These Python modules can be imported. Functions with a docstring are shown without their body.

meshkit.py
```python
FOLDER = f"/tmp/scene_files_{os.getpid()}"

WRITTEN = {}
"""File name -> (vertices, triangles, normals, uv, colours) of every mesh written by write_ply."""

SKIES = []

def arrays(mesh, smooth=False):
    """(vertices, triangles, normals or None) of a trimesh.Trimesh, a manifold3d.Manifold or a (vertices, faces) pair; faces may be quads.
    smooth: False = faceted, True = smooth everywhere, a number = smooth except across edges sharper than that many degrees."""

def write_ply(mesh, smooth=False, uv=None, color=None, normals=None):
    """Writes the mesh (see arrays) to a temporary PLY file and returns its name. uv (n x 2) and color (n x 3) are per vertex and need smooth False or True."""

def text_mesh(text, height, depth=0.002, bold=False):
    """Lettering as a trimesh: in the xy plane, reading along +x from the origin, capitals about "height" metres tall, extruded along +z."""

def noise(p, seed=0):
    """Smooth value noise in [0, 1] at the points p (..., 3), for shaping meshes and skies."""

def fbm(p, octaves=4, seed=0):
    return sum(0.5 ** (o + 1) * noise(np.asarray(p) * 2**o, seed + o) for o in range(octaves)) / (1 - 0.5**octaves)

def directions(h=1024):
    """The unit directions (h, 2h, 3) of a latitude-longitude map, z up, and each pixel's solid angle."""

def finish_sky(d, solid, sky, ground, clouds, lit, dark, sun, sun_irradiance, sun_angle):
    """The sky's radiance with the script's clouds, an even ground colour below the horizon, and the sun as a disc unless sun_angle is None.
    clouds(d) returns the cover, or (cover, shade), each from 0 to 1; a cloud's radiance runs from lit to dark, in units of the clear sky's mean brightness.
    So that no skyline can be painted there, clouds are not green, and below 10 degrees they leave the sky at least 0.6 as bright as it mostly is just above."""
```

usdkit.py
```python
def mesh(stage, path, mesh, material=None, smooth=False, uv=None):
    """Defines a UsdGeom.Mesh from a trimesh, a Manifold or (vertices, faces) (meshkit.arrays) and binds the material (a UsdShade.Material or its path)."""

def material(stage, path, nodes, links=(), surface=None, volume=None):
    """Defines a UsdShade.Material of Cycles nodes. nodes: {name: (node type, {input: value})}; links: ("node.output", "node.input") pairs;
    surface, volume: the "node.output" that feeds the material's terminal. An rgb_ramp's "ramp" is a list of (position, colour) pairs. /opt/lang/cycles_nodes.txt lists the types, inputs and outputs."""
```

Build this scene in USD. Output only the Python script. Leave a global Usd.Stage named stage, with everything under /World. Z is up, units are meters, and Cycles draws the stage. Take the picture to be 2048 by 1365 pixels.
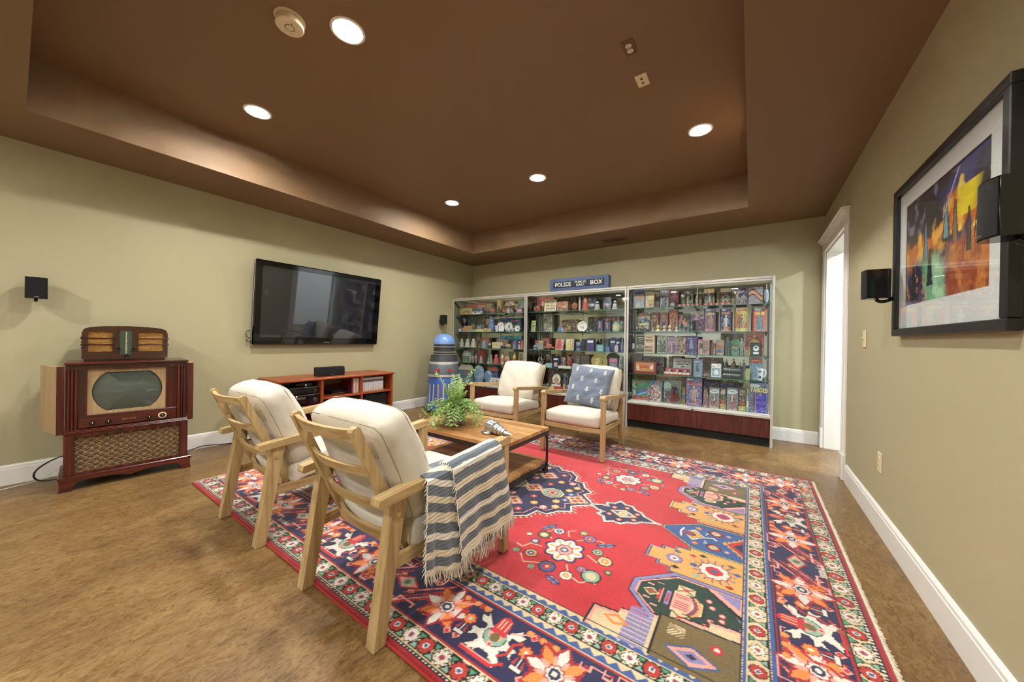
"""Basement sitting room with display cases, oak armchairs and a red rug (OpenUSD, Cycles)."""
import math, re
import numpy as np, trimesh, manifold3d, shapely
from shapely.geometry import Polygon, Point, box as sbox
import usdkit, meshkit
from pxr import Usd, UsdGeom, UsdShade, UsdLux, Sdf, Gf, Vt

stage = Usd.Stage.CreateInMemory()
UsdGeom.SetStageUpAxis(stage, "Z"); UsdGeom.SetStageMetersPerUnit(stage, 1.0)
UsdGeom.Xform.Define(stage, "/World"); UsdGeom.Scope.Define(stage, "/World/Looks")

# ------------------------------------------------------------------ camera, exposure, light levels
CAM_Z = 1.075
FOCAL_PX = 692.374
cam = UsdGeom.Camera.Define(stage, "/World/camera")
cam.CreateHorizontalApertureAttr(36.0)
cam.CreateFocalLengthAttr(36.0 * FOCAL_PX / 2048.0)
cam.CreateClippingRangeAttr(Gf.Vec2f(0.02, 100.0))
right = (0.82220719, 0.56899551, 0.0148137); up = (-0.01411902, -0.00562962, 0.99988447); fwd = (-0.56901317, 0.82232136, -0.00340495)
cam.AddTransformOp().Set(Gf.Matrix4d(*right, 0, *up, 0, *[-c for c in fwd], 0, 0, 0, CAM_Z, 1))
EXPOSURE = 3.38
cam.CreateExposureAttr(EXPOSURE)
LAMP = 76.0            # radiance of a ceiling lamp's lens
LAMP_HALL = 170.0
LAMP_COL = (1.0, 0.975, 0.93)
HALL_COL = (0.86, 0.94, 1.0)
# the air outside the rooms: a dim even dome (no window looks out on it)
dome = UsdLux.DomeLight.Define(stage, "/World/dome"); dome.CreateIntensityAttr(0.02)

# ------------------------------------------------------------------ helpers
def S(h):
    c = np.array([int(h[i:i + 2], 16) for i in (0, 2, 4)]) / 255.0
    return tuple(np.where(c <= 0.04045, c / 12.92, ((c + 0.055) / 1.055) ** 2.4))

_used = {}
def path_for(name, parent="/World"):
    parent = str(parent.GetPath()) if hasattr(parent, "GetPath") else parent
    n = _used.get((parent, name), 0); _used[(parent, name)] = n + 1
    return f"{parent}/{name}" + (f"_{n:03d}" if n else "")

def keys(prim, label=None, cat=None, group=None, kind=None):
    for k, v in (("label", label), ("category", cat), ("group", group), ("kind", kind)):
        if v: prim.SetCustomDataByKey(k, v)
    return prim

def place(x, loc, rotz=0.0, tilt=None, scale=None):
    x = UsdGeom.Xformable(x); x.AddTranslateOp().Set(Gf.Vec3d(*map(float, loc)))
    if rotz: x.AddRotateZOp().Set(math.degrees(rotz))
    if tilt: x.AddRotateXYZOp().Set(Gf.Vec3f(*map(math.degrees, tilt)))
    if scale: x.AddScaleOp().Set(Gf.Vec3f(*scale))

def thing(name, label, cat, loc=(0, 0, 0), rotz=0.0, group=None, kind=None, tilt=None):
    x = UsdGeom.Xform.Define(stage, path_for(name)); place(x, loc, rotz, tilt)
    return keys(x.GetPrim(), label, cat, group, kind)

def _define(path, mesh, mat, smooth, cd):
    v, f, n = meshkit.arrays(mesh, smooth)
    m = UsdGeom.Mesh.Define(stage, path)
    m.CreatePointsAttr(Vt.Vec3fArray.FromNumpy(v.astype(np.float32)))
    m.CreateFaceVertexCountsAttr(Vt.IntArray.FromNumpy(np.full(len(f), 3, np.int32)))
    m.CreateFaceVertexIndicesAttr(Vt.IntArray.FromNumpy(f.astype(np.int32).ravel()))
    m.CreateSubdivisionSchemeAttr("none")
    if n is not None:
        m.CreateNormalsAttr(Vt.Vec3fArray.FromNumpy(n.astype(np.float32))); m.SetNormalsInterpolation("vertex")
    if cd is not None:
        cd = np.asarray(cd, np.float32)
        if cd.ndim == 1: cd = np.tile(cd, (len(v), 1))
        if len(cd) == len(v):
            UsdGeom.PrimvarsAPI(m).CreatePrimvar("Cd", Sdf.ValueTypeNames.Color3fArray, "vertex").Set(Vt.Vec3fArray.FromNumpy(cd))
        else:      # vertices were split at sharp edges: each takes the colour of the vertex it came from
            from scipy.spatial import cKDTree
            v0, _, _ = meshkit.arrays(mesh); cd = cd[cKDTree(v0).query(v)[1]]
            UsdGeom.PrimvarsAPI(m).CreatePrimvar("Cd", Sdf.ValueTypeNames.Color3fArray, "vertex").Set(Vt.Vec3fArray.FromNumpy(cd))
    UsdShade.MaterialBindingAPI.Apply(m.GetPrim()).Bind(M[mat] if isinstance(mat, str) else mat)
    return m.GetPrim()

def part(name, mesh, mat, parent, label=None, smooth=30, cd=None, kind=None, xf=None):
    p = _define(path_for(name, parent), mesh, mat, smooth, cd)
    if xf: place(p, *xf)
    return keys(p, label, None, None, kind)

def single(name, mesh, mat, label, cat, loc=(0, 0, 0), rotz=0.0, group=None, kind=None, smooth=30, cd=None, tilt=None):
    p = _define(path_for(name), mesh, mat, smooth, cd); place(p, loc, rotz, tilt)
    return keys(p, label, cat, group, kind)

def struct(name, mesh, mat, parent=None, smooth=False, label=None):
    p = _define(path_for(name, parent or "/World"), mesh, mat, smooth, None)
    return keys(p, label, None, None, None if parent else "structure")

def sgroup(name):
    return keys(UsdGeom.Xform.Define(stage, path_for(name)).GetPrim(), kind="structure")

def dup(src, loc, rotz=0.0, label=None, group=None, tilt=None):
    base = re.sub(r"_\d{3}$", "", src.GetName())
    x = UsdGeom.Xform.Define(stage, path_for(base)); place(x, loc, rotz, tilt)
    p = x.GetPrim(); p.GetReferences().AddInternalReference(src.GetPath())
    was = src.GetCustomData()
    # the referenced root's own transform is overridden: only these ops are in the order
    ops = [o for o in UsdGeom.Xformable(p).GetOrderedXformOps()]
    want = ["xformOp:translate"] + (["xformOp:rotateZ"] if rotz else []) + (["xformOp:rotateXYZ"] if tilt else [])
    p.GetAttribute("xformOpOrder").Set(Vt.TokenArray(want))
    keys(p, label or was.get("label"), was.get("category"), group or was.get("group"))
    p.SetInstanceable(True)
    return p

# ---- mesh makers: all return (vertices, triangles)
def arr(m):
    v, f, _ = meshkit.arrays(m); return np.asarray(v, float), np.asarray(f, int)

def cat(*ms):
    V, F, n = [], [], 0
    for m in ms:
        v, f = arr(m); V.append(v); F.append(f + n); n += len(v)
    return np.vstack(V), np.vstack(F)

def mv(m, t=(0, 0, 0), rz=0.0, rx=0.0, ry=0.0, s=None, at=None):
    v, f = arr(m); v = v.copy()
    if s is not None: v = v * np.asarray(s)
    for a, (i, j) in ((rx, (1, 2)), (ry, (2, 0)), (rz, (0, 1))):
        if a:
            c, k = math.cos(a), math.sin(a); vi, vj = v[:, i].copy(), v[:, j].copy()
            v[:, i], v[:, j] = c * vi - k * vj, k * vi + c * vj
    v = v + np.asarray(t)
    if s is not None and np.prod(np.broadcast_to(s, 3)) < 0: f = f[:, ::-1]
    return v, f

def hull(pts):
    return arr(manifold3d.Manifold.hull_points(np.asarray(pts, np.float64)))

def bx(x0, x1, y0, y1, z0, z1, c=0.0):
    """A box, its edges chamfered by c."""
    lo, hi = np.array([x0, y0, z0], float), np.array([x1, y1, z1], float)
    if c <= 0:
        m = trimesh.creation.box(hi - lo); m.apply_translation((lo + hi) / 2); return arr(m)
    c = min(c, 0.45 * (hi - lo).min()); P = []
    for i in range(8):
        s = [(i >> k) & 1 for k in range(3)]
        p = np.where(s, hi, lo); inn = np.where(s, -1, 1) * c
        for k in range(3):
            q = p + inn; q[k] = p[k]; P.append(q)
    return hull(P)

def lathe(prof, n=32, cap=True):
    """A turned shape about z from (radius, z) pairs, bottom to top."""
    prof = [(max(r, 0.0), z) for r, z in prof]
    a = np.arange(n) * 2 * np.pi / n; V = []; F = []
    for r, z in prof: V.append(np.stack([r * np.cos(a), r * np.sin(a), np.full(n, z)], 1))
    V = np.vstack(V); k = len(prof)
    for i in range(k - 1):
        b, t = i * n, (i + 1) * n; j = np.arange(n); j2 = (j + 1) % n
        F += [np.stack([b + j, b + j2, t + j2], 1), np.stack([b + j, t + j2, t + j], 1)]
    F = np.vstack(F)
    if cap:
        c0, c1 = len(V), len(V) + 1
        V = np.vstack([V, [0, 0, prof[0][1]], [0, 0, prof[-1][1]]]); j = np.arange(n); j2 = (j + 1) % n
        F = np.vstack([F, np.stack([np.full(n, c0), j2, j], 1), np.stack([np.full(n, c1), (k - 1) * n + j, (k - 1) * n + j2], 1)])
    return V, F

def cyl(p0, p1, r0, r1=None, n=16):
    p0, p1 = np.asarray(p0, float), np.asarray(p1, float); r1 = r0 if r1 is None else r1
    d = p1 - p0; L = np.linalg.norm(d); d /= L
    v, f = lathe([(r0, 0), (r1, L)], n)
    a = np.cross(d, [0, 0, 1.0] if abs(d[2]) < 0.9 else [1.0, 0, 0]); a /= np.linalg.norm(a); b = np.cross(d, a)
    return v[:, :1] * a + v[:, 1:2] * b + v[:, 2:] * d + p0, f

def tube(pts, r, n=8, closed=False):
    p = np.asarray(pts, float); k = len(p); r = np.broadcast_to(r, (k,))
    t = np.gradient(p, axis=0); t /= np.linalg.norm(t, axis=1, keepdims=True) + 1e-12
    a = np.cross(t[0], [0, 0, 1.0] if abs(t[0][2]) < 0.9 else [1.0, 0, 0]); a /= np.linalg.norm(a); A = [a]
    for i in range(1, k):
        a = A[-1] - t[i] * (A[-1] @ t[i]); A.append(a / (np.linalg.norm(a) + 1e-12))
    A = np.array(A); B = np.cross(t, A); an = np.arange(n) * 2 * np.pi / n
    V = p[:, None] + r[:, None, None] * (np.cos(an)[None, :, None] * A[:, None] + np.sin(an)[None, :, None] * B[:, None])
    V = V.reshape(-1, 3); j = np.arange(n); j2 = (j + 1) % n; F = []
    for i in range(k - 1):
        b, c = i * n, (i + 1) * n
        F += [np.stack([b + j, b + j2, c + j2], 1), np.stack([b + j, c + j2, c + j], 1)]
    V = np.vstack([V, p[0], p[-1]]); m = len(V)
    F += [np.stack([np.full(n, m - 2), j2, j], 1), np.stack([np.full(n, m - 1), (k - 1) * n + j, (k - 1) * n + j2], 1)]
    return V, np.vstack(F)

def prism(poly, t, plane="xy", at=0.0):
    """A polygon extruded by t. plane names the polygon's two axes; it starts at `at` on the third."""
    poly = poly if isinstance(poly, Polygon) else Polygon(poly)
    m = trimesh.creation.extrude_polygon(poly, t, engine="earcut"); v, f = arr(m)
    v = v + [0, 0, at]
    if plane == "yz": v = v[:, [2, 0, 1]]
    elif plane == "xz": v = v[:, [0, 2, 1]]; f = f[:, ::-1]
    return v, f

def smooth_curve(pts, n=24):
    from scipy.interpolate import CubicSpline
    p = np.asarray(pts, float); s = np.linspace(0, 1, len(p))
    return CubicSpline(s, p)(np.linspace(0, 1, n))

def rbox(w, d, h, r, seg=5, bulge=(0, 0, 0), noise=0.0, seed=0, n=(14, 14, 8)):
    """A soft rounded block centred on x and y, standing on z=0: rounded edges of radius r, sides bulged, surface a little uneven."""
    def side(k, L):
        return np.linspace(-L / 2, L / 2, k + 1)
    dims = np.array([w, d, h]); P = []; F = []; off = 0
    for ax in range(3):
        i, j = [(1, 2), (2, 0), (0, 1)][ax]
        a, b = np.meshgrid(side(n[i], dims[i]), side(n[j], dims[j]), indexing="ij")
        for s in (-1, 1):
            q = np.zeros(a.shape + (3,)); q[..., i] = a; q[..., j] = b; q[..., ax] = s * dims[ax] / 2
            idx = np.arange(a.size).reshape(a.shape) + off
            A, B, C, D = idx[:-1, :-1].ravel(), idx[1:, :-1].ravel(), idx[1:, 1:].ravel(), idx[:-1, 1:].ravel()
            fs = np.vstack([np.stack([A, B, C], 1), np.stack([A, C, D], 1)])
            F.append(fs if s > 0 else fs[:, ::-1]); P.append(q.reshape(-1, 3)); off += a.size
    m = trimesh.Trimesh(np.vstack(P), np.vstack(F), process=False); m.merge_vertices(digits_vertex=6); v = m.vertices.copy()
    core = np.clip(v, -(dims / 2 - r), dims / 2 - r); dlt = v - core; L = np.linalg.norm(dlt, axis=1, keepdims=True)
    L[L == 0] = 1; v = core + dlt / L * np.minimum(L, r)
    u = v / (dims / 2)
    for ax in range(3):
        o = [k for k in range(3) if k != ax]
        v[:, ax] += np.sign(u[:, ax]) * np.abs(u[:, ax]) * bulge[ax] * (1 - np.clip(np.abs(u[:, o[0]]), 0, 1) ** 2.4) * (1 - np.clip(np.abs(u[:, o[1]]), 0, 1) ** 2.4)
    if noise:
        mm = trimesh.Trimesh(v, m.faces, process=False)
        v = v + mm.vertex_normals * ((meshkit.fbm(v * 9 + seed, 3, seed) - 0.5) * 2 * noise)[:, None]
    v[:, 2] += h / 2
    return v, m.faces

def pillow(w, h, t, n=28, pinch=0.05, noise=0.004, seed=0):
    """A knife-edge pillow in the xz plane (y is its thickness), centred on the origin."""
    g = np.linspace(-1, 1, n + 1); a, b = np.meshgrid(g, g, indexing="ij")
    ax = a * (1 - pinch * (1 - b ** 2) * 1.0); bz = b * (1 - pinch * (1 - a ** 2) * 1.0)
    th = (np.clip(1 - a ** 4, 0, 1) * np.clip(1 - b ** 4, 0, 1)) ** 0.55 * t / 2
    th = th + (meshkit.fbm(np.stack([a * 3, b * 3, a * 0 + seed], -1), 3, seed) - 0.5) * noise * 2 * (th > 1e-6)
    V = np.vstack([np.stack([ax * w / 2, -th, bz * h / 2], -1).reshape(-1, 3), np.stack([ax * w / 2, th, bz * h / 2], -1).reshape(-1, 3)])
    idx = np.arange((n + 1) ** 2).reshape(n + 1, n + 1); A, B, C, D = idx[:-1, :-1].ravel(), idx[1:, :-1].ravel(), idx[1:, 1:].ravel(), idx[:-1, 1:].ravel()
    f = np.vstack([np.stack([A, B, C], 1), np.stack([A, C, D], 1)]); k = (n + 1) ** 2
    m = trimesh.Trimesh(V, np.vstack([f, f[:, ::-1] + k]), process=False); m.merge_vertices(digits_vertex=6)
    return np.array(m.vertices), np.array(m.faces)

def ball(r, c=(0, 0, 0), s=(1, 1, 1), sub=2):
    m = trimesh.creation.icosphere(sub, r); return arr((np.array(m.vertices) * s + np.asarray(c), np.array(m.faces)))

def text(t, h, depth=0.001, bold=True, w=None):
    """Raised lettering reading along +x in the xz plane, facing -y, centred on the origin; squeezed to width w if given."""
    v, f = arr(meshkit.text_mesh(t, h, depth, bold)); lo, hi = v.min(0), v.max(0); v = v - (lo + hi) / 2
    if w: v[:, 0] *= w / (hi[0] - lo[0])
    return np.stack([v[:, 0], -v[:, 2], v[:, 1]], 1), f

# ------------------------------------------------------------------ materials
M = {}
def mat(name, nodes, links=(), surface="p.BSDF"):
    M[name] = usdkit.material(stage, f"/World/Looks/{name}", nodes, links, surface=surface); return M[name]

def plain(name, col, rough=0.5, metal=0.0, bump=0.0, bscale=200.0, **kw):
    kw = {"base_color": col, "roughness": rough, "metallic": metal, **kw}
    if not bump: return mat(name, {"p": ("principled_bsdf", kw)})
    return mat(name, {"tc": ("texture_coordinate", {}), "n": ("noise_texture", {"scale": bscale, "detail": 3}), "b": ("bump", {"strength": bump, "distance": 0.002}), "p": ("principled_bsdf", kw)},
               [("tc.object", "n.vector"), ("n.fac", "b.height"), ("b.normal", "p.normal")])

def wood(name, cols, axis="z", scale=9.0, rough=0.45, stretch=14.0, bump=0.15, coat=0.0):
    """Grain drawn out along one axis of the object."""
    s = [scale * stretch / 3] * 3; s["xyz".index(axis)] = scale / 5
    k = len(cols)
    return mat(name, {"tc": ("texture_coordinate", {}), "g": ("geometry", {}), "oi": ("object_info", {}), "ad": ("vector_math", {"math_type": "add"}), "mp": ("mapping", {"scale": tuple(s)}), "n": ("noise_texture", {"scale": 1.0, "detail": 6, "roughness": 0.62, "distortion": 0.6}),
                      "r": ("rgb_ramp", {"ramp": [(0.28 + 0.44 * i / (k - 1), c) for i, c in enumerate(cols)]}), "b": ("bump", {"strength": bump, "distance": 0.001}), "p": ("principled_bsdf", {"roughness": rough, "coat_weight": coat, "coat_roughness": 0.12})},
               [("tc.object", "ad.vector1"), ("oi.random", "ad.vector2"), ("ad.vector", "mp.vector"), ("mp.vector", "n.vector"), ("n.fac", "r.fac"), ("r.color", "p.base_color"), ("n.fac", "b.height"), ("b.normal", "p.normal")])

def wall_paint(name, col, rough=0.6, spec=0.35):
    return mat(name, {"g": ("geometry", {}), "n": ("noise_texture", {"scale": 160, "detail": 2}), "b": ("bump", {"strength": 0.08, "distance": 0.002}), "p": ("principled_bsdf", {"base_color": col, "roughness": rough, "specular_ior_level": spec})},
               [("g.position", "n.vector"), ("n.fac", "b.height"), ("b.normal", "p.normal")])

def vcol(name, rough=0.5, **kw):
    return mat(name, {"a": ("attribute", {"attribute": "Cd"}), "p": ("principled_bsdf", {"roughness": rough, **kw})}, [("a.color", "p.base_color")])

wall_paint("wall_paint", S("afa886"), 0.55)
wall_paint("ceiling_paint", S("846a4e"), 0.58)
plain("trim_white", S("e9e8e2"), 0.35)
plain("hall_white", S("eef0ef"), 0.6)
mat("cork_floor", {"g": ("geometry", {}), "mp": ("mapping", {"scale": (2.3, 1.0, 1.0)}), "n1": ("noise_texture", {"scale": 2.2, "detail": 5, "roughness": 0.65, "distortion": 0.8}), "n2": ("noise_texture", {"scale": 24, "detail": 6, "roughness": 0.7, "distortion": 1.4}), "n3": ("noise_texture", {"scale": 60, "detail": 4, "roughness": 0.6, "distortion": 2.0}),
     "r1": ("rgb_ramp", {"ramp": [(0.25, S("70563a")), (0.5, S("866a42")), (0.75, S("9a7e52"))]}), "r2": ("rgb_ramp", {"ramp": [(0.30, S("33220f")), (0.42, S("b0966a")), (0.62, S("ffffff")), (0.72, S("fff3d8"))]}), "m": ("mix_color", {"blend_type": "multiply", "fac": 0.62}),
     "r3": ("rgb_ramp", {"ramp": [(0.30, S("2c1d10")), (0.36, S("ffffff")), (1.0, S("ffffff"))]}), "m2": ("mix_color", {"blend_type": "multiply", "fac": 0.7}),
     "rr": ("map_range", {"from_min": 0.3, "from_max": 0.7, "to_min": 0.30, "to_max": 0.46}), "b": ("bump", {"strength": 0.08, "distance": 0.002}), "p": ("principled_bsdf", {"roughness": 0.38})},
    [("g.position", "mp.vector"), ("mp.vector", "n1.vector"), ("mp.vector", "n2.vector"), ("mp.vector", "n3.vector"), ("n1.fac", "r1.fac"), ("n2.fac", "r2.fac"), ("n3.fac", "r3.fac"), ("r1.color", "m.a"), ("r2.color", "m.b"), ("m.result", "m2.a"), ("r3.color", "m2.b"), ("m2.result", "p.base_color"), ("n2.fac", "rr.value"), ("rr.result", "p.roughness"), ("n2.fac", "b.height"), ("b.normal", "p.normal")])
OAK = [S("94774d"), S("b69a6b"), S("cbb283")]
for a in "xyz": wood("oak_" + a, OAK, a, 9, 0.5)
for a in "xyz": wood("mahogany_" + a, [S("210b08"), S("461610"), S("68261a")], a, 8, 0.28, coat=0.4)
for a in "xyz": wood("cherry_" + a, [S("6e2e17"), S("93441f"), S("b05e2f")], a, 8, 0.38)
wood("laminate", [S("2b100b"), S("52211a"), S("6c3023")], "z", 16, 0.35)
wood("tan_veneer", [S("957a58"), S("a88c66"), S("b89c76")], "z", 9, 0.4)
for i, c in enumerate((("80562f", "a87a45", "c49a62"), ("6f4826", "96683a", "b58750"), ("8d6337", "b58a52", "cda670"))): wood(f"plank_{i}", [S(x) for x in c], "x", 10, 0.42)
plain("linen", S("cfc8b9"), 0.9, bump=0.35, bscale=420, sheen_weight=0.15)
plain("seam_thread", S("a0967f"), 0.9)
plain("black_plastic", S("111111"), 0.32)
plain("black_gloss", S("060606"), 0.06)
plain("black_matte", S("171717"), 0.75)
plain("black_cloth", S("121212"), 0.95, bump=0.3, bscale=900)
plain("aluminium", S("d6d5cf"), 0.34, 0.55)
plain("steel_dark", S("4a4846"), 0.45, 0.85, bump=0.2, bscale=60)
plain("silver", S("c4c6c8"), 0.28, 1.0)
plain("mirror", S("c2c9c2"), 0.03, 1.0)
plain("ivory_plastic", S("e2d2ab"), 0.4)
plain("white_plastic", S("e4e2d8"), 0.4)
vcol("print", 0.45); vcol("print_gloss", 0.2); vcol("print_metal", 0.3, metallic=0.85)
def pane_mat(name, tint):      # a thin clear sheet: mirror-like at glancing angles, alike on both faces
    mat(name, {"lw": ("layer_weight", {"blend": 0.5}), "pw": ("math", {"math_type": "power", "value2": 5.0}), "ma": ("math", {"math_type": "multiply_add", "value2": 0.55, "value3": 0.022}), "t": ("transparent_bsdf", {"color": tint}), "g": ("glossy_bsdf", {"color": (1, 1, 1), "roughness": 0.0}), "m": ("mix_closure", {})},
        [("lw.facing", "pw.value1"), ("pw.value", "ma.value1"), ("ma.value", "m.fac"), ("t.BSDF", "m.closure1"), ("g.BSDF", "m.closure2")], "m.closure")
pane_mat("pane", (0.965, 0.98, 0.975)); pane_mat("shelf_glass", (0.86, 0.94, 0.91))
plain("shelf_edge", S("4e8577"), 0.15)
mat("lamp_lens", {"e": ("emission", {"color": LAMP_COL, "strength": LAMP})}, surface="e.emission")
mat("hall_lens", {"e": ("emission", {"color": HALL_COL, "strength": LAMP_HALL})}, surface="e.emission")
mat("led_blue", {"e": ("emission", {"color": (0.45, 0.65, 1.0), "strength": 18.0})}, surface="e.emission")
# ------------------------------------------------------------------ the room
WL, WR, WB, WF = -4.30, 0.625, 4.90, -3.2      # left, right, back, front (behind the camera)
HS, HT = 2.44, 2.775                           # soffit and tray heights
TX0, TX1, TY0, TY1 = -3.67, -0.045, 0.043, 4.185
DY0, DY1, DH = 3.84, 4.80, 2.035               # door opening in the right wall
struct("floor", bx(WL - .1, 3.6, WF - .1, 7.2, -.12, 0), "cork_floor")
struct("wall_left", bx(WL - .12, WL, WF, WB, 0, HT + .1), "wall_paint")
struct("wall_back", bx(WL, WR + .145, WB, WB + .12, 0, HT + .1), "wall_paint")
struct("wall_right", cat(bx(WR, WR + .145, WF, DY0, 0, HT + .1), bx(WR, WR + .145, DY0, DY1, DH, HT + .1), bx(WR, WR + .145, DY1, WB, 0, HT + .1)), "wall_paint")
struct("wall_front", bx(WL - .12, WR + .145, WF - .12, WF, 0, HT + .1), "hall_white")
c = sgroup("ceiling")
LAMP_SPOTS = [(x, y) for y in (1.05, 3.12) for x in (-3.10, -1.863, -.36)]
panel = sbox(TX0 - .1, TY0 - .1, TX1 + .1, TY1 + .1).difference(shapely.union_all([Point(x, y).buffer(.0745, 16) for x, y in LAMP_SPOTS]))
struct("tray_panel", prism(panel, .08, "xy", HT), "ceiling_paint", c)
outer = Polygon([(WL, WF), (WR, WF), (WR, WB), (WL, WB)]); hole = Polygon([(TX0, TY0), (TX1, TY0), (TX1, TY1), (TX0, TY1)])
struct("soffit", prism(outer.difference(hole), HT - HS, "xy", HS), "ceiling_paint", c)
# the white hall beyond the door
struct("wall_hall", cat(bx(3.2, 3.3, 2.6, 7.0, 0, 2.6), bx(WR + .145, 3.2, 2.5, 2.6, 0, 2.6), bx(WR + .145, 3.2, 7.0, 7.1, 0, 2.6), bx(WR + .03, WR + .145, WB + .12, 7.0, 0, 2.6)), "hall_white")
struct("ceiling", bx(WR + .145, 3.2, 2.6, 7.0, 2.5, 2.6), "hall_white")

BB = [(0, 0), (.016, 0), (.016, .112), (.013, .114), (.013, .128), (.010, .132), (.006, .138), (0, .140)]   # baseboard section (out, up)
def board(name, p0, p1, nrm):
    p0, p1, nrm = map(lambda a: np.array([*a, 0.0]), (p0, p1, nrm)); d = p1 - p0; L = np.linalg.norm(d); d /= L
    v, f = prism(BB, L, "xy")
    w = v[:, :1] * nrm + v[:, 1:2] * np.array([0, 0, 1.0]) + v[:, 2:] * d + p0
    m = trimesh.Trimesh(w, f, process=False)
    if m.volume < 0: f = f[:, ::-1]
    struct(name, (w, f), "trim_white")
board("baseboard_left", (WL, WF), (WL, WB), (1, 0))
board("baseboard_back", (WL + .016, WB), (WR - .03, WB), (0, -1))
board("baseboard_right", (WR, WF), (WR, DY0 - .125), (-1, 0))
# door opening: jamb lining, casings, plinth blocks and a capped head
d = sgroup("door_1")
struct("jamb", bx(WR, WR + .15, DY1 - .02, DY1, 0, DH, .001), "trim_white", d)
struct("jamb", bx(WR, WR + .15, DY0, DY0 + .02, 0, DH, .001), "trim_white", d)
struct("jamb", bx(WR, WR + .15, DY0 + .02, DY1 - .02, DH - .02, DH, .001), "trim_white", d)
for y0, y1 in ((DY0 - .09, DY0 + .008), (DY1 - .008, DY1 + .085)):
    struct("casing", cat(bx(WR - .016, WR, y0, y1, .20, DH, .003), bx(WR - .021, WR, y0 + .012, y0 + .03, .20, DH, .003), bx(WR - .021, WR, y1 - .03, y1 - .012, .20, DH, .003)), "trim_white", d)
    struct("plinth_block", bx(WR - .028, WR, y0 - .006, y1 + .006, 0, .205, .004), "trim_white", d)
struct("head_casing", bx(WR - .02, WR, DY0 - .09, DY1 + .085, DH, DH + .085, .002), "trim_white", d)
struct("head_cap", cat(bx(WR - .03, WR, DY0 - .10, DY1 + .092, DH + .083, DH + .098, .003), bx(WR - .045, WR, DY0 - .115, DY1 + .098, DH + .098, DH + .118, .005), bx(WR - .062, WR, DY0 - .125, DY1 + .099, DH + .118, DH + .130, .003), bx(WR - .026, WR, DY0 - .094, DY1 + .088, DH - .006, DH + .012, .003)), "trim_white", d)

# ceiling lamps
def lamp(label, x, y, z, lens, group, recess=0.0):
    t = thing("ceiling_lamp", label, "ceiling light", (x, y, z), group=group); r = recess
    part("trim_ring", lathe([(.071, r), (.071, -.003), (.078, -.006), (.090, -.004), (.090, -.0005), (.0735, -.0005), (.0735, r)] if r else [(.070, -.0005), (.070, -.004), (.078, -.006), (.090, -.004), (.090, -.0005)], 40, cap=not r), "white_plastic", t)
    part("lens", lathe([(.0705 - .001, r - .001), (.0695, r - .0028), (.060, r - .0048), (.045, r - .0064), (.025, r - .0075), (.008, r - .008)], 40), lens, t, "glowing white lens")
    if r: part("can", lathe([(.0735, r), (.0735, r + .03)], 32), "steel_dark", t)
    return t
G = "recessed lamps in the tray ceiling"
for lab, x, y in (("round recessed light on the dark ceiling beside the smoke alarm", -1.863, 1.05), ("round recessed light above the old television", -3.10, 1.05), ("farthest left recessed light near the back corner of the tray", -3.10, 3.12),
                  ("recessed light in the middle of the far row", -1.863, 3.12), ("recessed light near the right edge of the tray above the right case", -.36, 3.12), ("recessed light overhead out of frame beside the two ceiling outlets", -.36, 1.05)):
    lamp(lab, x, y, HT, "lamp_lens", G, .026)
for x, lab in ((-3.1, "leftmost"), (-1.6, "middle"), (-.2, "rightmost")): lamp(f"{lab} recessed light in the low ceiling behind the camera", x, -1.35, HS, "lamp_lens", "recessed lamps behind the camera")
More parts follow.
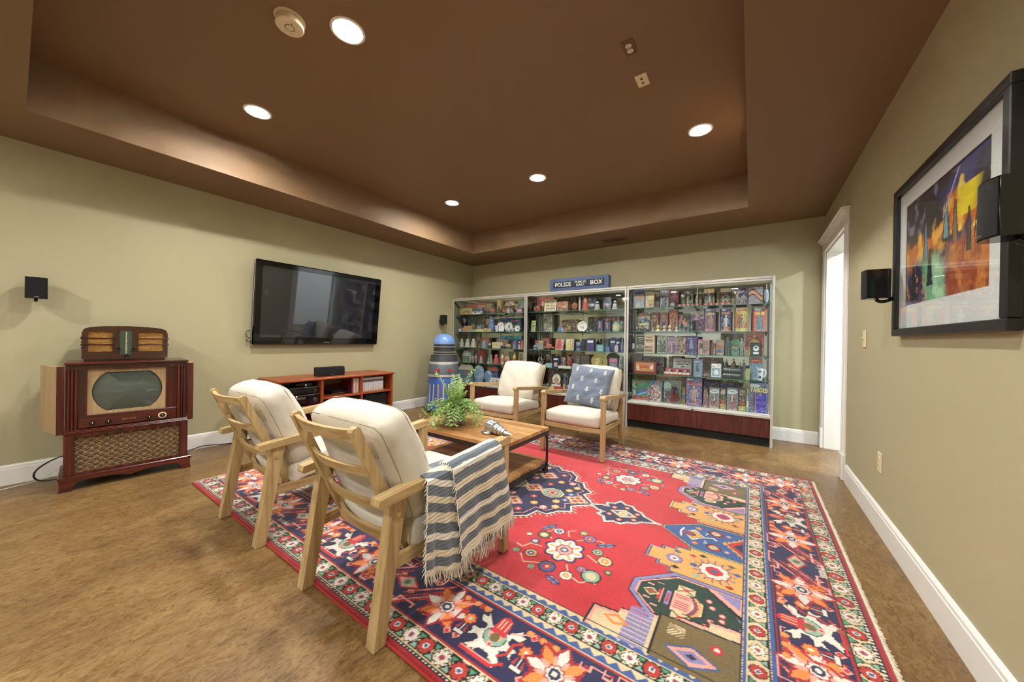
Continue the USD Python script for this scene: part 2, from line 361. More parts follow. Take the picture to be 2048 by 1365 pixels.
for y, lab in ((3.9, "nearer"), (5.8, "farther")): lamp(f"{lab} recessed light in the white hall beyond the door", 1.9, y, 2.5, "hall_lens", "recessed lamps in the hall")
# ------------------------------------------------------------------ the knotted rug: every knot of the pile is a vertex with its wool's colour
RX0, RY0, RW, RH = -3.313, 0.756, 3.712, 2.797
class Rug:
    RED, RED2, NAVY, BLUE, CREAM, GOLD, GREEN = S("b52a32"), S("981f28"), S("27264f"), S("3f5d96"), S("e0c9a0"), S("cf9a55"), S("1d3a30")
    ORANGE, WHITE, PINK, TEAL, BROWN, BLACK, LILAC, BRICK = S("dd8240"), S("e6e0d4"), S("e59a8c"), S("8fb5a0"), S("6b5a37"), S("1b1414"), S("8f88b4"), S("a8322c")
    def __init__(s, nu, nv):
        s.nu, s.nv = nu, nv; s.u = np.linspace(0, RW, nu); s.v = np.linspace(0, RH, nv)
        s.C = np.empty((nv, nu, 3)); s.C[:] = s.RED
    def rect(s, u0, u1, v0, v1, col):
        s.C[np.searchsorted(s.v, v0):np.searchsorted(s.v, v1), np.searchsorted(s.u, u0):np.searchsorted(s.u, u1)] = col
    def frame(s, a, b, col):
        """A band running round the rug; a and b are (end inset, side inset) of its two edges."""
        for u0, u1, v0, v1 in ((a[0], RW - a[0], a[1], b[1]), (a[0], RW - a[0], RH - b[1], RH - a[1]), (a[0], b[0], a[1], RH - a[1]), (RW - b[0], RW - a[0], a[1], RH - a[1])): s.rect(u0, u1, v0, v1, col)
    def put(s, u, v, R, layers, rot=0, fx=1, fy=1, sc=1.0, sym=""):
        """Stamps motif layers (test(a, b), colour) in a window about (u, v); sym mirrors it across the rug's middle lines."""
        spots = [(u, v, fx, fy)]
        if "u" in sym: spots += [(RW - u, v, -fx, fy)]
        if "v" in sym: spots += [(U, RH - V, X, -Y) for U, V, X, Y in list(spots)]
        c, k = math.cos(rot), math.sin(rot)
        for U, V, X, Y in spots:
            i0, i1 = np.searchsorted(s.u, [U - R, U + R]); j0, j1 = np.searchsorted(s.v, [V - R, V + R])
            if i0 == i1 or j0 == j1: continue
            dx, dy = np.meshgrid((s.u[i0:i1] - U) * X, (s.v[j0:j1] - V) * Y); a, b = (c * dx + k * dy) / sc, (-k * dx + c * dy) / sc
            W = s.C[j0:j1, i0:i1]
            for test, col in layers: W[test(a, b)] = col
def star(n, r, d=0.35, ph=0.0): return lambda a, b: np.hypot(a, b) < r * (1 - d + d * np.abs(np.cos(n / 2 * np.arctan2(b, a) + ph)))
def disk(r, x=0, y=0, k=1.0): return lambda a, b: np.hypot(a - x, (b - y) * k) < r
def dia(rx, ry, x=0, y=0): return lambda a, b: np.abs(a - x) / rx + np.abs(b - y) / ry < 1
def rec(x0, x1, y0, y1): return lambda a, b: (a > x0) & (a < x1) & (b > y0) & (b < y1)
def octo(r, x=0, y=0, k=1.0): return lambda a, b: np.maximum(np.maximum(np.abs(a - x), np.abs(b - y) * k), (np.abs(a - x) + np.abs(b - y) * k) / 1.35) < r
def pol(pts, grow=0.0, mir=False):
    P = Polygon(pts)
    if mir: P = P.union(shapely.affinity.scale(P, -1, 1, origin=(0, 0)))
    P = P.buffer(0).buffer(grow, join_style=2); shapely.prepare(P)
    return lambda a, b: shapely.contains_xy(P, a.ravel(), b.ravel()).reshape(a.shape)
def line(pts, w):
    P = shapely.LineString(pts).buffer(w / 2, cap_style=2, join_style=2); shapely.prepare(P)
    return lambda a, b: shapely.contains_xy(P, a.ravel(), b.ravel()).reshape(a.shape)

def rug_colours(nu, nv):
    k = Rug(nu, nv); R = Rug
    # --- frames, from the rim inwards
    f = [((.000, .000), R.RED2), ((.020, .016), R.BLACK), ((.034, .028), R.CREAM), ((.096, .106), R.BLACK), ((.099, .109), R.RED2), ((.106, .116), R.NAVY), ((.304, .348), R.RED2), ((.312, .355), R.BLACK), ((.314, .357), R.CREAM), ((.334, .398), R.BLACK), ((.338, .402), R.CREAM), ((.392, .464), R.BLACK), ((.396, .467), R.CREAM), ((.412, .500), R.BLACK), ((.416, .505), R.RED)]
    for (a, col), (b, _) in zip(f, f[1:] + [((1.2, 1.2), 0)]): k.frame(a, b, col)
    U, V = np.meshgrid(k.u, k.v); Um, Vm = np.minimum(U, RW - U), np.minimum(V, RH - V)
    # saw-tooth blue in the two narrow stripes, ticks on the rim
    def saw(along, across, lo, hi, per, inset_other, lim):
        t = (across - lo) / (hi - lo); z = np.abs(((along / per) % 1.0) * 2 - 1)
        return (t > 0) & (t < 1) & (t < 0.25 + 0.6 * z) & (inset_other > lim)
    for lo, hi, L in ((.359, .396, .318), (.467, .499, .398)): k.C[saw(U, Vm, lo, hi, .047, Um, L)] = R.BLUE
    for lo, hi, L in ((.3155, .333, .36), (.397, .4115, .468)):
        t = (Um - lo) / (hi - lo); k.C[(t > 0) & (t < 1) & (Vm > L) & ((t < .62) | (((V / .012) % 1) < .45))] = R.BLUE
    m = (Um > .024) & (Um < .033) & (((V / .016) % 1) < .5); k.C[m] = R.WHITE
    m = (Vm > .0185) & (Vm < .0255) & (((U / .016) % 1) < .5); k.C[m] = R.WHITE
    m = (Vm < .012) & (((U / .012) % 1) < .35); k.C[m] = S("7d1a1c")
    # --- small flowers of the two cream guards
    def guard_flower(u, v, red, along_u, sc=1.0, sym=""):
        rot = 0 if along_u else math.pi / 2
        if red: L = [(disk(.030, k=1.0), R.BLACK), (star(8, .028, .22), R.BRICK), (disk(.0105), R.WHITE), (disk(.0065), R.BLUE)]
        else: L = [(star(8, .031, .30), R.BLACK), (star(8, .027, .33), R.WHITE), (disk(.0095), R.BRICK), (disk(.004), R.BLUE)]
        k.put(u, v, .036 * sc, L, rot, sc=sc, sym=sym)
    def guard_tri(u, v, along_u, sc=1.0):
        L = [(pol([(-.016, -.028), (.016, -.028), (0, -.005)], .003), R.BLACK), (pol([(-.013, -.026), (.013, -.026), (0, -.008)]), R.TEAL), (pol([(-.016, .028), (.016, .028), (0, .005)], .003), R.BLACK), (pol([(-.013, .026), (.013, .026), (0, .008)]), S("4f9a72"))]
        k.put(u, v, .045 * sc, L, 0 if along_u else math.pi / 2, sc=sc)
    for s_in, e_in, du, dv, sc in ((.067, .066, .077, .0905, 1.12), (.432, .366, .0685, .091, .98)):
        n = int((RW - 2 * e_in) / du / 2) * 2; pu = (RW - 2 * e_in) / n
        for i in range(n + 1):
            u = e_in + i * pu
            for v in (s_in, RH - s_in):
                guard_flower(u, v, i % 2 == 0, True, sc)
                if i < n: guard_tri(u + pu / 2, v, True, sc)
        n = int((RH - 2 * s_in) / dv / 2) * 2; pv = (RH - 2 * s_in) / n
        for i in range(1, n):
            v = s_in + i * pv
            for u in (e_in, RW - e_in): guard_flower(u, v, i % 2 == 0, False, .92 * sc)
        for i in range(n):
            for u in (e_in, RW - e_in): guard_tri(u, s_in + (i + .5) * pv, False, .92 * sc)
    # --- main navy border
    T = math.pi / 2
    def ray(n, r, w, ph):      # n pointed rays of half-width w
        def t(a, b):
            th = (np.arctan2(b, a) - ph + np.pi / n) % (2 * np.pi / n) - np.pi / n; h = np.hypot(a, b); x, y = h * np.cos(th), np.abs(h * np.sin(th))
            return (x < r) & (y < w * np.clip(np.minimum(x / (.55 * r), (r - x) / (.28 * r)), 0, 1))
        return t
    bigstar = [(ray(8, .118, .025, 0), R.RED2), (ray(8, .085, .016, T / 4), R.RED2), (ray(4, .107, .016, 0), R.WHITE), (ray(4, .107, .017, T / 2), R.ORANGE), (ray(8, .072, .008, T / 4), R.PINK), (star(8, .036, .25), R.RED2), (star(8, .030, .2), R.WHITE), (disk(.020), R.NAVY), (disk(.010), R.WHITE)]
    palm = [(pol([(0, -.085), (.03, -.09), (.05, -.12), (.085, -.135), (.075, -.11), (.105, -.115), (.075, -.085), (.062, -.05), (.085, -.035), (.125, -.06), (.115, -.03), (.135, -.01), (.095, -.005), (.068, .01), (.075, .04), (.115, .045), (.135, .08), (.10, .075), (.105, .105), (.07, .07), (.05, .045), (0, .06)], .005, True), R.BLACK),
            (pol([(0, -.085), (.03, -.09), (.05, -.12), (.085, -.135), (.075, -.11), (.105, -.115), (.075, -.085), (.062, -.05), (.085, -.035), (.125, -.06), (.115, -.03), (.135, -.01), (.095, -.005), (.068, .01), (.075, .04), (.115, .045), (.135, .08), (.10, .075), (.105, .105), (.07, .07), (.05, .045), (0, .06)], .0, True), R.WHITE),
            (disk(.062, 0, .0, 1.15), R.BLACK), (disk(.057, 0, .0, 1.15), R.TEAL), (disk(.04, 0, .015), R.PINK), (pol([(-.045, .02), (-.03, .115), (0, .135), (.03, .115), (.045, .02)]), R.RED), (rec(-.022, -.017, .05, .11), R.CREAM), (rec(-.002, .003, .05, .115), R.CREAM), (rec(.017, .022, .05, .11), R.CREAM),
            (disk(.026, 0, -.002), R.BROWN), (disk(.016, 0, -.045), R.PINK), (disk(.007, 0, -.045), R.RED2), (dia(.03, .02, .05, -.125), R.BROWN), (dia(.03, .02, -.05, -.125), R.BROWN)]
    side = [(line([(-.09, -.08), (-.06, -.05), (-.06, .0), (-.03, .03)], .013), R.BRICK), (line([(-.10, .04), (-.055, .06), (-.03, .09)], .008), R.PINK), (star(8, .034, .3), R.RED2), (star(8, .028, .3), R.ORANGE), (disk(.009), R.WHITE), (line([(.0, -.03), (.0, -.075)], .006), R.WHITE), (rec(-.028, .028, -.092, -.072), R.BLACK), (rec(-.024, .024, -.089, -.075), R.WHITE), (pol([(-.03, -.07), (-.012, -.07), (-.012, -.025), (-.022, -.05)]), R.BRICK), (pol([(.03, -.07), (.012, -.07), (.012, -.025), (.022, -.05)]), R.BRICK)]
    berries = [(disk(.016, x, .0), c) for x, c in ((-.06, R.ORANGE), (-.03, R.BRICK), (0, R.ORANGE), (.03, R.BRICK), (.06, R.ORANGE))] + [(disk(.006, x, .0), R.GOLD) for x in (-.06, 0, .06)]
    diag = [(lambda a, b: (np.abs(b - .9 * a) < .055) & (np.abs(a) < .085) & (((b - .9 * a + .055) / .037 % 1) < .55) & (((a + b) / .02 % 1) < .75), R.BRICK), (lambda a, b: (np.abs(np.abs(b - .9 * a) - .03) < .0035) & (np.abs(a) < .075), R.PINK)]
    mid = [(dia(.075, .04), R.BRICK), (dia(.06, .03), R.PINK), (star(6, .03, .3), R.TEAL), (disk(.014), R.BROWN), (dia(.018, .012, -.055, .028), R.GOLD), (dia(.018, .012, .055, -.028), R.GOLD)]
    hook = [(line([(-.07, .018), (-.07, -.012), (-.025, -.012), (-.025, .022), (.07, .022), (.07, -.004)], .007), R.PINK), (line([(-.055, .006), (-.04, .006)], .008), R.RED)]
    step = [(line([(-.085, .0), (.05, .0), (.085, .03)], .010), R.RED), (line([(-.085, .009), (.048, .009)], .004), R.PINK)]
    flake = [(dia(.017, .017), R.PINK), (dia(.010, .010), R.RED)]
    dash = [(lambda a, b: (np.abs(b) < .012) & (np.abs(a) < .055) & (((a + b) / .013 % 1) < .5), R.WHITE)]
    def side_run(L, place):
        """L: motif spots along the run (s, kind); place(s, t) -> (u, v, rot, flip)."""
        for s_, kind in L:
            def at(ds, dt, motif, R_, extra=0.0, sc=1.0, fl=1):
                u, v, rot, fy = place(s_ + ds, dt); k.put(u, v, R_ * sc * 1.45, motif, rot + extra, 1, fy, sc)
            if kind == "star":
                at(0, 0, bigstar, .115); at(.12, -.075, flake, .02); at(-.12, .075, flake, .02); at(.105, .08, hook, .075, 0, .7)
            elif kind == "palm":
                at(0, .0, palm, .14, 0, .74); at(-.125, .01, side, .1, 0, .85); at(.125, .01, side, .1, 0, .85)
                for ds in (-.15, .15): at(ds, .085, berries, .08, 0, .85)
                at(.0, -.098, step, .09, 0, 1.0); at(-.16, -.08, flake, .02); at(.16, -.08, flake, .02)
            else:
                at(0, .0, mid, .08); at(-.115, .0, diag, .11, 0, .95); at(.115, .0, diag, .11, 0, .95)
                for ds in (-.04, .16): at(ds, .09, hook, .075)
                for ds in (-.14, .06): at(ds, -.09, hook, .075, 0, .9)
                at(-.02, -.098, dash, .06); at(.19, -.075, berries, .06, 0, .5); at(-.19, -.075, berries, .06, 0, .5)
    runU = [(RW / 2 + i * .239, ("star", "mid", "star", "palm")[i % 4]) for i in range(-7, 8)]
    vs = [(.744 - .465, "star"), (.744 - .232, "mid"), (.744, "star"), (.957, "palm"), (1.195, "star"), (1.43, "mid"), (1.67, "star"), (1.93, "palm"), (2.17, "star"), (2.40, "mid"), (2.6, "star")]
    side_run(runU, lambda s, t: (s, .234 + t, 0.0, 1)); side_run(runU, lambda s, t: (s, RH - .234 - t, 0.0, -1))
    side_run(vs, lambda s, t: (RW - .205 - t * .95, s, T, 1)); side_run(vs, lambda s, t: (.205 + t * .95, s, T, -1))
    # --- corner panels: stepped compartments stacked along both ends of the field
    def panel(v, half, tip, col, edge, draw, teeth=False):
        """A compartment from the inner frame (u = RW - .416) to its pointed tip, mirrored to the other end."""
        u1 = RW - .416; Lr = u1 - tip
        def shape(a, b):
            t = (a - (tip - 3.1)) / Lr
            n = np.floor(t * 7) / 7 if not teeth else t
            return (t > 0) & (t < 1) & (np.abs(b) < half * np.minimum(1, (.34 + 1.5 * n) if not teeth else ((.08 if teeth is True else teeth) + 2.1 * t)))
        for e, cc in ((.014, R.BLACK), (.010, edge), (.002, R.BLACK), (-.003, col)) if not (teeth and teeth < 1) else ((.034, R.BLACK), (.030, R.LILAC), (.010, R.BLACK), (.006, R.PINK), (-.001, col)):
            def test(a, b, e=e):
                t = (a - (tip - 3.1 - e)) / (Lr + e); n = np.floor(t * 7) / 7 if not teeth else t
                return (t > 0) & (a < u1 - 3.1) & (np.abs(b) < (half + e) * np.minimum(1, (.34 + 1.5 * n) if not teeth else ((.08 if teeth is True else teeth) + 2.1 * t)))
            k.put(3.1, v, .32, [(test, cc)], sym="u")
        k.put(3.1, v, .32, draw, sym="u")
    flower = lambda x, y, r, a_, b_, c_: [(star(8, r * 1.12, .2), R.RED2), (star(8, r, .22), a_), (octo(r * .55, x=0), b_), (disk(r * .2), c_)]
    def fl(x, y, r, A, B, Cc, spikes=None):
        sh = lambda g: (lambda a, b: g(a - x, b - y)); out = []
        if spikes: out.append((sh(lambda a, b: (np.hypot(a, b) < r * 1.45) & (np.abs(np.sin(8 * np.arctan2(b, a))) < .28)), spikes))
        return out + [(sh(star(10, r * 1.1, .16)), R.RED2), (sh(star(10, r, .16)), A), (sh(octo(r * .55)), B), (sh(disk(r * .22)), Cc)]
    gold = fl(.085, .0, .062, R.WHITE, R.RED, R.BLUE, R.BLUE) + fl(-.085, .0, .036, R.LILAC, R.WHITE, R.RED2, R.PINK) + [(star(5, .018, .4), R.BLUE)] + [(dia(.02, .014, x, y), c) for x, y, c in ((-.01, .075, R.RED), (.02, -.08, R.TEAL), (.15, .085, R.BROWN), (.15, -.085, R.RED2), (-.08, .07, R.BLUE), (-.07, -.07, R.BLACK), (.175, .03, R.BLUE), (.03, .10, R.BLACK))]
    for vv in (1.107, 1.722): panel(vv, .148, 2.90, R.GOLD, R.LILAC if vv < 1.4 else R.CREAM, gold)
    bluep = [(dia(.055, .062, -.035, 0), R.WHITE), (dia(.047, .05, -.035, 0), R.BLACK), (dia(.044, .046, -.035, 0), R.GOLD), (lambda a, b: (np.abs(a + .06) < .025) & (np.abs(b) < .022), S("8a4560")), (disk(.008, -.03, 0), R.BLACK), (line([(-.09, .05), (-.10, 0), (-.09, -.05)], .009), R.WHITE), (line([(.02, .0), (.06, .02), (.075, .0)], .009), R.WHITE)]
    for sg in (1, -1): bluep += [(octo(.033, .065, sg * .078), R.BLACK), (octo(.029, .065, sg * .078), R.BRICK), (octo(.019, .065, sg * .078), R.CREAM), (octo(.011, .065, sg * .078), R.TEAL), (dia(.016, .016, -.02, sg * .085), R.ORANGE), (dia(.014, .014, .125, sg * .085), R.PINK), (line([(.02, sg * .03), (.03, sg * .055), (.015, sg * .06)], .005), R.WHITE)]
    bluep += [(lambda a, b: (a > .105) & (a < .193) & (np.abs(b) < (a - .105) * 1.15 + .006 * np.sign(np.sin(a * 300))), R.GOLD), (lambda a, b: (a > .118) & (a < .193) & (np.abs(b) < (a - .118) * 1.1), R.BRICK), (lambda a, b: (a > .15) & (a < .193) & (np.abs(b) < (a - .15) * 1.1), R.NAVY)]
    panel(RH / 2, .138, 2.918, R.BLUE, R.TEAL, bluep, True)
    def greenp(sg):
        g = [(lambda a, b: (a > .155) & (a < .194) & (np.abs(b) < .155) & (np.abs(b) > .02 + (.194 - a) * 1.4), R.LILAC), (lambda a, b: (a > .06) & (a < .194) & (np.abs(b) > .155 - (a - .06) * .95) & (np.abs(b) < .160), R.BLACK), (lambda a, b: (a > .075) & (a < .194) & (np.abs(b) > .155 - (a - .075) * .85) & (np.abs(b) < .160), R.PINK), (lambda a, b: (a > .10) & (a < .19) & (np.abs(b) > .160 - (a - .10) * .8) & (np.abs(b) < .158), R.LILAC)]
        g += [(lambda a, b: (a > -.045) & (a < .075) & (np.abs(b) < .068 - .35 * np.maximum(a, 0)), R.BLACK), (lambda a, b: (a > -.04) & (a < .07) & (np.abs(b) < .062 - .35 * np.maximum(a, 0)), R.CREAM), (lambda a, b: (a > -.04) & (a < .03) & (np.abs(b) < .05) & (a + b * b * 8 < .035), R.PINK), (lambda a, b: (a > -.035) & (a < .02) & (np.abs(b) < .045) & ((b / .014 % 1) < .22), R.RED2), (lambda a, b: (np.abs(a - .045 + b * b * 7) < .008) & (np.abs(b) < .06), S("8a4560")), (lambda a, b: (np.abs(a - .06 + b * b * 7) < .006) & (np.abs(b) < .06), R.GOLD),
              (rec(-.072, -.047, -.05, .05), R.BLACK), (rec(-.068, -.050, -.045, .045), R.LILAC), (rec(-.064, -.054, -.028, .028), R.RED), (rec(-.098, -.084, -.034, .034), R.RED), (rec(-.088, -.082, -.05, .05), R.PINK)]
        for x, y in ((-.125, .0),): g += [(dia(.034, .028, x, y), R.CREAM), (dia(.026, .02, x, y), R.BROWN), (dia(.010, .008, x, y), R.RED)]
        for y in (.088, -.088): g += [(rec(-.034, .034, y - .024, y + .024), R.CREAM), (lambda a, b, y=y: (np.abs(a) < .034) & (np.abs(b - y) < .024) & (np.abs(np.abs(a) - np.abs(b - y) * 1.4) < .006), R.BROWN), (star(6, .0, 0), R.RED), (dia(.012, .010, 0, y), R.RED)]
        for x, y in ((.10, .04), (.10, -.04), (.135, .015), (.135, -.015), (.085, .075), (.085, -.075)): g += [(disk(.0125, x, y), R.RED2), (disk(.0095, x, y), R.PINK), (disk(.004, x, y), R.WHITE)]
        for x, y in ((-.10, .075), (-.10, -.075), (-.135, .045), (-.135, -.045)): g += [(rec(x - .012, x + .012, y - .004, y + .004), R.PINK)]
        return g
    for vv in (.805, 2.01): panel(vv, .158, 2.925, R.GREEN, R.LILAC, greenp(1), .24)
    # cream and brown corner pieces
    def corner(vc, sg):
        L = [(lambda a, b: (a > -.30) & (a < .196) & (b * sg < .13) & (b * sg > -.17) & (b * sg < .10 + .12 * a - .05 * np.floor((.2 - a) / .10) * .6), R.BLACK), (lambda a, b: (a > -.292) & (a < .196) & (b * sg < .122) & (b * sg > -.17) & (b * sg < .092 + .12 * a - .05 * np.floor((.2 - a) / .10) * .6), R.PINK),
             (lambda a, b: (a > -.28) & (a < .19) & (b * sg > -.17) & (b * sg < .078 + .12 * a - .05 * np.floor((.2 - a) / .10) * .6), R.CREAM), (lambda a, b: (a > -.07) & (a < .196) & (b * sg > -.17) & (b * sg < .05 + .05 * a), R.BLACK), (lambda a, b: (a > -.06) & (a < .196) & (b * sg > -.17) & (b * sg < .042 + .05 * a), R.BROWN),
             (lambda a, b: (np.abs(a + .125) < .045) & (b * sg > -.17) & (b * sg < .03 - .2 * np.abs(a + .125)) & (((b / .022) % 1) < .75), R.LILAC), (dia(.05, .03, -.20, -.09 * sg), R.ORANGE), (dia(.03, .016, -.20, -.09 * sg), R.CREAM), (dia(.09, .05, .06, -.10 * sg), R.BLUE), (dia(.078, .04, .06, -.10 * sg), R.PINK), (dia(.05, .026, .06, -.10 * sg), R.LILAC), (dia(.02, .012, .06, -.10 * sg), R.NAVY),
             (lambda a, b: (np.abs(a) < .03) & (np.abs(b * sg + .01) < .028) & ((((a + np.abs(b * sg + .01)) / .014) % 1) < .5), R.CREAM), (disk(.02, .13, -.02 * sg), R.RED), (disk(.009, .13, -.02 * sg), R.WHITE)]
        k.put(3.1, vc, .31, L, sym="u")
    corner(.655, 1); corner(RH - .655, -1)
    k.frame((.412, .500), (.416, .505), R.BLACK)
    # --- medallion, pendants
    cu, cv = RW / 2, RH / 2
    med = [(.61, 0), (.54, .06), (.50, .10), (.53, .16), (.47, .20), (.43, .27), (.36, .27), (.34, .36), (.27, .42), (.20, .40), (.14, .46), (.06, .44), (0, .50)]
    full = med + [(-x, y) for x, y in med[-2::-1]]; full = full + [(x, -y) for x, y in full[-2:0:-1]]
    teeth = pol(full, .046)
    k.put(cu, cv, .7, [(lambda a, b: teeth(a, b) & (((np.arctan2(b, a * .8) * 17) % 1) < .26), R.CREAM)])
    for g, cc in ((.026, R.BLACK), (.021, R.WHITE), (.009, R.BLACK), (.005, R.NAVY), (-.022, R.PINK), (-.027, R.NAVY)): k.put(cu, cv, .7, [(pol(full, g), cc)])
    for x, y, r in ((.33, 0, .085), (0, 0, .12)):
        for sx in ((1, -1) if x else (1,)):
            k.put(cu + sx * x, cv + y, r * 1.5, [(octo(r, k=1.15), R.BLACK), (octo(r * .94, k=1.15), R.CREAM), (octo(r * .8, k=1.15), R.BLACK), (octo(r * .75, k=1.15), R.TEAL), (star(8, r * .5, .3), R.BRICK), (star(8, r * .38, .3), R.PINK), (disk(r * .15), R.BLACK)])
    for x, y in ((.16, .255), (.51, .0), (.18, .0), (.0, .33)):
        for sx in (1, -1):
            for sy in (1, -1):
                k.put(cu + sx * x, cv + sy * y, .11, [(dia(.088, .075), R.PINK), (dia(.080, .067), R.BLACK), (dia(.074, .061), R.CREAM), (dia(.052, .043), R.BRICK), (line([(-.03, -.02), (.03, .02)], .008), R.CREAM), (line([(-.03, .02), (.03, -.02)], .008), R.CREAM)])
    rng = np.random.default_rng(4)
    for x, y in ((.25, .12), (.41, .10), (.44, .17), (.10, .16), (.30, .20), (.08, .40), (.07, .22), (.26, .33), (.38, .22), (.45, .05)):
        col = [R.BRICK, R.ORANGE, R.WHITE, R.PINK, R.BLUE, R.BRICK, R.GOLD][int(rng.integers(7))]
        for sx in (1, -1):
            for sy in (1, -1): k.put(cu + sx * x, cv + sy * y, .05, [(star(6, .032, .25), R.BLACK), (star(6, .027, .25), col), (disk(.009), R.WHITE)])
    pend = [(-.20, 0), (-.145, .035), (-.105, .04), (-.125, .085), (-.085, .10), (-.06, .15), (-.02, .12), (.02, .125), (.05, .085), (.085, .075), (.115, .035), (.19, 0)]
    pend = pend + [(x, -y) for x, y in pend[-2:0:-1]]
    for g, cc in ((.016, R.BLACK), (.012, R.WHITE), (.004, R.BLACK), (.001, R.WHITE), (-.004, R.NAVY), (-.013, R.NAVY)): k.put(2.676, cv, .3, [(pol(pend, g), cc)], sym="u")
    k.put(2.676, cv, .3, [(dia(.085, .055), R.CREAM), (dia(.06, .034, 0, 0), R.BLUE), (octo(.028), R.CREAM), (octo(.014), R.GOLD)] + [t for x, y in ((.075, .045), (.075, -.045), (-.075, .05), (-.075, -.05), (-.02, .085), (-.02, -.085)) for t in ((star(6, .024, .2), R.BRICK), (star(6, .018, .3), R.PINK), (disk(.006, x, y), R.WHITE))][:0] + [t for x, y in ((.075, .04), (.075, -.04), (-.07, .05), (-.07, -.05), (0, .085), (0, -.085)) for t in ((disk(.021, x, y), R.BLACK), (disk(.018, x, y), R.BRICK), (disk(.011, x, y), R.PINK), (disk(.005, x, y), R.WHITE))] + [(line([(.19, .0), (.225, .0)], .008), R.CREAM), (line([(.20, .012), (.225, 0), (.20, -.012)], .006), R.CREAM)], sym="u")
    # --- sprays in the field quarters
    sp = [(star(8, .108, .22), R.BLACK), (star(8, .102, .22), S("6b3a78")), (star(8, .094, .24), R.WHITE), (lambda a, b: (np.hypot(a, b) < .084) & (np.hypot(a, b) > .05) & (np.abs(np.cos(4 * np.arctan2(b, a))) > .94), R.GOLD), (star(8, .048, .2), R.BRICK), (star(8, .040, .2), R.PINK), (disk(.022), R.BLUE), (disk(.011), R.CREAM)]
    def bud(x, y, r, c1, c2):
        r *= 1.22
        return [(disk(r * 1.18, x, y), R.BLACK), (disk(r, x, y), c1), (disk(r * .62, x, y), c2), (disk(r * .25, x, y), R.CREAM)]
    sp += [(line([(-.02, -.12), (-.05, -.16), (-.12, -.20), (-.17, -.15)], .006), R.CREAM), (line([(.06, -.10), (.10, -.16), (.16, -.18), (.20, -.13), (.22, -.15)], .006), R.CREAM), (line([(.11, .03), (.17, .0), (.2, .05), (.24, .03)], .006), R.CREAM), (line([(-.10, .05), (-.15, .09), (-.13, .14), (-.17, .17)], .006), R.CREAM), (line([(.02, .11), (.06, .16), (.13, .18), (.18, .15)], .006), R.CREAM), (line([(-.11, -.04), (-.17, -.05), (-.19, -.10), (-.23, -.09)], .006), R.CREAM), (line([(-.03, .12), (-.06, .17), (-.02, .20)], .006), R.CREAM)]
    for x, y, r, a_, b_ in ((-.01, -.165, .030, R.BLUE, R.BRICK), (-.125, -.12, .024, R.GOLD, R.BLUE), (.09, -.17, .022, R.WHITE, R.GOLD), (.185, -.11, .032, R.TEAL, R.CREAM), (.20, .03, .026, R.CREAM, R.ORANGE), (.145, .08, .020, R.TEAL, R.BROWN), (-.15, .06, .026, R.BROWN, R.CREAM), (-.16, -.02, .018, R.BLUE, R.PINK), (.07, .165, .024, R.LILAC, R.BRICK), (-.10, .14, .022, R.WHITE, R.BLUE), (.02, .20, .016, R.TEAL, R.GOLD), (-.20, -.14, .014, R.TEAL, R.BROWN), (.13, -.09, .016, R.LILAC, R.BRICK), (-.07, -.21, .013, R.TEAL, R.BROWN), (.24, -.04, .013, R.BROWN, R.TEAL), (-.22, .02, .012, R.TEAL, R.CREAM)): sp += bud(x, y, r, a_, b_)
    for x0, y0, x1, y1 in ((.12, .13, .20, .19), (-.19, .10, -.14, .19), (.02, -.22, .09, -.24)):
        P = shapely.LineString([(x0, y0), (x1, y1)]); n = np.array([-(y1 - y0), x1 - x0]); n = n / np.hypot(*n) * .018
        q = [(x0, y0)] + [(x0 + (x1 - x0) * (i + .5) / 5 + n[0] * (1 if i % 2 else .35), y0 + (y1 - y0) * (i + .5) / 5 + n[1] * (1 if i % 2 else .35)) for i in range(5)] + [(x1, y1)] + [(x0 + (x1 - x0) * (i + .5) / 5 - n[0] * (1 if i % 2 else .35), y0 + (y1 - y0) * (i + .5) / 5 - n[1] * (1 if i % 2 else .35)) for i in range(4, -1, -1)]
        sp += [(pol(q, .004), R.BLACK), (pol(q), R.LILAC), (line([(x0, y0), (x1, y1)], .008), R.NAVY)]
    k.put(2.546, .848, .30, sp, sym="uv")
    # wool is dyed in lots: bands of slightly differing tone, and every knot a little its own
    n = meshkit.fbm(np.stack([U * 1.1, V * 7.0, U * 0], -1), 3, 5)[..., None]; kn = np.random.default_rng(8).random((nv, nu, 1))
    lit = meshkit.fbm(np.stack([U * 3.5, V * 3.5, U * 0 + 3], -1), 3, 9)[..., None]
    dark = np.where(k.C[..., :1] > 2.2 * k.C[..., 2:], 1.0, .82)      # the reds stay brightest
    return np.clip(k.C * dark * (0.80 + 0.34 * n) * (0.86 + 0.28 * kn) + (lit - .5) * .02, 0, 1)

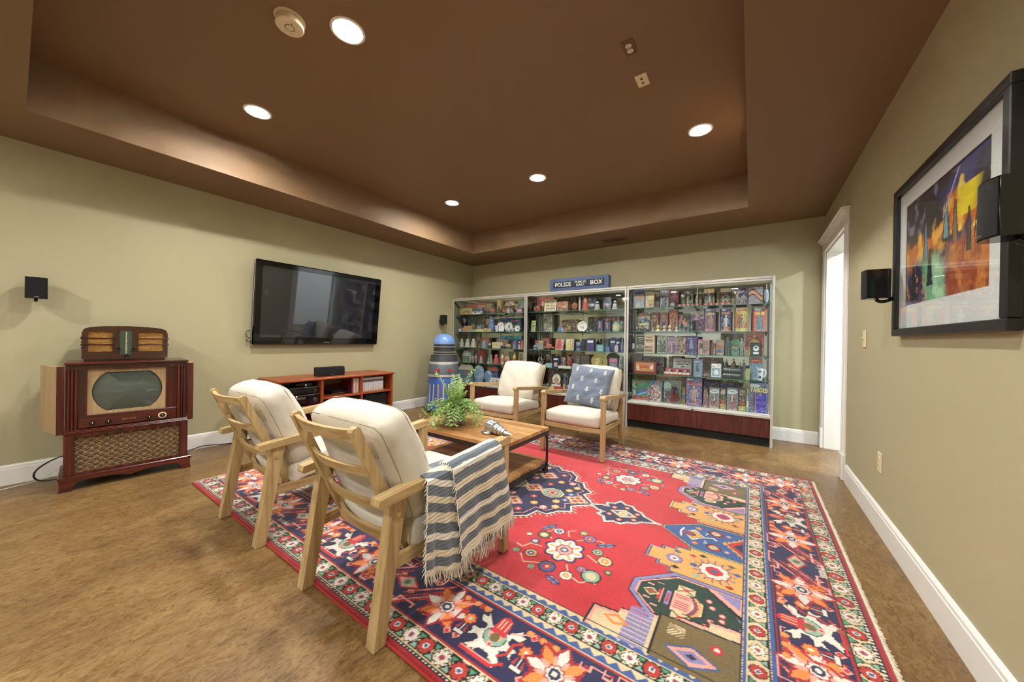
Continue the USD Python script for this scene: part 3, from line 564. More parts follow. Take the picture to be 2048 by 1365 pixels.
plain("rug_fringe", S("d9cdb8"), 0.95)
plain("rug_red", S("9c2d28"), 0.95)
vcol("rug_wool", 0.92, sheen_weight=0.25, sheen_roughness=0.5)
def build_rug():
    nu, nv = 844, 640; C = rug_colours(nu, nv)
    u, v = np.linspace(0, RW, nu), np.linspace(0, RH, nv); U, V = np.meshgrid(u, v)
    rng = np.random.default_rng(3)
    wave = .006 * (meshkit.fbm(np.stack([U * 1.3, V * 0, U * 0], -1), 2, 2) - .5) * 2 * np.exp(-np.minimum(V, RH - V) / .2)
    edge = np.minimum(np.minimum(U, RW - U), np.minimum(V, RH - V))
    Z = .011 * np.clip(edge / .006, .12, 1) ** .5 + .0007 * rng.random(U.shape)
    Vx = np.stack([U, V + wave, Z], -1).reshape(-1, 3)
    idx = np.arange(nu * nv).reshape(nv, nu); A, B, Cc, D = idx[:-1, :-1].ravel(), idx[:-1, 1:].ravel(), idx[1:, 1:].ravel(), idx[1:, :-1].ravel()
    F = np.vstack([np.stack([A, B, Cc], 1), np.stack([A, Cc, D], 1)])
    t = thing("rug", "red knotted wool rug with navy flower borders and central medallion", "rug", (RX0, RY0, 0))
    part("pile", (Vx, F), "rug_wool", t, "patterned wool pile", smooth=True, cd=C.reshape(-1, 3))
    part("backing", bx(.002, RW - .002, .002, RH - .002, .0005, .002), "rug_fringe", t, smooth=False)
    for vv in (0.0, RH):      # overcast red selvedges along the long sides
        n = 560; x = np.linspace(0, RW, n); w = .006 * (meshkit.fbm(np.stack([x * 1.3, x * 0, x * 0], -1), 2, 2) - .5) * 2
        part("selvedge", tube(np.stack([x, vv + w + (-.004 if vv == 0 else .004), np.full(n, .0060)], 1), .0056 * (0.93 + .10 * np.sin(np.arange(n) * 2.4)), 7), "rug_red", t, "overcast red edge cord", smooth=True)
    for uu, sg in ((0.0, -1), (RW, 1)):
        parts = []
        for i in range(420):
            y = .006 + (RH - .012) * (i + .5) / 420 + rng.normal(0, .0008); L = .013 + rng.random() * .006
            parts.append(tube([(uu, y, .006), (uu + sg * L * .5, y + rng.normal(0, .002), .005), (uu + sg * L, y + rng.normal(0, .004), .0022)], [.0044, .0042, .0030], 5))
        part("fringe", cat(*parts), "rug_fringe", t, "short white fringe", smooth=True, kind="stuff")
build_rug()
RUG_Z = .0118
# ------------------------------------------------------------------ armchairs (front towards +y, origin under the middle)
CH_Y, CH_Z, CH_T = .702 + .3675, .0064, (.0174, 0, 0)     # front feet on the rug, rear feet on the bare floor
def make_chair():
    t = thing("armchair", "oak lounge armchair with cream linen cushions, left of the two seen from behind", "armchair", (-2.31, CH_Y, CH_Z), tilt=CH_T)
    y0 = -.3675
    Y = lambda y: y + y0
    for s in (-1, 1):
        # raking rear leg, upright front leg
        v, f = prism([(Y(0), .002), (Y(.046), .002), (Y(.139), .492), (Y(.082), .492)], .048, "yz", -.024)
        part("rear_leg", mv((v, f), (s * .2525, 0, 0)), "oak_z", t)
        part("front_leg", bx(s * .2985 - .0185, s * .2985 + .0185, Y(.688), Y(.735), .002, .546, .004), "oak_z", t)
        for q in ((s * .2525, Y(.023)), (s * .2985, Y(.711))): part("foot_pad", bx(q[0] - .015, q[0] + .015, q[1] - .015, q[1] + .015, 0, .003), "black_plastic", t)
        # arm: rises to the front, splays outwards, its front end mitred onto the leg
        prof = [(Y(.016), .492), (Y(.010), .502), (Y(.016), .523), (Y(.10), .531), (Y(.716), .577), (Y(.733), .573), (Y(.742), .560), (Y(.742), .545), (Y(.69), .541), (Y(.60), .533)]
        v, f = prism(prof, .054, "yz", -.027); m = trimesh.Trimesh(v, f).subdivide().subdivide(); v, f = arr(m)
        yy = (v[:, 1] - Y(.016)) / .726; v[:, 0] = v[:, 0] * (.88 + .22 * np.exp(-((yy - .42) / .3) ** 2)) + s * (.268 + .030 * yy)
        part("arm", (v, f), "oak_y", t)
        v, f = prism([(Y(.075), .236), (Y(.70), .245), (Y(.70), .290), (Y(.082), .279)], .022, "yz", -.011)
        yy = (v[:, 1] - Y(.07)) / .63; v[:, 0] += s * (.2545 + .032 * yy)
        part("side_rail", (v, f), "oak_y", t)
        # back stile
        d = np.array([.215, -.505]); d /= np.linalg.norm(d); n = np.array([-d[1], d[0]]) * .0165
        a, b = np.array([Y(-.03), .763]), np.array([Y(.185), .258])
        pts = [a + n, a + n * .5 - d * .008, a - n * .5 - d * .008, a - n, b - n, b + n]
        part("back_stile", prism([tuple(p) for p in pts], .030, "yz", s * .2115 - .015), "oak_z", t)
        part("dowel_cap", mv(cyl((0, 0, 0), (s * .006, 0, 0), .009, n=16), (s * .2765, Y(.10), .44)), "oak_x", t)
    part("front_rail", cat(prism([(-.285, .247), (-.22, .243), (0, .241), (.22, .243), (.285, .247), (.285, .283), (-.285, .283)], .022, "xz", Y(.700))), "oak_x", t)
    part("rear_rail", bx(-.2, .2, Y(.150), Y(.172), .255, .300, .003), "oak_x", t)
    # four bowed slats let in between the stiles
    for k_, (fr, hh) in enumerate(((.045, .046), (.335, .040), (.63, .040), (.90, .050))):
        a, b = np.array([Y(-.03), .763]), np.array([Y(.185), .258]); c = a + (b - a) * fr; d = (b - a) / np.linalg.norm(b - a)
        n = 17; xs = np.linspace(-.2, .2, n); V = []; F = []
        for i, x in enumerate(xs):
            bow = -.034 * (1 - (x / .2) ** 2); sag = (.012 if k_ == 3 else .0) * (1 - (x / .2) ** 2) * -1
            for dy, dz in ((-.009, -.5), (.009, -.5), (.009, .5), (-.009, .5)): V.append((x, c[0] + dy + bow + d[0] * -dz * hh, c[1] - d[1] * dz * hh + sag))
        for i in range(n - 1):
            for j in range(4):
                p, q, r, s_ = i * 4 + j, i * 4 + (j + 1) % 4, (i + 1) * 4 + (j + 1) % 4, (i + 1) * 4 + j; F += [(p, q, r), (p, r, s_)]
        F += [(0, 2, 1), (0, 3, 2), ((n - 1) * 4, (n - 1) * 4 + 1, (n - 1) * 4 + 2), ((n - 1) * 4, (n - 1) * 4 + 2, (n - 1) * 4 + 3)]
        m = trimesh.Trimesh(V, F, process=False)
        part("back_slat", (m.vertices, m.faces if m.volume > 0 else m.faces[:, ::-1]), "oak_x", t, smooth=40)
    for yy in np.linspace(.2, .66, 6): part("seat_slat", bx(-.262, .262, Y(yy) - .02, Y(yy) + .02, .268, .282), "oak_x", t)
    # cushions
    v, f = rbox(.542, .565, .118, .036, bulge=(.012, .012, .018), noise=.004, seed=3, n=(22, 22, 9))
    v[:, 2] += (v[:, 1] + .28) * -.0 + .283; v[:, 1] += Y(.455); v[:, 2] -= .03 * np.clip((Y(.45) - v[:, 1]) / .28, 0, 1) * (v[:, 2] > .30)
    part("seat_cushion", (v, f), "linen", t, "cream linen seat cushion", smooth=True)
    for zz in (.300, .392):
        w, dd = .275, .287; q = [(-w + .03, -dd), (w - .03, -dd), (w, -dd + .03), (w, dd - .03), (w - .03, dd + .003), (-w + .03, dd + .003), (-w, dd - .03), (-w, -dd + .03), (-w + .03, -dd)]
    v, f = rbox(.52, .155, .455, .05, bulge=(.012, .028, .012), noise=.010, seed=11, n=(22, 10, 20))
    ang = math.atan2(.215, .505)
    zz = v[:, 2] / .455; v[:, 1] += .018 * np.sin(zz * 3.0); v[:, 1] *= 1.0; v[:, 2] += -.012 * (np.abs(v[:, 0]) / .26) ** 2 * (zz > .8)
    v, f = mv((v, f), (0, Y(.258), .373), rx=ang * .97)
    part("back_cushion", (v, f), "linen", t, "cream linen back cushion", smooth=True)
    # seams of the back cushion: round its rear rim
    for yy, r_ in ((-.079, .0017), (.05, .0015)):
        P = []
        for a_ in np.linspace(0, 2 * np.pi, 61):
            c_, s_ = np.cos(a_), np.sin(a_); e = .22
            x = .262 * np.sign(c_) * abs(c_) ** e; z = .2275 + .229 * np.sign(s_) * abs(s_) ** e
            P.append((x, yy + .018 * math.sin(z / .455 * 3), z))
        q = trimesh.Trimesh(*rbox(.52, .155, .455, .05, bulge=(.012, .028, .012), noise=.010, seed=11, n=(22, 10, 20)), process=False); 
        P = np.array(P); qv = np.array(q.vertices); qv[:, 1] += .018 * np.sin(qv[:, 2] / .455 * 3.0); q = trimesh.Trimesh(qv, q.faces, process=False)
        near, _, _ = trimesh.proximity.closest_point(q, P)
        part("seam", mv(tube(near, r_, 5), (0, Y(.258), .373), rx=ang * .97), "seam_thread", t, smooth=True)
    return t
chair = make_chair()
chair_r = dup(chair, (-1.312, CH_Y, CH_Z), 0, "oak lounge armchair with a striped throw over its arm, nearest the camera", tilt=CH_T)
dup(chair, (-2.285, 2.93 + .3675, CH_Z), math.pi, "oak lounge armchair facing the camera beside the fern, without a blue pillow", tilt=CH_T)
dup(chair, (-1.36, 2.93 + .3675, CH_Z), math.pi, "oak lounge armchair facing the camera, holding the blue pillow", tilt=CH_T)

# ------------------------------------------------------------------ blue pillow with stitched sprigs on the far chair
plain("pillow_blue", S("6d788a"), 0.9, bump=0.3, bscale=500, sheen_weight=0.2)
plain("stitch_white", S("dadbd8"), 0.9)
def build_pillow():
    v, f = pillow(.44, .42, .13, pinch=.07, noise=.012, seed=2)
    t = thing("throw_pillow", "dusty blue throw pillow embroidered with small white flower sprigs", "pillow", (-1.335, 3.30, .622), math.radians(8))
    tilt = -math.radians(20); v2 = mv((v, f), rx=tilt, ry=math.radians(7))
    part("cover", v2, "pillow_blue", t, smooth=True)
    tm = trimesh.Trimesh(v, f, process=False); G = []
    for r_ in range(4):
        for c_ in range(3):
            G = []
            cx, cz = -.14 + c_ * .14 + (.07 if r_ % 2 else 0), .145 - r_ * .098
            if abs(cx) > .185: continue
            for i in range(7):
                if i < 6: sd = 1 if i % 2 else -1; q_ = i // 2; p0 = (cx, cz - .018 + .014 * q_); p1 = (cx + sd * (.019 - .004 * q_), cz - .002 + .015 * q_)
                else: p0, p1 = (cx, cz - .032), (cx, cz + .034)
                q = [[p0[0] + (p1[0] - p0[0]) * s, -.2, p0[1] + (p1[1] - p0[1]) * s] for s in (0, .33, .66, 1)]
                hit = tm.ray.intersects_location(q, [[0, 1, 0]] * 4, multiple_hits=False)
                if len(hit[0]) < 4: continue
                o = np.argsort(hit[1]); P = hit[0][o]; G.append(tube(P - [0, .001, 0], [.0016, .0034, .0034, .0012], 5))
            if G: part("embroidered_sprig", mv(cat(*G), rx=tilt, ry=math.radians(7)), "stitch_white", t, smooth=True)

build_pillow()

# ------------------------------------------------------------------ striped throw over the near chair's arm
THROW = [S(x) for x in ("e2ddd2", "626b75", "d8cdb4", "69727a", "e4e0d6", "5f6872")]
vcol("throw_weave", 0.95, sheen_weight=0.2)
plain("throw_fringe", S("d8d2c4"), 0.95)
def build_throw():
    t = thing("throw_blanket", "grey and cream striped woven throw with fringe over the chair arm", "blanket", (0, 0, 0))
    arm_z = lambda y: .5325 + (y - .802) * .0747 + .0064 + (y - 1.0695) * .0174
    arm_x = lambda y: -1.312 + .268 + .030 * (y - .718) / .726
    rng = np.random.default_rng(5)
    def sheet(y_top, y_bot, z_bot, inner, out_gap, seed, rows=260, cols=70, ph=0.0, fringe_side=True, xoff=0.0):
        """A leaf of cloth: s runs from the seat over the arm and down outside; y runs along the arm."""
        V, C = [], []
        seat_z = .445
        for i in range(rows + 1):
            s = i / rows; row = []
            for j in range(cols + 1):
                w = j / cols
                yt = y_top[0] + (y_top[1] - y_top[0]) * w; yb = y_bot[0] + (y_bot[1] - y_bot[0]) * w; zb = z_bot[0] + (z_bot[1] - z_bot[0]) * w
                az, ax = arm_z(yt) + .004, arm_x(yt); hw = .0365
                path = []
                if inner == "seat": path += [(ax - .27, seat_z + .012), (ax - .16, seat_z + .010), (ax - hw - .03, seat_z + .035)]
                elif inner == "in": path += [(ax - hw - .012, az - .09)]
                path += [(ax - hw - .003, az - .012), (ax - hw + .012, az + out_gap), (ax, az + .003 + out_gap), (ax + hw - .010, az + out_gap), (ax + hw + .006 + out_gap, az - .014), (ax + hw + .012 + out_gap, az - .10), (ax + hw + .012 + out_gap, zb)]
                P = np.array(path); L = np.r_[0, np.cumsum(np.linalg.norm(np.diff(P, axis=0), axis=1))]
                d = s * L[-1]; x, z = np.interp(d, L, P[:, 0]), np.interp(d, L, P[:, 1])
                below = np.clip((az - z) / (az - zb + 1e-6), 0, 1) if x > ax else 0.0
                y = yt + (yb - yt) * below
                x += below * (.010 * math.sin(w * 9 + seed) + .006 * math.sin(w * 21 + seed * 2) + .012 * below + xoff)
                x += .0008 * math.sin(d * 420)
                row.append((x, y, z)); C.append((d if inner is None else d - np.interp(0, [0, 1], [0, 1]), w, L[-1] - d))
            V += row
        V = np.array(V); C = np.array(C)
        cum = np.array([.040, .036, .026, .040, .026, .040]); edge = np.cumsum(np.tile(cum, 9)); k = np.searchsorted(edge, C[:, 2] + ph + .002 * np.sin(C[:, 1] * 14 + seed)) % 6
        col = np.array(THROW)[[2, 1, 2, 3, 0, 5]][k] * (.93 + .14 * rng.random((len(V), 1)))
        col[C[:, 2] > .44] = (np.array(THROW)[[0, 1, 0, 3, 0, 5]][k] * (.95 + .1 * rng.random((len(V), 1))))[C[:, 2] > .44]
        n = cols + 1; idx = np.arange((rows + 1) * n).reshape(rows + 1, n); A, B, Cc, D = idx[:-1, :-1].ravel(), idx[:-1, 1:].ravel(), idx[1:, 1:].ravel(), idx[1:, :-1].ravel()
        f = np.vstack([np.stack([A, Cc, B], 1), np.stack([A, D, Cc], 1)]); m = trimesh.Trimesh(V, f, process=False)
        N = m.vertex_normals; V2 = V - N * .0035; k0 = len(V)
        rim = np.r_[idx[0], idx[1:, -1], idx[-1, -2::-1], idx[-2:0:-1, 0]]; r2 = np.roll(rim, -1)
        F = np.vstack([f, f[:, ::-1] + k0, np.stack([rim, r2, r2 + k0], 1), np.stack([rim, r2 + k0, rim + k0], 1)])
        part("cloth_fold", (np.vstack([V, V2]), F), "throw_weave", t, "striped woven cloth", smooth=True, cd=np.vstack([col, col]))
        G = []
        for w in np.linspace(0, 1, 58):
            p = V[idx[-1][int(round(w * cols))]]; L = .030 + .014 * rng.random(); q = rng.normal(0, .006, 2)
            G.append(tube([p, p + [q[0] * .5, q[1] * .5, -L * .55], p + [q[0] * 1.2, q[1] * 1.3, -L]], [.0026, .0024, .0012], 4))
        if fringe_side:
            for i in range(int(rows * .30), rows, 4):
                p = V[idx[i][0]]; L = .012 + .012 * rng.random(); q = rng.normal(0, .004, 2)
                G.append(tube([p, p + [.003 + abs(q[0]), -L * .5, -.004], p + [.006 + abs(q[0]), -L + q[1], -.010]], [.002, .002, .001], 4))
        part("fringe", cat(*G), "throw_fringe", t, "cream knotted fringe", smooth=True, kind="stuff")
    sheet((1.015, 1.325), (1.05, 1.43), (.178, .205), "seat", .006, 1.0, ph=.0)
    sheet((.895, 1.06), (.872, 1.115), (.195, .125), "in", .0, 2.4, cols=44, ph=.02)
    sheet((1.06, 1.30), (1.11, 1.405), (.125, .150), None, -.002, 4.1, rows=140, cols=44, ph=.03, fringe_side=False, xoff=-.018)
build_throw()

# ------------------------------------------------------------------ coffee table: plank top and shelf on an iron frame
def build_table():
    x0, x1, y0, y1, zt = -2.32, -1.335, 1.845, 2.475, .375
    t = thing("coffee_table", "low coffee table with reclaimed plank top on dark iron legs", "coffee table", ((x0 + x1) / 2, (y0 + y1) / 2, RUG_Z))
    w, d, zt = x1 - x0, y1 - y0, zt - RUG_Z; rng = np.random.default_rng(12)
    def planks(X0, X1, Y0, Y1, z0, z1, rows):
        pw = (Y1 - Y0) / rows
        for r in range(rows):
            cuts = [X0] + sorted(X0 + (X1 - X0) * (np.array([.33, .66]) + rng.uniform(-.13, .13, 2))) + [X1]
            for a, b in zip(cuts, cuts[1:]):
                part("plank", bx(a + .0004, b - .0004, Y0 + r * pw + .0004, Y0 + (r + 1) * pw - .0004, z0, z1 + rng.uniform(-.0006, .0004), .0012), f"plank_{int(rng.integers(3))}", t)
    planks(-w / 2, w / 2, -d / 2, d / 2, zt - .026, zt, 10)
    planks(-w / 2 + .012, w / 2 - .012, -d / 2 + .012, d / 2 - .012, .083, .105, 8)
    for sx in (-1, 1):
        for sy in (-1, 1):
            X, Y = sx * (w / 2 - .004), sy * (d / 2 - .004)
            # angle-iron leg: two flanges that widen towards top and foot
            prof = [(0, 0), (.055, 0), (.050, .020), (.022, .060), (.018, .12), (.018, .26), (.030, .30), (.055, zt - .052), (.055, zt - .026), (0, zt - .026)]
            a = prism(prof, .006, "xz", 0); b = prism(prof, .006, "yz", 0)
            a, b = mv(a, (0, 0, 0)), mv(b, (0, 0, 0)); g = cat(a, b)
            part("leg", mv(g, (X, Y, 0), s=(-sx, -sy, 1)), "steel_dark", t)
            part("rivet", cat(*[ball(.005, (X - sx * .03, Y, z), (1, .6, 1), 1) for z in (.02, zt - .04)]), "steel_dark", t)
    for sx in (-1, 1):
        X = sx * (w / 2 - .004); part("side_rail", cat(bx(X - .003, X + .003, -d / 2 + .06, d / 2 - .06, .052, .083), bx(X - .003, X + .003, -d / 2 + .05, d / 2 - .05, zt - .056, zt - .026)), "steel_dark", t)
        Y = sx * (d / 2 - .004); part("end_rail", cat(bx(-w / 2 + .06, w / 2 - .06, Y - .003, Y + .003, .052, .083), bx(-w / 2 + .05, w / 2 - .05, Y - .003, Y + .003, zt - .056, zt - .026)), "steel_dark", t)
    return zt + RUG_Z
TABLE_Z = build_table()

# ------------------------------------------------------------------ fern in a stoneware pot
mat("stoneware", {"tc": ("texture_coordinate", {}), "n": ("noise_texture", {"scale": 14, "detail": 5, "distortion": 1.5}), "n2": ("noise_texture", {"scale": 7, "detail": 4, "distortion": 2.5}), "r": ("rgb_ramp", {"ramp": [(.3, S("5a544d")), (.5, S("837c74")), (.7, S("9c968c"))]}), "r2": ("rgb_ramp", {"ramp": [(.58, (0, 0, 0)), (.64, (1, 1, 1))]}), "m": ("mix_color", {"b": S("5b3826")}), "p": ("principled_bsdf", {"roughness": .4})},
    [("tc.object", "n.vector"), ("tc.object", "n2.vector"), ("n.fac", "r.fac"), ("n2.fac", "r2.fac"), ("r2.color", "m.fac"), ("r.color", "m.a"), ("m.result", "p.base_color")])
plain("soil", S("2a2019"), .95, bump=.6, bscale=90)
vcol("fern_stem", .6)
mat("fern_leaf", {"a": ("attribute", {"attribute": "Cd"}), "p": ("principled_bsdf", {"roughness": .45}), "t": ("translucent_bsdf", {}), "m": ("mix_closure", {"fac": .3})}, [("a.color", "p.base_color"), ("a.color", "t.color"), ("p.BSDF", "m.closure1"), ("t.BSDF", "m.closure2")], "m.closure")
def build_fern():
    x, y = -1.985, 2.06
    t = thing("potted_fern", "green maidenhair fern in a grey stoneware cylinder pot on the table", "plant", (x, y, TABLE_Z))
    part("pot", lathe([(.066, 0), (.074, .003), (.080, .014), (.082, .09), (.081, .16), (.080, .168), (.076, .170), (.073, .166), (.072, .140)], 40), "stoneware", t, "grey stoneware pot with rusty runs", smooth=40)
    part("soil", lathe([(.0725, .138), (.0725, .142), (.05, .150), (.02, .153)], 28), "soil", t)
    rng = np.random.default_rng(21); n = 34
    for i in range(n):
        a = i * 2.39996 + rng.normal(0, .25); L = rng.uniform(.12, .24); up = rng.uniform(.45, 1.0) if i < 27 else rng.uniform(1.0, 1.4)
        if i == 0: a, L, up = .55, .26, 1.6
        q = np.linspace(0, 1, 12); h = np.sin(np.minimum(up, 1.9)) ; out = L * (q * .55 + .45 * q ** 2) * (1.15 if up < 1.2 else .55)
        z = .148 + L * (1.08 * q * min(up, 1.4) - (1.55 * q ** 2 * (.95 if up < 1.2 else .25)) * .8)
        sw = rng.normal(0, .03) * q ** 2
        P = np.stack([np.cos(a) * (out + .018) - np.sin(a) * sw, np.sin(a) * (out + .018) + np.cos(a) * sw, np.maximum(z, .035)], 1)
        st = tube(P, np.linspace(.0013, .0005, 12), 4); V, F, C = [st[0]], [st[1]], [np.tile(S("3a3a1c"), (len(st[0]), 1))]; off = len(st[0])
        tone = rng.uniform(0, 1)
        for k in range(2, 12):
            p = P[k]; d = P[k] - P[k - 1]; d /= np.linalg.norm(d); sd = np.cross(d, [0, 0, 1]); sd /= np.linalg.norm(sd) + 1e-9; up_ = np.cross(sd, d)
            for s in (-1, 1):
                for m in range(int(3 + 2 * (1 - abs(k - 6) / 6))):
                    c = p + sd * s * (.007 + .012 * m) * (1.1 - .3 * q[k]) + d * (.004 + .006 * m) + up_ * rng.normal(0, .004); r = rng.uniform(.009, .0145) * (1.1 - .35 * q[k])
                    e1 = sd * s * .8 + d * .6 + up_ * rng.normal(0, .35); e1 /= np.linalg.norm(e1); e2 = np.cross(e1, up_ + rng.normal(0, .3, 3)); e2 /= np.linalg.norm(e2) + 1e-9
                    nn = np.cross(e1, e2)
                    lv = np.array([c - e1 * r, c + e2 * r * .55 - e1 * r * .1, c + e1 * r * .9 + e2 * r * .75, c + e1 * r * 1.05, c + e1 * r * .9 - e2 * r * .75, c - e2 * r * .55 - e1 * r * .1]) + nn * np.array([0, .12, .28, .08, .28, .12])[:, None] * r
                    V.append(lv); F.append(np.array([(0, 1, 3), (1, 2, 3), (0, 3, 5), (3, 4, 5)]) + off); off += 6
                    g = np.clip(tone * .5 + rng.uniform(0, .5), 0, 1); C.append(np.tile(np.array(S("5f8a38")) * (1 - g) + np.array(S("bdd88a")) * g, (6, 1)))
        part("frond", (np.vstack(V), np.vstack(F)), "fern_leaf", t, smooth=False, cd=np.vstack(C))
build_fern()

# ------------------------------------------------------------------ silver segmented ornament on the table
def build_ornament():
    t = thing("metal_ornament", "silver metal ornament with a segmented tapering snout on the table", "ornament", (-1.56, 2.045, TABLE_Z + .0475), math.radians(-8))
    def ring(x0, x1, r0, r1): return mv(lathe([(r0 * .93, 0), (r0, .004), (r0 * .99, (x1 - x0) * .5), (r1, x1 - x0 - .003), (r1 * .93, x1 - x0)], 26), (x0, 0, 0), ry=0)
    def turn(m): v, f = m; return np.stack([v[:, 2], v[:, 1], -v[:, 0]], 1), f
    xs = [(-.062, .018, .052, .046, "drum"), (.012, .052, .041, .037, "segment"), (.048, .082, .034, .030, "segment"), (.078, .108, .027, .023, "segment")]
    for a, b, r0, r1, nm in xs:
        v, f = lathe([(r0 * .90, 0), (r0, .005), (r0, (b - a) * .4), (r1, b - a - .004), (r1 * .9, b - a)], 30); v = np.stack([v[:, 2] + a, v[:, 1], -v[:, 0] - (a + .06) * .13], 1)
        part(nm, (v, f), "silver", t)
    v, f = lathe([(.020, 0), (.019, .006), (.012, .035), (.005, .062), (.0005, .070)], 22); v = np.stack([v[:, 2] + .106, v[:, 1], -v[:, 0] - .0225], 1); part("tip", (v, f), "silver", t)
    for a, r in ((.016, .0435), (.051, .036), (.081, .029), (.108, .0235)):
        v, f = lathe([(r * .9, 0), (r, .001), (r, .003), (r * .9, .004)], 30); v = np.stack([v[:, 2] + a - .004, v[:, 1], -v[:, 0] - (a + .06) * .13], 1); part("band", (v, f), "black_gloss", t)
    part("base_flange", mv(lathe([(.045, 0), (.047, .004), (.040, .011), (.028, .014)], 28), (-.055, -.028, -.044), s=(1, .8, 1)), "silver", t)
    part("eye", ball(.011, (-.040, -.020, .046), sub=2), "silver", t); part("eye", ball(.011, (-.040, .020, .046), sub=2), "silver", t)
    part("antenna", tube(smooth_curve([(-.03, .0, .05), (-.04, .03, .085), (-.05, .07, .095), (-.052, .10, .085)], 14), .0012, 5), "silver", t)
    part("antenna", tube(smooth_curve([(.0, .02, .045), (.012, .045, .075), (.018, .05, .085)], 10), .0012, 5), "silver", t)
build_ornament()
# ------------------------------------------------------------------ old television console by the left wall (local x runs along its front to the right, -y is out of the front)
CA = math.atan2(.052, .656)
def con(x, d=0.0, z=0.0):       # console coordinates (along the front, out of the front, up) -> world
    U = np.array([math.sin(CA), math.cos(CA)]); N = np.array([U[1], -U[0]]); p = np.array([-3.804, .18]) + U * x + N * d; return (p[0], p[1], z)
CR = math.pi / 2 - CA
plain("tube_glass", S("4c564e"), .06, coat_weight=.5)
plain("knob_brown", S("1c120e"), .25)
vcol("grille_cloth", .9)
mat("script_gold", {"p": ("principled_bsdf", {"base_color": S("c9a877"), "roughness": .35, "metallic": .7})})
def grille(w, h, depth=.006, n=(150, 76), cell=.050):
    x, z = np.meshgrid(np.linspace(-w / 2, w / 2, n[0]), np.linspace(0, h, n[1]), indexing="ij")
    p, q = (x / 1.22 + z) / cell * 1.30, (x / 1.22 - z) / cell * 1.30
    a, b = np.abs(p - np.round(p)), np.abs(q - np.round(q)); e = np.minimum(a, b)
    y = -depth * np.clip(e / .32, 0, 1) ** .6 - .0025 * (e < .05)
    rng = np.random.default_rng(7); k = rng.random(x.shape)[..., None]; pat = ((np.sin(x * 2400) * np.sin(z * 2100)) > .1)[..., None]
    c = np.array(S("4a3622")) * (1 - k) + np.array(S("84663f")) * k; c = c * np.where(pat, 1.0, .55)
    c = np.where((e < .05)[..., None], np.array(S("a98d63")), c); c = np.where(((e >= .05) & (e < .11))[..., None], np.array(S("241811")), c)
    idx = np.arange(x.size).reshape(x.shape); A, B, C, D = idx[:-1, :-1].ravel(), idx[1:, :-1].ravel(), idx[1:, 1:].ravel(), idx[:-1, 1:].ravel()
    return (np.stack([x, y, z], -1).reshape(-1, 3), np.vstack([np.stack([A, B, C], 1), np.stack([A, C, D], 1)])), c.reshape(-1, 3)
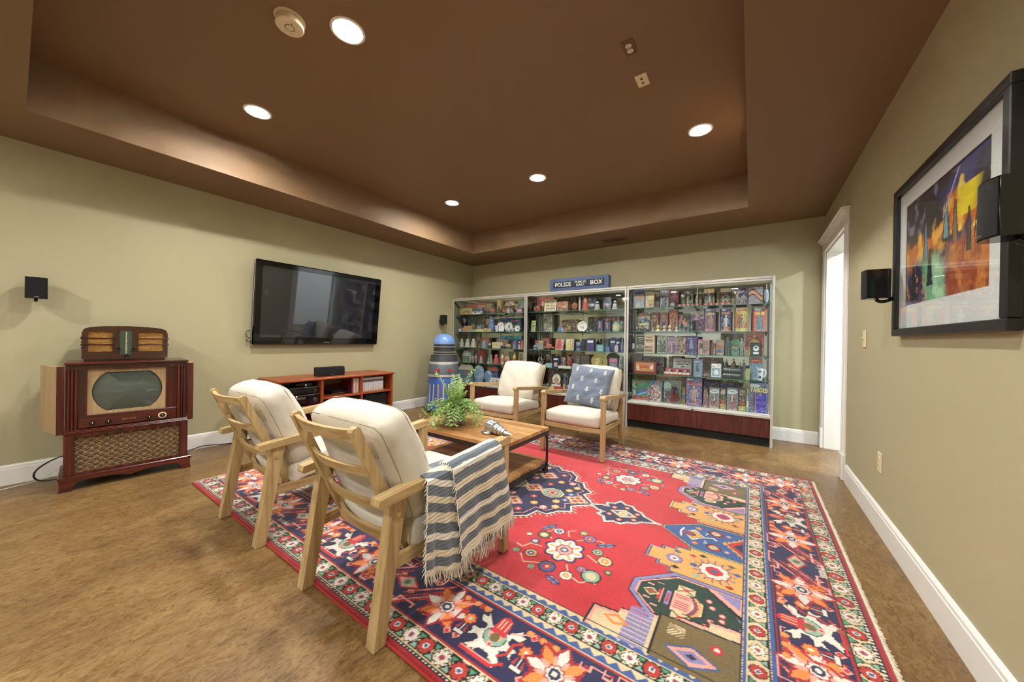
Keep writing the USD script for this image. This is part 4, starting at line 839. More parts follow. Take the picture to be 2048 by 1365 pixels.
def build_console():
    t = thing("television_console", "old mahogany television console with folded doors and woven diamond speaker grille", "television", con(.330), CR)
    W = .330
    # shaped bracket base
    pts = [(-W, 0), (-W + .004, .012), (-W + .010, .07), (-W, .074), (-W, .088), (W, .088), (W, .074), (W - .010, .07), (W - .004, .012), (W, 0), (W - .058, 0), (W - .062, .022), (W - .078, .052), (W - .105, .062), (.10, .060), (.05, .052), (.0, .040), (-.05, .052), (-.10, .060), (-W + .105, .062), (-W + .078, .052), (-W + .062, .022), (-W + .058, 0)]
    part("bracket_base", prism(pts, .024, "xz", -.012), "mahogany_x", t)
    for s in (-1, 1): part("base_side", prism([(-.012 + .02, 0), (.38, 0), (.38, .088), (.008, .088), (.008, .0)][:4], .022, "yz", s * (W - .015) - .011), "mahogany_y", t)
    part("base_moulding", bx(-W - .003, W + .003, -.014, .385, .084, .098, .004), "mahogany_x", t)
    # lower cabinet with the grille
    part("lower_cabinet", cat(bx(-.309, -.262, .004, .372, .098, .385, .002), bx(.262, .309, .004, .372, .098, .385, .002), bx(-.262, .262, .004, .372, .358, .385), bx(-.262, .262, .004, .372, .098, .114), bx(-.262, .262, .035, .372, .114, .358)), "mahogany_z", t)
    g, c = grille(.522, .243); part("speaker_grille", mv(g, (0, .027, .1145)), "grille_cloth", t, "brown woven cloth quilted in diamonds", smooth=True, cd=c)
    part("ledge_moulding", cat(bx(-.312, .312, -.004, .376, .385, .392, .002), bx(-.306, .306, .006, .374, .392, .400, .002), bx(-.300, .300, .016, .372, .400, .406, .002)), "mahogany_x", t)
    # upper cabinet
    part("upper_cabinet", cat(bx(-.304, -.285, .030, .376, .406, .852, .001), bx(.285, .304, .030, .376, .406, .852, .001), bx(-.285, .285, .09, .376, .406, .852), bx(-.285, .285, .034, .09, .823, .852), bx(-.285, -.208, .048, .09, .406, .823), bx(.186, .285, .048, .09, .406, .823)), "mahogany_z", t)
    for s in (-1, 1):
        for k in range(3): part("reeded_pillar", cyl((s * (.258 + .017 * k), .034 + .004 * (k == 1), .406), (s * (.258 + .017 * k), .034 + .004 * (k == 1), .826), .0088, n=14), "mahogany_z", t)
        sw = .25 if s < 0 else -.10      # the doors stand folded back, splayed a little from the sides
        dr = part("folded_door", mv(bx(-.016, .016, .003, .325, .389, .850, .003), (s * .323, .002, 0), rz=sw), "tan_veneer", t, "folded-back door with tan face")
        part("door_edge", mv(bx(-.0168, .0168, -.001, .004, .389, .850, .0015), (s * .323, .002, 0), rz=sw), "mahogany_z", dr)
    part("control_panel", bx(-.25, .25, .040, .09, .410, .496, .003), "mahogany_x", t)
    part("valance", prism([(-.21, .823), (-.10, .823), (-.06, .817), (0, .820), (.06, .817), (.10, .823), (.21, .823), (.21, .830), (-.21, .830)], .010, "xz", .038), "mahogany_x", t)
    # tan mask with the round-ended tube
    cx, cz = -.011, .6585
    tube_o = Point(cx, cz).buffer(.177, 48).intersection(sbox(-1, cz - .139, 1, cz + .139))
    part("screen_mask", prism(sbox(-.208, .497, .186, .823).difference(tube_o), .006, "xz", .056), "tan_veneer", t, "tan mask round the tube")
    n = 48; P = []; ring = np.array(tube_o.buffer(.004).exterior.coords)[:-1]
    V = [np.stack([cx + (ring[:, 0] - cx) * k, np.full(len(ring), .070 - .028 * (1 - k ** 2)), cz + (ring[:, 1] - cz) * k], 1) for k in (1, .85, .7, .5, .3, .12)] + [np.array([[cx, .042, cz]])]
    m = len(ring); F = [np.vstack([np.stack([i * m + np.arange(m), (i + 1) * m + np.arange(m), (i + 1) * m + (np.arange(m) + 1) % m], 1), np.stack([i * m + np.arange(m), (i + 1) * m + (np.arange(m) + 1) % m, i * m + (np.arange(m) + 1) % m], 1)]) for i in range(5)] + [np.stack([5 * m + np.arange(m), np.full(m, 6 * m), 5 * m + (np.arange(m) + 1) % m], 1)]
    part("picture_tube", (np.vstack(V), np.vstack(F)), "tube_glass", t, "greenish grey bulging picture tube", smooth=True)
    for x, z, r in ((-.184, .439, .0155), (-.110, .440, .0155), (.095, .440, .0155), (.166, .444, .0165)):
        kx = mv(lathe([(r, 0), (r, .010), (r * .86, .016), (r * .5, .018)], 20), rx=math.pi / 2)
        p = part("knob", mv(kx, (x, .040, z)), "knob_brown", t)
        part("pointer", bx(x - .0015, x + .0015, .0205, .023, z - .001, z + .011), "ivory_plastic", p)
    z = .444; part("dial_ring", mv(lathe([(.017, 0), (.024, .001), (.024, .005), (.017, .006)], 28), (.166, .040, z), rx=math.pi / 2), "ivory_plastic", t)
    part("maker_script", mv(text("RCA Victor", .012, .001, False, .072), (-.008, .039, .447)), "script_gold", t, "small gold script lettering")
    part("top", cat(bx(-.303, .303, .012, .380, .850, .858, .002), bx(-.310, .310, .002, .384, .858, .874, .004)), "mahogany_x", t)
build_console()

# ------------------------------------------------------------------ table radio on the console
mat("radio_cloth", {"tc": ("texture_coordinate", {}), "mp": ("mapping", {"scale": (30, 30, 260)}), "n": ("noise_texture", {"scale": 1.0, "detail": 4, "distortion": 1.0}), "r": ("rgb_ramp", {"ramp": [(.3, S("6b4620")), (.5, S("a87838")), (.7, S("c49a55"))]}), "p": ("principled_bsdf", {"roughness": .8})}, [("tc.object", "mp.vector"), ("mp.vector", "n.vector"), ("n.fac", "r.fac"), ("r.color", "p.base_color")])
plain("bakelite", S("3a1c12"), .18, coat_weight=.5)
plain("dial_glass", S("3c4a40"), .08)
def build_radio():
    t = thing("table_radio", "brown bakelite table radio with barred cloth grille standing on the old console", "radio", con(.315, -.215, .8745), CR)
    w, h, d = .222, .262, .185
    sec = [(-w, .016), (-w, h - .055), (-w + .010, h - .028), (-w + .035, h - .014), (-w * .5, h - .004), (0, h), (w * .5, h - .004), (w - .035, h - .014), (w - .010, h - .028), (w, h - .055), (w, .016), (w - .012, .010), (-w + .012, .010)]
    P = Polygon(sec); hole = sbox(-w + .030, .068, -.075, h - .042).union(sbox(.058, .068, w - .024, h - .042))
    part("case", cat(prism(P.difference(hole), .030, "xz", -.03), prism(P.buffer(-.006), d, "xz", 0.0), bx(-w + .012, w - .012, .0, d - .01, 0, .012), bx(-w + .02, w - .02, -.022, 0, 0, .012)), "bakelite", t, smooth=35)
    for a, b in ((-w + .028, -.072), (.056, w - .022)):
        part("speaker_cloth", bx(a, b, -.012, -.006, .066, h - .040), "radio_cloth", t, "golden brown grille cloth")
        for z in (.118, .166):
            e0, e1 = (a - .034, b + .006) if a < 0 else (a - .006, b + .030)
            part("grille_bar", mv(tube([(e0, -.030, z), (e1, -.030, z)], .0052, 10)), "bakelite", t)
    part("dial_surround", prism([(-.082, .012), (.066, .012), (.026, h - .008), (-.040, h - .008)], .022, "xz", -.044), "bakelite", t)
    g = prism([(-.038, .044), (.022, .044), (.022, h - .036), (-.038, h - .036)], .003, "xz", -.047); part("dial", g, "dial_glass", t, "dark green glass dial")
    part("dial_needle", bx(-.009, -.006, -.0485, -.047, .052, h - .044), "ivory_plastic", t)
    for i in range(11): part("dial_mark", bx(-.003, .004, -.0480, -.047, .062 + i * .0145, .0635 + i * .0145), "ivory_plastic", t)
    for x, z in ((-.048, .082), (.034, .080), (-.006, .027)): part("knob", mv(lathe([(.0135, 0), (.0135, .008), (.0115, .013), (.004, .011)], 20), (x, -.044, z), rx=math.pi / 2), "knob_brown", t)
    for s in (-1, 1):
        for z in (.09, .13, .17): part("side_vent", bx(s * w - .004, s * w + .004, .02, d - .03, z, z + .012, .002), "bakelite", t)
build_radio()

# ------------------------------------------------------------------ cables on the floor beside the console
q = con(-.045, -.33, 0)
single("power_cord", tube(smooth_curve([con(.012, -.30, .175), con(-.03, -.31, .165), con(-.105, -.315, .10), con(-.095, -.315, .035), con(-.03, -.305, .022), con(-.012, -.30, .012)], 40), .0052, 8), "black_plastic", "looped black power cord hanging behind the old television console", "cord", smooth=True)
single("antenna_wire", tube(smooth_curve([(-4.18, -.65, .004), (-4.16, -.30, .004), (-4.15, -.10, .006), (-4.20, .08, .010), (-4.235, .16, .008)], 40), .0032, 6), "white_plastic", "thin pale cable lying on the floor left of the console", "cable", smooth=True)
single("floor_cable", tube(smooth_curve([(-4.22, .84, .006), (-4.258, 1.0, .022), (-4.262, 1.08, .022), (-4.235, 1.25, .006), (-4.25, 1.40, .006), (-4.26, 1.6, .006)], 40), .0045, 6), "steel_dark", "grey cable lying along the baseboard behind the left armchair", "cable", smooth=True)

# ------------------------------------------------------------------ flat television on the wall (front normal +x, tipped forward)
def build_tv():
    t = thing("flat_television", "large black flat television mounted on the wall tipped forward", "television", (-4.20, 2.133, 1.425), math.pi / 2, tilt=(.098, 0, 0))
    # local: x along the wall (+Y world), -y towards the room
    w, h = 1.452, .888
    part("bezel", cat(bx(-w / 2, w / 2, -.012, .042, -h / 2, h / 2, .010)), "black_gloss", t, "glossy black bezel")
    part("rim", bx(-w / 2 - .002, w / 2 + .002, .0, .006, -h / 2 - .002, h / 2 + .002, .002), "aluminium", t)
    part("screen", bx(-.662, .636, -.0135, -.0115, -.362, .384), "tv_screen", t, "dark reflective screen")
    part("rear_housing", bx(-.55, .55, .042, .056, -.33, .33, .006), "black_matte", t)
    part("maker_lettering", mv(text("SAMSUNG", .011, .001, True, .075), (.03, -.0125, -.415)), "silver", t, "small silver maker's lettering")
    part("bottom_trim", prism([(-.14, -.418), (.09, -.418), (.06, -.432), (-.11, -.432)], .003, "xz", -.0145), "black_plastic", t)
plain("tv_screen", S("1f2027"), .03, ior=1.75)
build_tv()
t = thing("wall_bracket", "black steel wall bracket behind the flat television", "bracket", (-4.299, 2.13, 1.45))
part("wall_plate", bx(0, .012, -.30, .30, -.16, .16), "black_matte", t); part("bracket_arm", bx(.010, .046, -.25, -.21, -.13, .13), "black_matte", t); part("bracket_arm", bx(.010, .046, .21, .25, -.13, .13), "black_matte", t)
single("loose_cable", tube(smooth_curve([(-4.285, 1.405, 1.13), (-4.27, 1.37, 1.11), (-4.27, 1.375, 1.07), (-4.275, 1.40, 1.055), (-4.27, 1.375, 1.04), (-4.275, 1.38, 1.02), (-4.285, 1.42, 1.03)], 40), .003, 6), "steel_dark", "curled cable end at the left edge of the flat television", "cable", smooth=True)

# ------------------------------------------------------------------ low media stand
SX0, SX1, SY0, SY1, SZ = -4.27, -3.775, 1.475, 2.812, .637
def build_stand():
    t = thing("media_stand", "long low cherry wood media stand with open bays", "media stand", (SX0, SY0, 0))
    L, D = SY1 - SY0, SX1 - SX0; B = lambda x0, x1, y0, y1, z0, z1, c=.001: bx(x0, x1, y0, y1, z0, z1, c)
    part("top", B(0, D, 0, L, SZ - .024, SZ, .006), "cherry_y", t)
    part("base_moulding", cat(B(.01, D - .004, .006, L - .006, .078, .102, .005)), "cherry_y", t)
    for y in (.03, L - .03): part("plinth_foot", B(.03, D - .025, y - .018, y + .018, 0, .08), "cherry_z", t)
    part("plinth", B(D - .07, D - .05, .04, L - .04, 0, .08), "cherry_y", t)
    for y0, y1 in ((.016, .036), (L - .036, L - .016)): part("side_panel", B(.01, D - .014, y0, y1, .100, SZ - .022), "cherry_z", t)
    d1, d2 = .436, .898
    for y in (d1, d2): part("divider", B(.02, D - .018, y - .010, y + .010, .100, SZ - .022), "cherry_z", t)
    part("back_panel", B(.012, .018, .03, L - .03, .1, .50, 0), "cherry_z", t)
    part("shelf", B(.02, D - .022, .036, d1 - .010, .330, .350), "cherry_y", t)
    part("shelf", B(.02, D - .022, d1 + .010, d2 - .010, .398, .418), "cherry_y", t)
    part("shelf", B(.02, D - .022, d1 + .010, d2 - .010, .278, .296), "cherry_y", t)
    part("shelf", B(.02, D - .022, d2 + .010, L - .036, .400, .420), "cherry_y", t)
    part("drawer_front", B(D - .024, D - .012, d1 + .014, d2 - .014, .12, .272, .003), "cherry_y", t)
    return d1 + SY0, d2 + SY0
D1, D2 = build_stand()
def box_at(m, x, y, z): return mv(m, (x, y, z))
# audio gear; fronts face +x
def gear(name, label, cat_, y0, y1, z0, h, xf, depth, build):
    t = thing(name, label, cat_, (xf, (y0 + y1) / 2, z0)); w = y1 - y0
    part("chassis", bx(-depth, -.006, -w / 2 + .004, w / 2 - .004, .008, h, .002), "black_matte", t)
    part("front_panel", bx(-.006, 0, -w / 2, w / 2, .008, h, .002), "black_gloss", t)
    for y in (-w / 2 + .04, w / 2 - .04): part("foot", cyl((-.03, y, 0), (-.03, y, .009), .012), "black_plastic", t)
    build(t, w, h); return t
def kn(t, y, z, r, m="silver"): part("knob", mv(lathe([(r, 0), (r * .98, .014), (r * .8, .017)], 28), (0, y, z), ry=math.pi / 2), m, t)
def recv(t, w, h):
    kn(t, w / 2 - .05, h * .45, .027, "steel_dark"); part("display", bx(0, .001, -w * .28, w * .12, h * .62, h * .82), "dial_glass", t)
    for i in range(7): part("button", bx(0, .003, -w * .38 + i * .030, -w * .38 + i * .030 + .014, h * .28, h * .34), "steel_dark", t)
    part("trim_line", bx(0, .002, -w / 2, w / 2, h - .006, h - .002), "silver", t); part("power_light", ball(.0035, (.002, -w * .12, h * .90), sub=1), "led_blue", t)
def deck(t, w, h):
    kn(t, w / 2 - .045, h * .5, .020, "steel_dark"); part("disc_drawer", bx(0, .002, -w * .25, w * .16, h * .45, h * .72), "black_plastic", t); part("trim_line", bx(0, .002, -w / 2, w / 2, h - .005, h - .002), "silver", t)
gear("audio_receiver", "black audio receiver on the stand's left shelf, lower of the pair", "audio receiver", SY0 + .045, D1 - .018, .351, .118, SX1 - .045, .33, recv)
gear("disc_player", "black disc player stacked on the lower receiver", "disc player", SY0 + .050, D1 - .020, .4695, .075, SX1 - .060, .30, deck)
def smallbox(t, w, h): part("power_light", ball(.0035, (.001, w * .1, h * .5), sub=1), "led_blue", t)
gear("set_top_box", "small black set-top box with a blue light on the disc player", "set-top box", SY0 + .20, SY0 + .36, .545, .040, SX1 - .09, .14, smallbox)
def dvd(t, w, h): part("disc_drawer", bx(0, .001, -w * .3, w * .1, h * .5, h * .8), "black_plastic", t); part("trim_line", bx(0, .0015, -w / 2, w / 2, .009, .012), "silver", t); part("button", mv(lathe([(.006, 0), (.006, .003)], 16), (0, w / 2 - .03, h * .5), ry=math.pi / 2), "silver", t)
gear("video_player", "slim black video player with a silver line in the lower middle bay", "video player", D1 + .018, D2 - .018, .297, .078, SX1 - .035, .32, dvd)
gear("disc_player", "slim black player on the upper middle shelf of the stand", "disc player", D1 + .17, D2 - .09, .419, .045, SX1 - .16, .22, dvd)
t = thing("subwoofer", "black box subwoofer with grey cloth front in the stand's right bay", "subwoofer", (SX1 - .05, (D2 + SY1) / 2 - .01, .1025))
part("cabinet", bx(-.34, -.02, -.155, .155, .012, .285, .006), "black_matte", t); part("cloth_front", rbox(.29, .02, .262, .009)[0:2] if 0 else mv(rbox(.29, .022, .262, .010, n=(10, 3, 10)), (-.012, 0, .018), rz=math.pi / 2), "black_cloth", t, smooth=True)
for y in (-.12, .12): part("foot", cyl((-.06, y, 0), (-.06, y, .013), .014), "black_plastic", t)
t = thing("printed_box", "cream printed card propped at the back of the stand's left bay", "card", (SX0 + .035, SY0 + .22, .352)); part("card", bx(0, .006, -.16, .10, 0, .235), "ivory_plastic", t)
# dark red folder and pale books in the middle bay
single("folder", bx(0, .22, 0, .012, 0, .185, .002), "folder_red", "dark red folder standing in the middle bay of the stand", "folder", (SX1 - .30, D2 - .10, .419)) if plain("folder_red", S("5b1119"), .45) else None
for i, (c, y) in enumerate((("e2c9c0", .066), ("d9a9a0", .044), ("e6ded2", .022))):
    plain(f"spine_{i}", S(c), .5); single("book", bx(0, .15, 0, .018, 0, .178, .002), f"spine_{i}", ("pale pink book beside the folder in the media stand", "dusty pink book in the media stand's middle bay", "cream book against the divider in the media stand")[i], "book", (SX1 - .22, D2 - .012 - y, .419))
plain("case_white", S("d6d6dc"), .35); vcol("case_print", .35)
def disc_case():
    t = thing("disc_case", "white-spined disc case in the row on the stand's right shelf", "disc case", (SX1 - .075, D2 + .022, .4205), group="white-spined disc cases on the media stand's right shelf")
    part("shell", bx(-.13, 0, 0, .0148, 0, .166, .0012), "case_white", t)
    part("spine_band", bx(-.0005, .0006, .001, .0138, .112, .140), "pillow_blue", t); part("spine_title", bx(-.0005, .0008, .004, .011, .118, .134), "folder_red", t); part("spine_foot", bx(-.0005, .0006, .001, .0138, .012, .040), "ivory_plastic", t)
    return t
dc = disc_case()
for i in range(1, 19): dup(dc, (SX1 - .075 - .002 * (i % 3), D2 + .022 + i * .0156 + (.006 if i > 9 else 0), .4205))
t = thing("center_speaker", "black rounded centre loudspeaker lying on top of the media stand", "loudspeaker", (-3.955, 2.068, SZ + .001), 0)
sec = Point(0, .05).buffer(.052, 24).union(sbox(-.05, .0, .045, .096)).intersection(sbox(-.2, .0, .05, .2))
v, f = prism(sec, .30, "xz", -.15); part("cabinet", (v, f), "black_matte", t, smooth=40); v, f = prism([(.045, .004), (.052, .006), (.054, .05), (.050, .094), (.045, .096)], .286, "xz", -.143); part("cloth_front", (v, f), "black_cloth", t); part("badge", bx(.0535, .0545, -.012, .012, .012, .017), "silver", t)

# ------------------------------------------------------------------ satellite speakers
def satellite(label, loc, rz, wall_dx):
    """A small bowed speaker; its front looks along local +x; the bracket reaches back along -x by wall_dx."""
    t = thing("wall_speaker", label, "loudspeaker", loc, rz)
    front = [(.012 + .012 * (1 - (y / .046) ** 2), y) for y in np.linspace(-.046, .046, 13)]
    body = Polygon(front + [(-.06, .040), (-.075, .028), (-.08, 0), (-.075, -.028), (-.06, -.040)]); v, f = prism(body.buffer(.002), .150, "xy", -.075); part("cabinet", (v, f), "black_gloss", t, smooth=30)
    g = Polygon([(x + .004, y * .97) for x, y in front] + [(x - .004, y * .97) for x, y in front[::-1]]); v, f = prism(g, .144, "xy", -.072); part("grille", (v, f), "black_cloth", t, "black cloth grille", smooth=40)
    part("badge", bx(.026, .0285, -.010, .010, -.066, -.062), "silver", t)
    b = mv(lathe([(.030, 0), (.030, .004), (.020, .010), (.010, .012)], 24), (-wall_dx, 0, -.02), ry=math.pi / 2); part("wall_rosette", mv((b[0], b[1])), "silver", t)
    part("bracket", tube(smooth_curve([(-wall_dx + .008, 0, -.02), (-wall_dx + .03, 0, -.075), (-.05, 0, -.090), (-.03, 0, -.076)], 16), .008, 8), "black_plastic", t, smooth=True)
satellite("small black loudspeaker on the left wall above the old television", (-4.165, .097, 1.392), 0, .132)
satellite("small black loudspeaker near the far end of the left wall", (-4.195, 4.085, 1.392), 0, .102)
satellite("small black loudspeaker on the right wall between the door and the painting", (.505, 2.578, 1.392), math.pi, .117)
satellite("small black loudspeaker on the right wall in front of the painting", (.512, 1.432, 1.425), math.pi, .11)
# ------------------------------------------------------------------ framed painting (glazed) on the right wall; local x runs along the wall towards the camera
def printed(w, h, fn, nx, nz, t=.002):
    """A flat sheet in the xz plane facing -y with colours fn(x, z) -> rgb; x and z run 0..1."""
    x, z = np.meshgrid(np.linspace(0, 1, nx), np.linspace(0, 1, nz), indexing="ij"); C = fn(x, z).reshape(-1, 3)
    V = np.stack([(x - .5) * w, x * 0, (z - .5) * h], -1).reshape(-1, 3); idx = np.arange(nx * nz).reshape(nx, nz); A, B, Cc, D = idx[:-1, :-1].ravel(), idx[1:, :-1].ravel(), idx[1:, 1:].ravel(), idx[:-1, 1:].ravel()
    F = np.vstack([np.stack([A, B, Cc], 1), np.stack([A, Cc, D], 1)])
    rim = np.r_[idx[0], idx[1:, -1], idx[-1, -2::-1], idx[-2:0:-1, 0]]; k = len(V); r2 = np.arange(len(rim)); Vb = V[rim] + [0, t, 0]
    F = np.vstack([F, np.stack([rim, np.roll(rim, -1), np.roll(k + r2, -1)], 1), np.stack([rim, np.roll(k + r2, -1), k + r2], 1)])
    return (np.vstack([V, Vb]), F), np.vstack([C, C[rim]])
def mixc(a, b, t): return a * (1 - t[..., None]) + np.asarray(b) * t[..., None]
def painting(x, z):
    p = lambda s, k, sx=1, sz=1: meshkit.fbm(np.stack([x * s * sx, z * s * sz, x * 0 + k], -1), 4, k)
    n1, n2, n3, n4 = p(4, 1), p(7, 2), p(14, 3, 1, .5), p(22, 4)
    w = lambda e0, e1, v: np.clip((v - e0) / (e1 - e0), 0, 1)
    C = np.broadcast_to(np.array(S("1b1c2a")), x.shape + (3,)).copy(); C = mixc(C, S("3b3f78"), w(.45, .62, n1 + .3 * (x - .5))); C = mixc(C, S("8d85a8"), w(.62, .70, n3) * (z > .6) * .7)
    fire = w(.50, .60, n1 * .6 + n3 * .4 + .18 - np.abs(z - .55 - .15 * (x - .5)) * .9)
    C = mixc(C, S("c96a22"), fire); C = mixc(C, S("ecae3f"), w(.52, .62, n3) * fire); C = mixc(C, S("f4dd70"), w(.58, .66, n2 * .5 + n3 * .5 - np.abs(x - .72) * .3) * fire)
    C = mixc(C, S("e8d21f"), w(.10, .02, np.abs(x - .78 - .12 * (z - .7)) - .03 * n2 * 2) * (z > .58) * (z < .80))
    low = w(.42, .30, z + .10 * (n2 - .5)); C = mixc(C, S("3b3350"), low); C = mixc(C, S("7c6a86"), low * w(.5, .6, n3)); C = mixc(C, S("c08446"), low * w(.56, .64, n4))
    gv = low * w(.16, .10, np.abs(x - .40 - .25 * (.25 - z)) + .05 * (n2 - .5)); C = mixc(C, S("7fb98f"), gv); C = mixc(C, S("aad3a8"), gv * w(.5, .6, n3))
    rd = w(.30, .24, np.hypot((x - .80) * 1.1, (z - .12) * .8) + .10 * (n2 - .5)); C = mixc(C, S("a2431f"), rd * .95); C = mixc(C, S("c77a36"), rd * w(.52, .62, n3))
    for cx, top, wd, col in ((.30, .72, .030, "5b87a0"), (.36, .46, .034, "26323c"), (.56, .80, .034, "6fa0ac"), (.66, .74, .030, "8c6a4c"), (.12, .36, .05, "2a2838"), (.90, .70, .05, "5a4a44"), (.80, .62, .022, "41404a"), (.22, .30, .035, "4a3f5e")):
        base = top - .32; tt = np.clip((top - z) / .32, 0, 1); m = (z < top) & (z > base) & (np.abs(x - cx) < wd * (.15 + .85 * tt ** .8) * (1 + .25 * np.sign(np.sin(z * 90)))); C[m] = (np.array(S(col)) * (.55 + .9 * n4[..., None]))[m]
        e = (z < top) & (z > base) & (np.abs(np.abs(x - cx) - wd * (.15 + .85 * tt ** .8)) < .004); C[e] = S("15141a")
    st = np.random.default_rng(1).random(x.shape) > .9985; C[st & (z > .72)] = S("dfe3f0")
    k = np.abs((x - .50) - (z - .62) * .55) < .010; C[k & (z > .66) & (z < .97)] = S("a9a6d0")
    s = np.abs(z - .985 + .02 * n2) < .0; C[s] = 0
    return np.clip(C * (.82 + .36 * n4[..., None]), 0, 1)
plain("frame_black", S("141312"), .38); plain("mat_board", S("d8d8d6"), .85)
def build_painting():
    y0, y1, z0, z1 = 1.605, 2.585, 1.122, 1.858; W, Hh = y1 - y0, z1 - z0
    t = thing("framed_painting", "black framed painting of a burning city under a white mount", "painting", (WR - .001, (y0 + y1) / 2, (z0 + z1) / 2), -math.pi / 2)
    # local: x -> world -Y, -y -> world -X (out of the wall)
    for a in ((-W / 2, W / 2, Hh / 2 - .036, Hh / 2), (-W / 2, W / 2, -Hh / 2, -Hh / 2 + .036), (-W / 2, -W / 2 + .036, -Hh / 2 + .036, Hh / 2 - .036), (W / 2 - .036, W / 2, -Hh / 2 + .036, Hh / 2 - .036)): part("frame_rail", bx(a[0], a[1], -.032, 0, a[2], a[3], .003), "frame_black", t)
    ax0, ax1, az0, az1 = -W / 2 + .115, W / 2 - .14, -Hh / 2 + .145, Hh / 2 - .112
    part("mount", prism(sbox(-W / 2 + .03, -Hh / 2 + .03, W / 2 - .03, Hh / 2 - .03).difference(sbox(ax0, az0, ax1, az1)), .003, "xz", -.014), "mat_board", t, "white card mount")
    g, c = printed(ax1 - ax0 + .004, az1 - az0 + .004, painting, 300, 200); part("canvas", mv(g, ((ax0 + ax1) / 2, -.009, (az0 + az1) / 2)), "print", t, "painted scene of flames, spires and a green valley", smooth=False, cd=c)
    part("glazing", bx(-W / 2 + .034, W / 2 - .034, -.021, -.019, -Hh / 2 + .034, Hh / 2 - .034), "pane", t, "clear picture glass", smooth=False)
    part("backing", bx(-W / 2 + .004, W / 2 - .004, -.006, 0, -Hh / 2 + .004, Hh / 2 - .004), "frame_black", t)
build_painting()

# ------------------------------------------------------------------ switches, outlets, smoke alarm, grille
plain("slot_dark", S("2a2118"), .6); plain("plate_brown", S("6a5038"), .5)
def duplex(t, plate, face, z=0):
    part("plate", bx(-.035, .035, -.006, 0, -.057, .057, .003), plate, t)
    for s in (-1, 1):
        P = Point(0, s * .0195).buffer(.017, 16).intersection(sbox(-.02, s * .0195 - .0145, .02, s * .0195 + .0145)); r = part("receptacle", prism(P, .0025, "xz", -.0085), face, t)
        part("slot", cat(bx(-.0075, -.0055, -.0091, -.0084, s * .0195 - .001, s * .0195 + .007), bx(.0055, .0075, -.0091, -.0084, s * .0195 - .001, s * .0195 + .007), bx(-.002, .002, -.0091, -.0084, s * .0195 - .009, s * .0195 - .005)), "slot_dark", r, kind="stuff")
    part("screw", mv(lathe([(.003, 0), (.002, .001)], 10), (0, -.006, 0), rx=math.pi / 2), "aluminium", t)
t = thing("wall_outlet", "ivory power outlet low on the right wall", "outlet", (WR, 2.873, .395), -math.pi / 2); duplex(t, "ivory_plastic", "ivory_plastic")
t = thing("light_switch", "ivory toggle light switch between the door and painting", "light switch", (WR, 3.25, 1.115), -math.pi / 2)
part("plate", bx(-.035, .035, -.006, 0, -.057, .057, .003), "ivory_plastic", t); part("toggle", mv(bx(-.005, .005, -.016, 0, -.006, .006, .002), (0, -.004, .002), rx=-.5), "ivory_plastic", t); part("screw", cat(mv(lathe([(.003, 0), (.002, .001)], 10), (0, -.006, .03), rx=math.pi / 2)), "aluminium", t); part("screw", mv(lathe([(.003, 0), (.002, .001)], 10), (0, -.006, -.03), rx=math.pi / 2), "aluminium", t)
t = thing("ceiling_outlet", "brown-painted power outlet plate with two ivory sockets on the ceiling", "outlet", (-.604, 2.02, HT), 0, tilt=(math.pi / 2, 0, 0)); duplex(t, "plate_brown", "ivory_plastic")
t = thing("data_plate", "ivory data socket plate on the ceiling beside the brown outlet", "wall plate", (-.607, 2.318, HT), 0, tilt=(math.pi / 2, 0, 0))
part("plate", bx(-.036, .036, -.006, 0, -.058, .058, .003), "ivory_plastic", t); part("jack", bx(-.007, .007, -.0075, -.005, .010, .024), "slot_dark", t); part("coax_jack", mv(lathe([(.005, 0), (.005, .007), (.003, .008)], 14), (0, -.006, -.016), rx=math.pi / 2), "steel_dark", t)
for z in (.035, -.035): part("screw", mv(lathe([(.0035, 0), (.002, .001)], 10), (0, -.006, z), rx=math.pi / 2), "steel_dark", t)
t = thing("smoke_alarm", "round white smoke alarm on the dark ceiling", "smoke alarm", (-2.058, .838, HT)); plain("alarm_cream", S("e3d5b4"), .45)
part("mounting_plate", lathe([(.071, -.007), (.073, -.004), (.073, 0)], 40), "alarm_cream", t, smooth=40)
part("body", lathe([(.0, -.046), (.050, -.046), (.064, -.043), (.067, -.038), (.067, -.020), (.062, -.013), (.062, -.006)], 40, cap=False), "alarm_cream", t, smooth=40)
part("test_button", lathe([(.0, -.0485), (.018, -.0485), (.020, -.046)], 28, cap=False), "alarm_cream", t); part("button_ring", lathe([(.0200, -.0464), (.0215, -.0468), (.023, -.0464)], 32, cap=False), "slot_dark", t)
for x in (.028, .034): part("indicator", bx(x, x + .004, -.008 + .002, -.002, -.0466, -.0455), "slot_dark", t)
t = thing("ceiling_vent", "brown slotted air vent in the soffit above the middle case", "vent", (-1.535, 4.60, HS)); part("frame", cat(bx(-.155, .155, -.062, -.046, -.008, 0), bx(-.155, .155, .046, .062, -.008, 0), bx(-.155, -.135, -.046, .046, -.008, 0), bx(.135, .155, -.046, .046, -.008, 0), bx(-.006, .006, -.046, .046, -.008, 0)), "plate_brown", t)
for i in range(7): part("louvre", mv(bx(-.135, .135, -.005, .005, -.001, .001), (0, -.036 + i * .012, -.0045), rx=.6), "plate_brown", t)

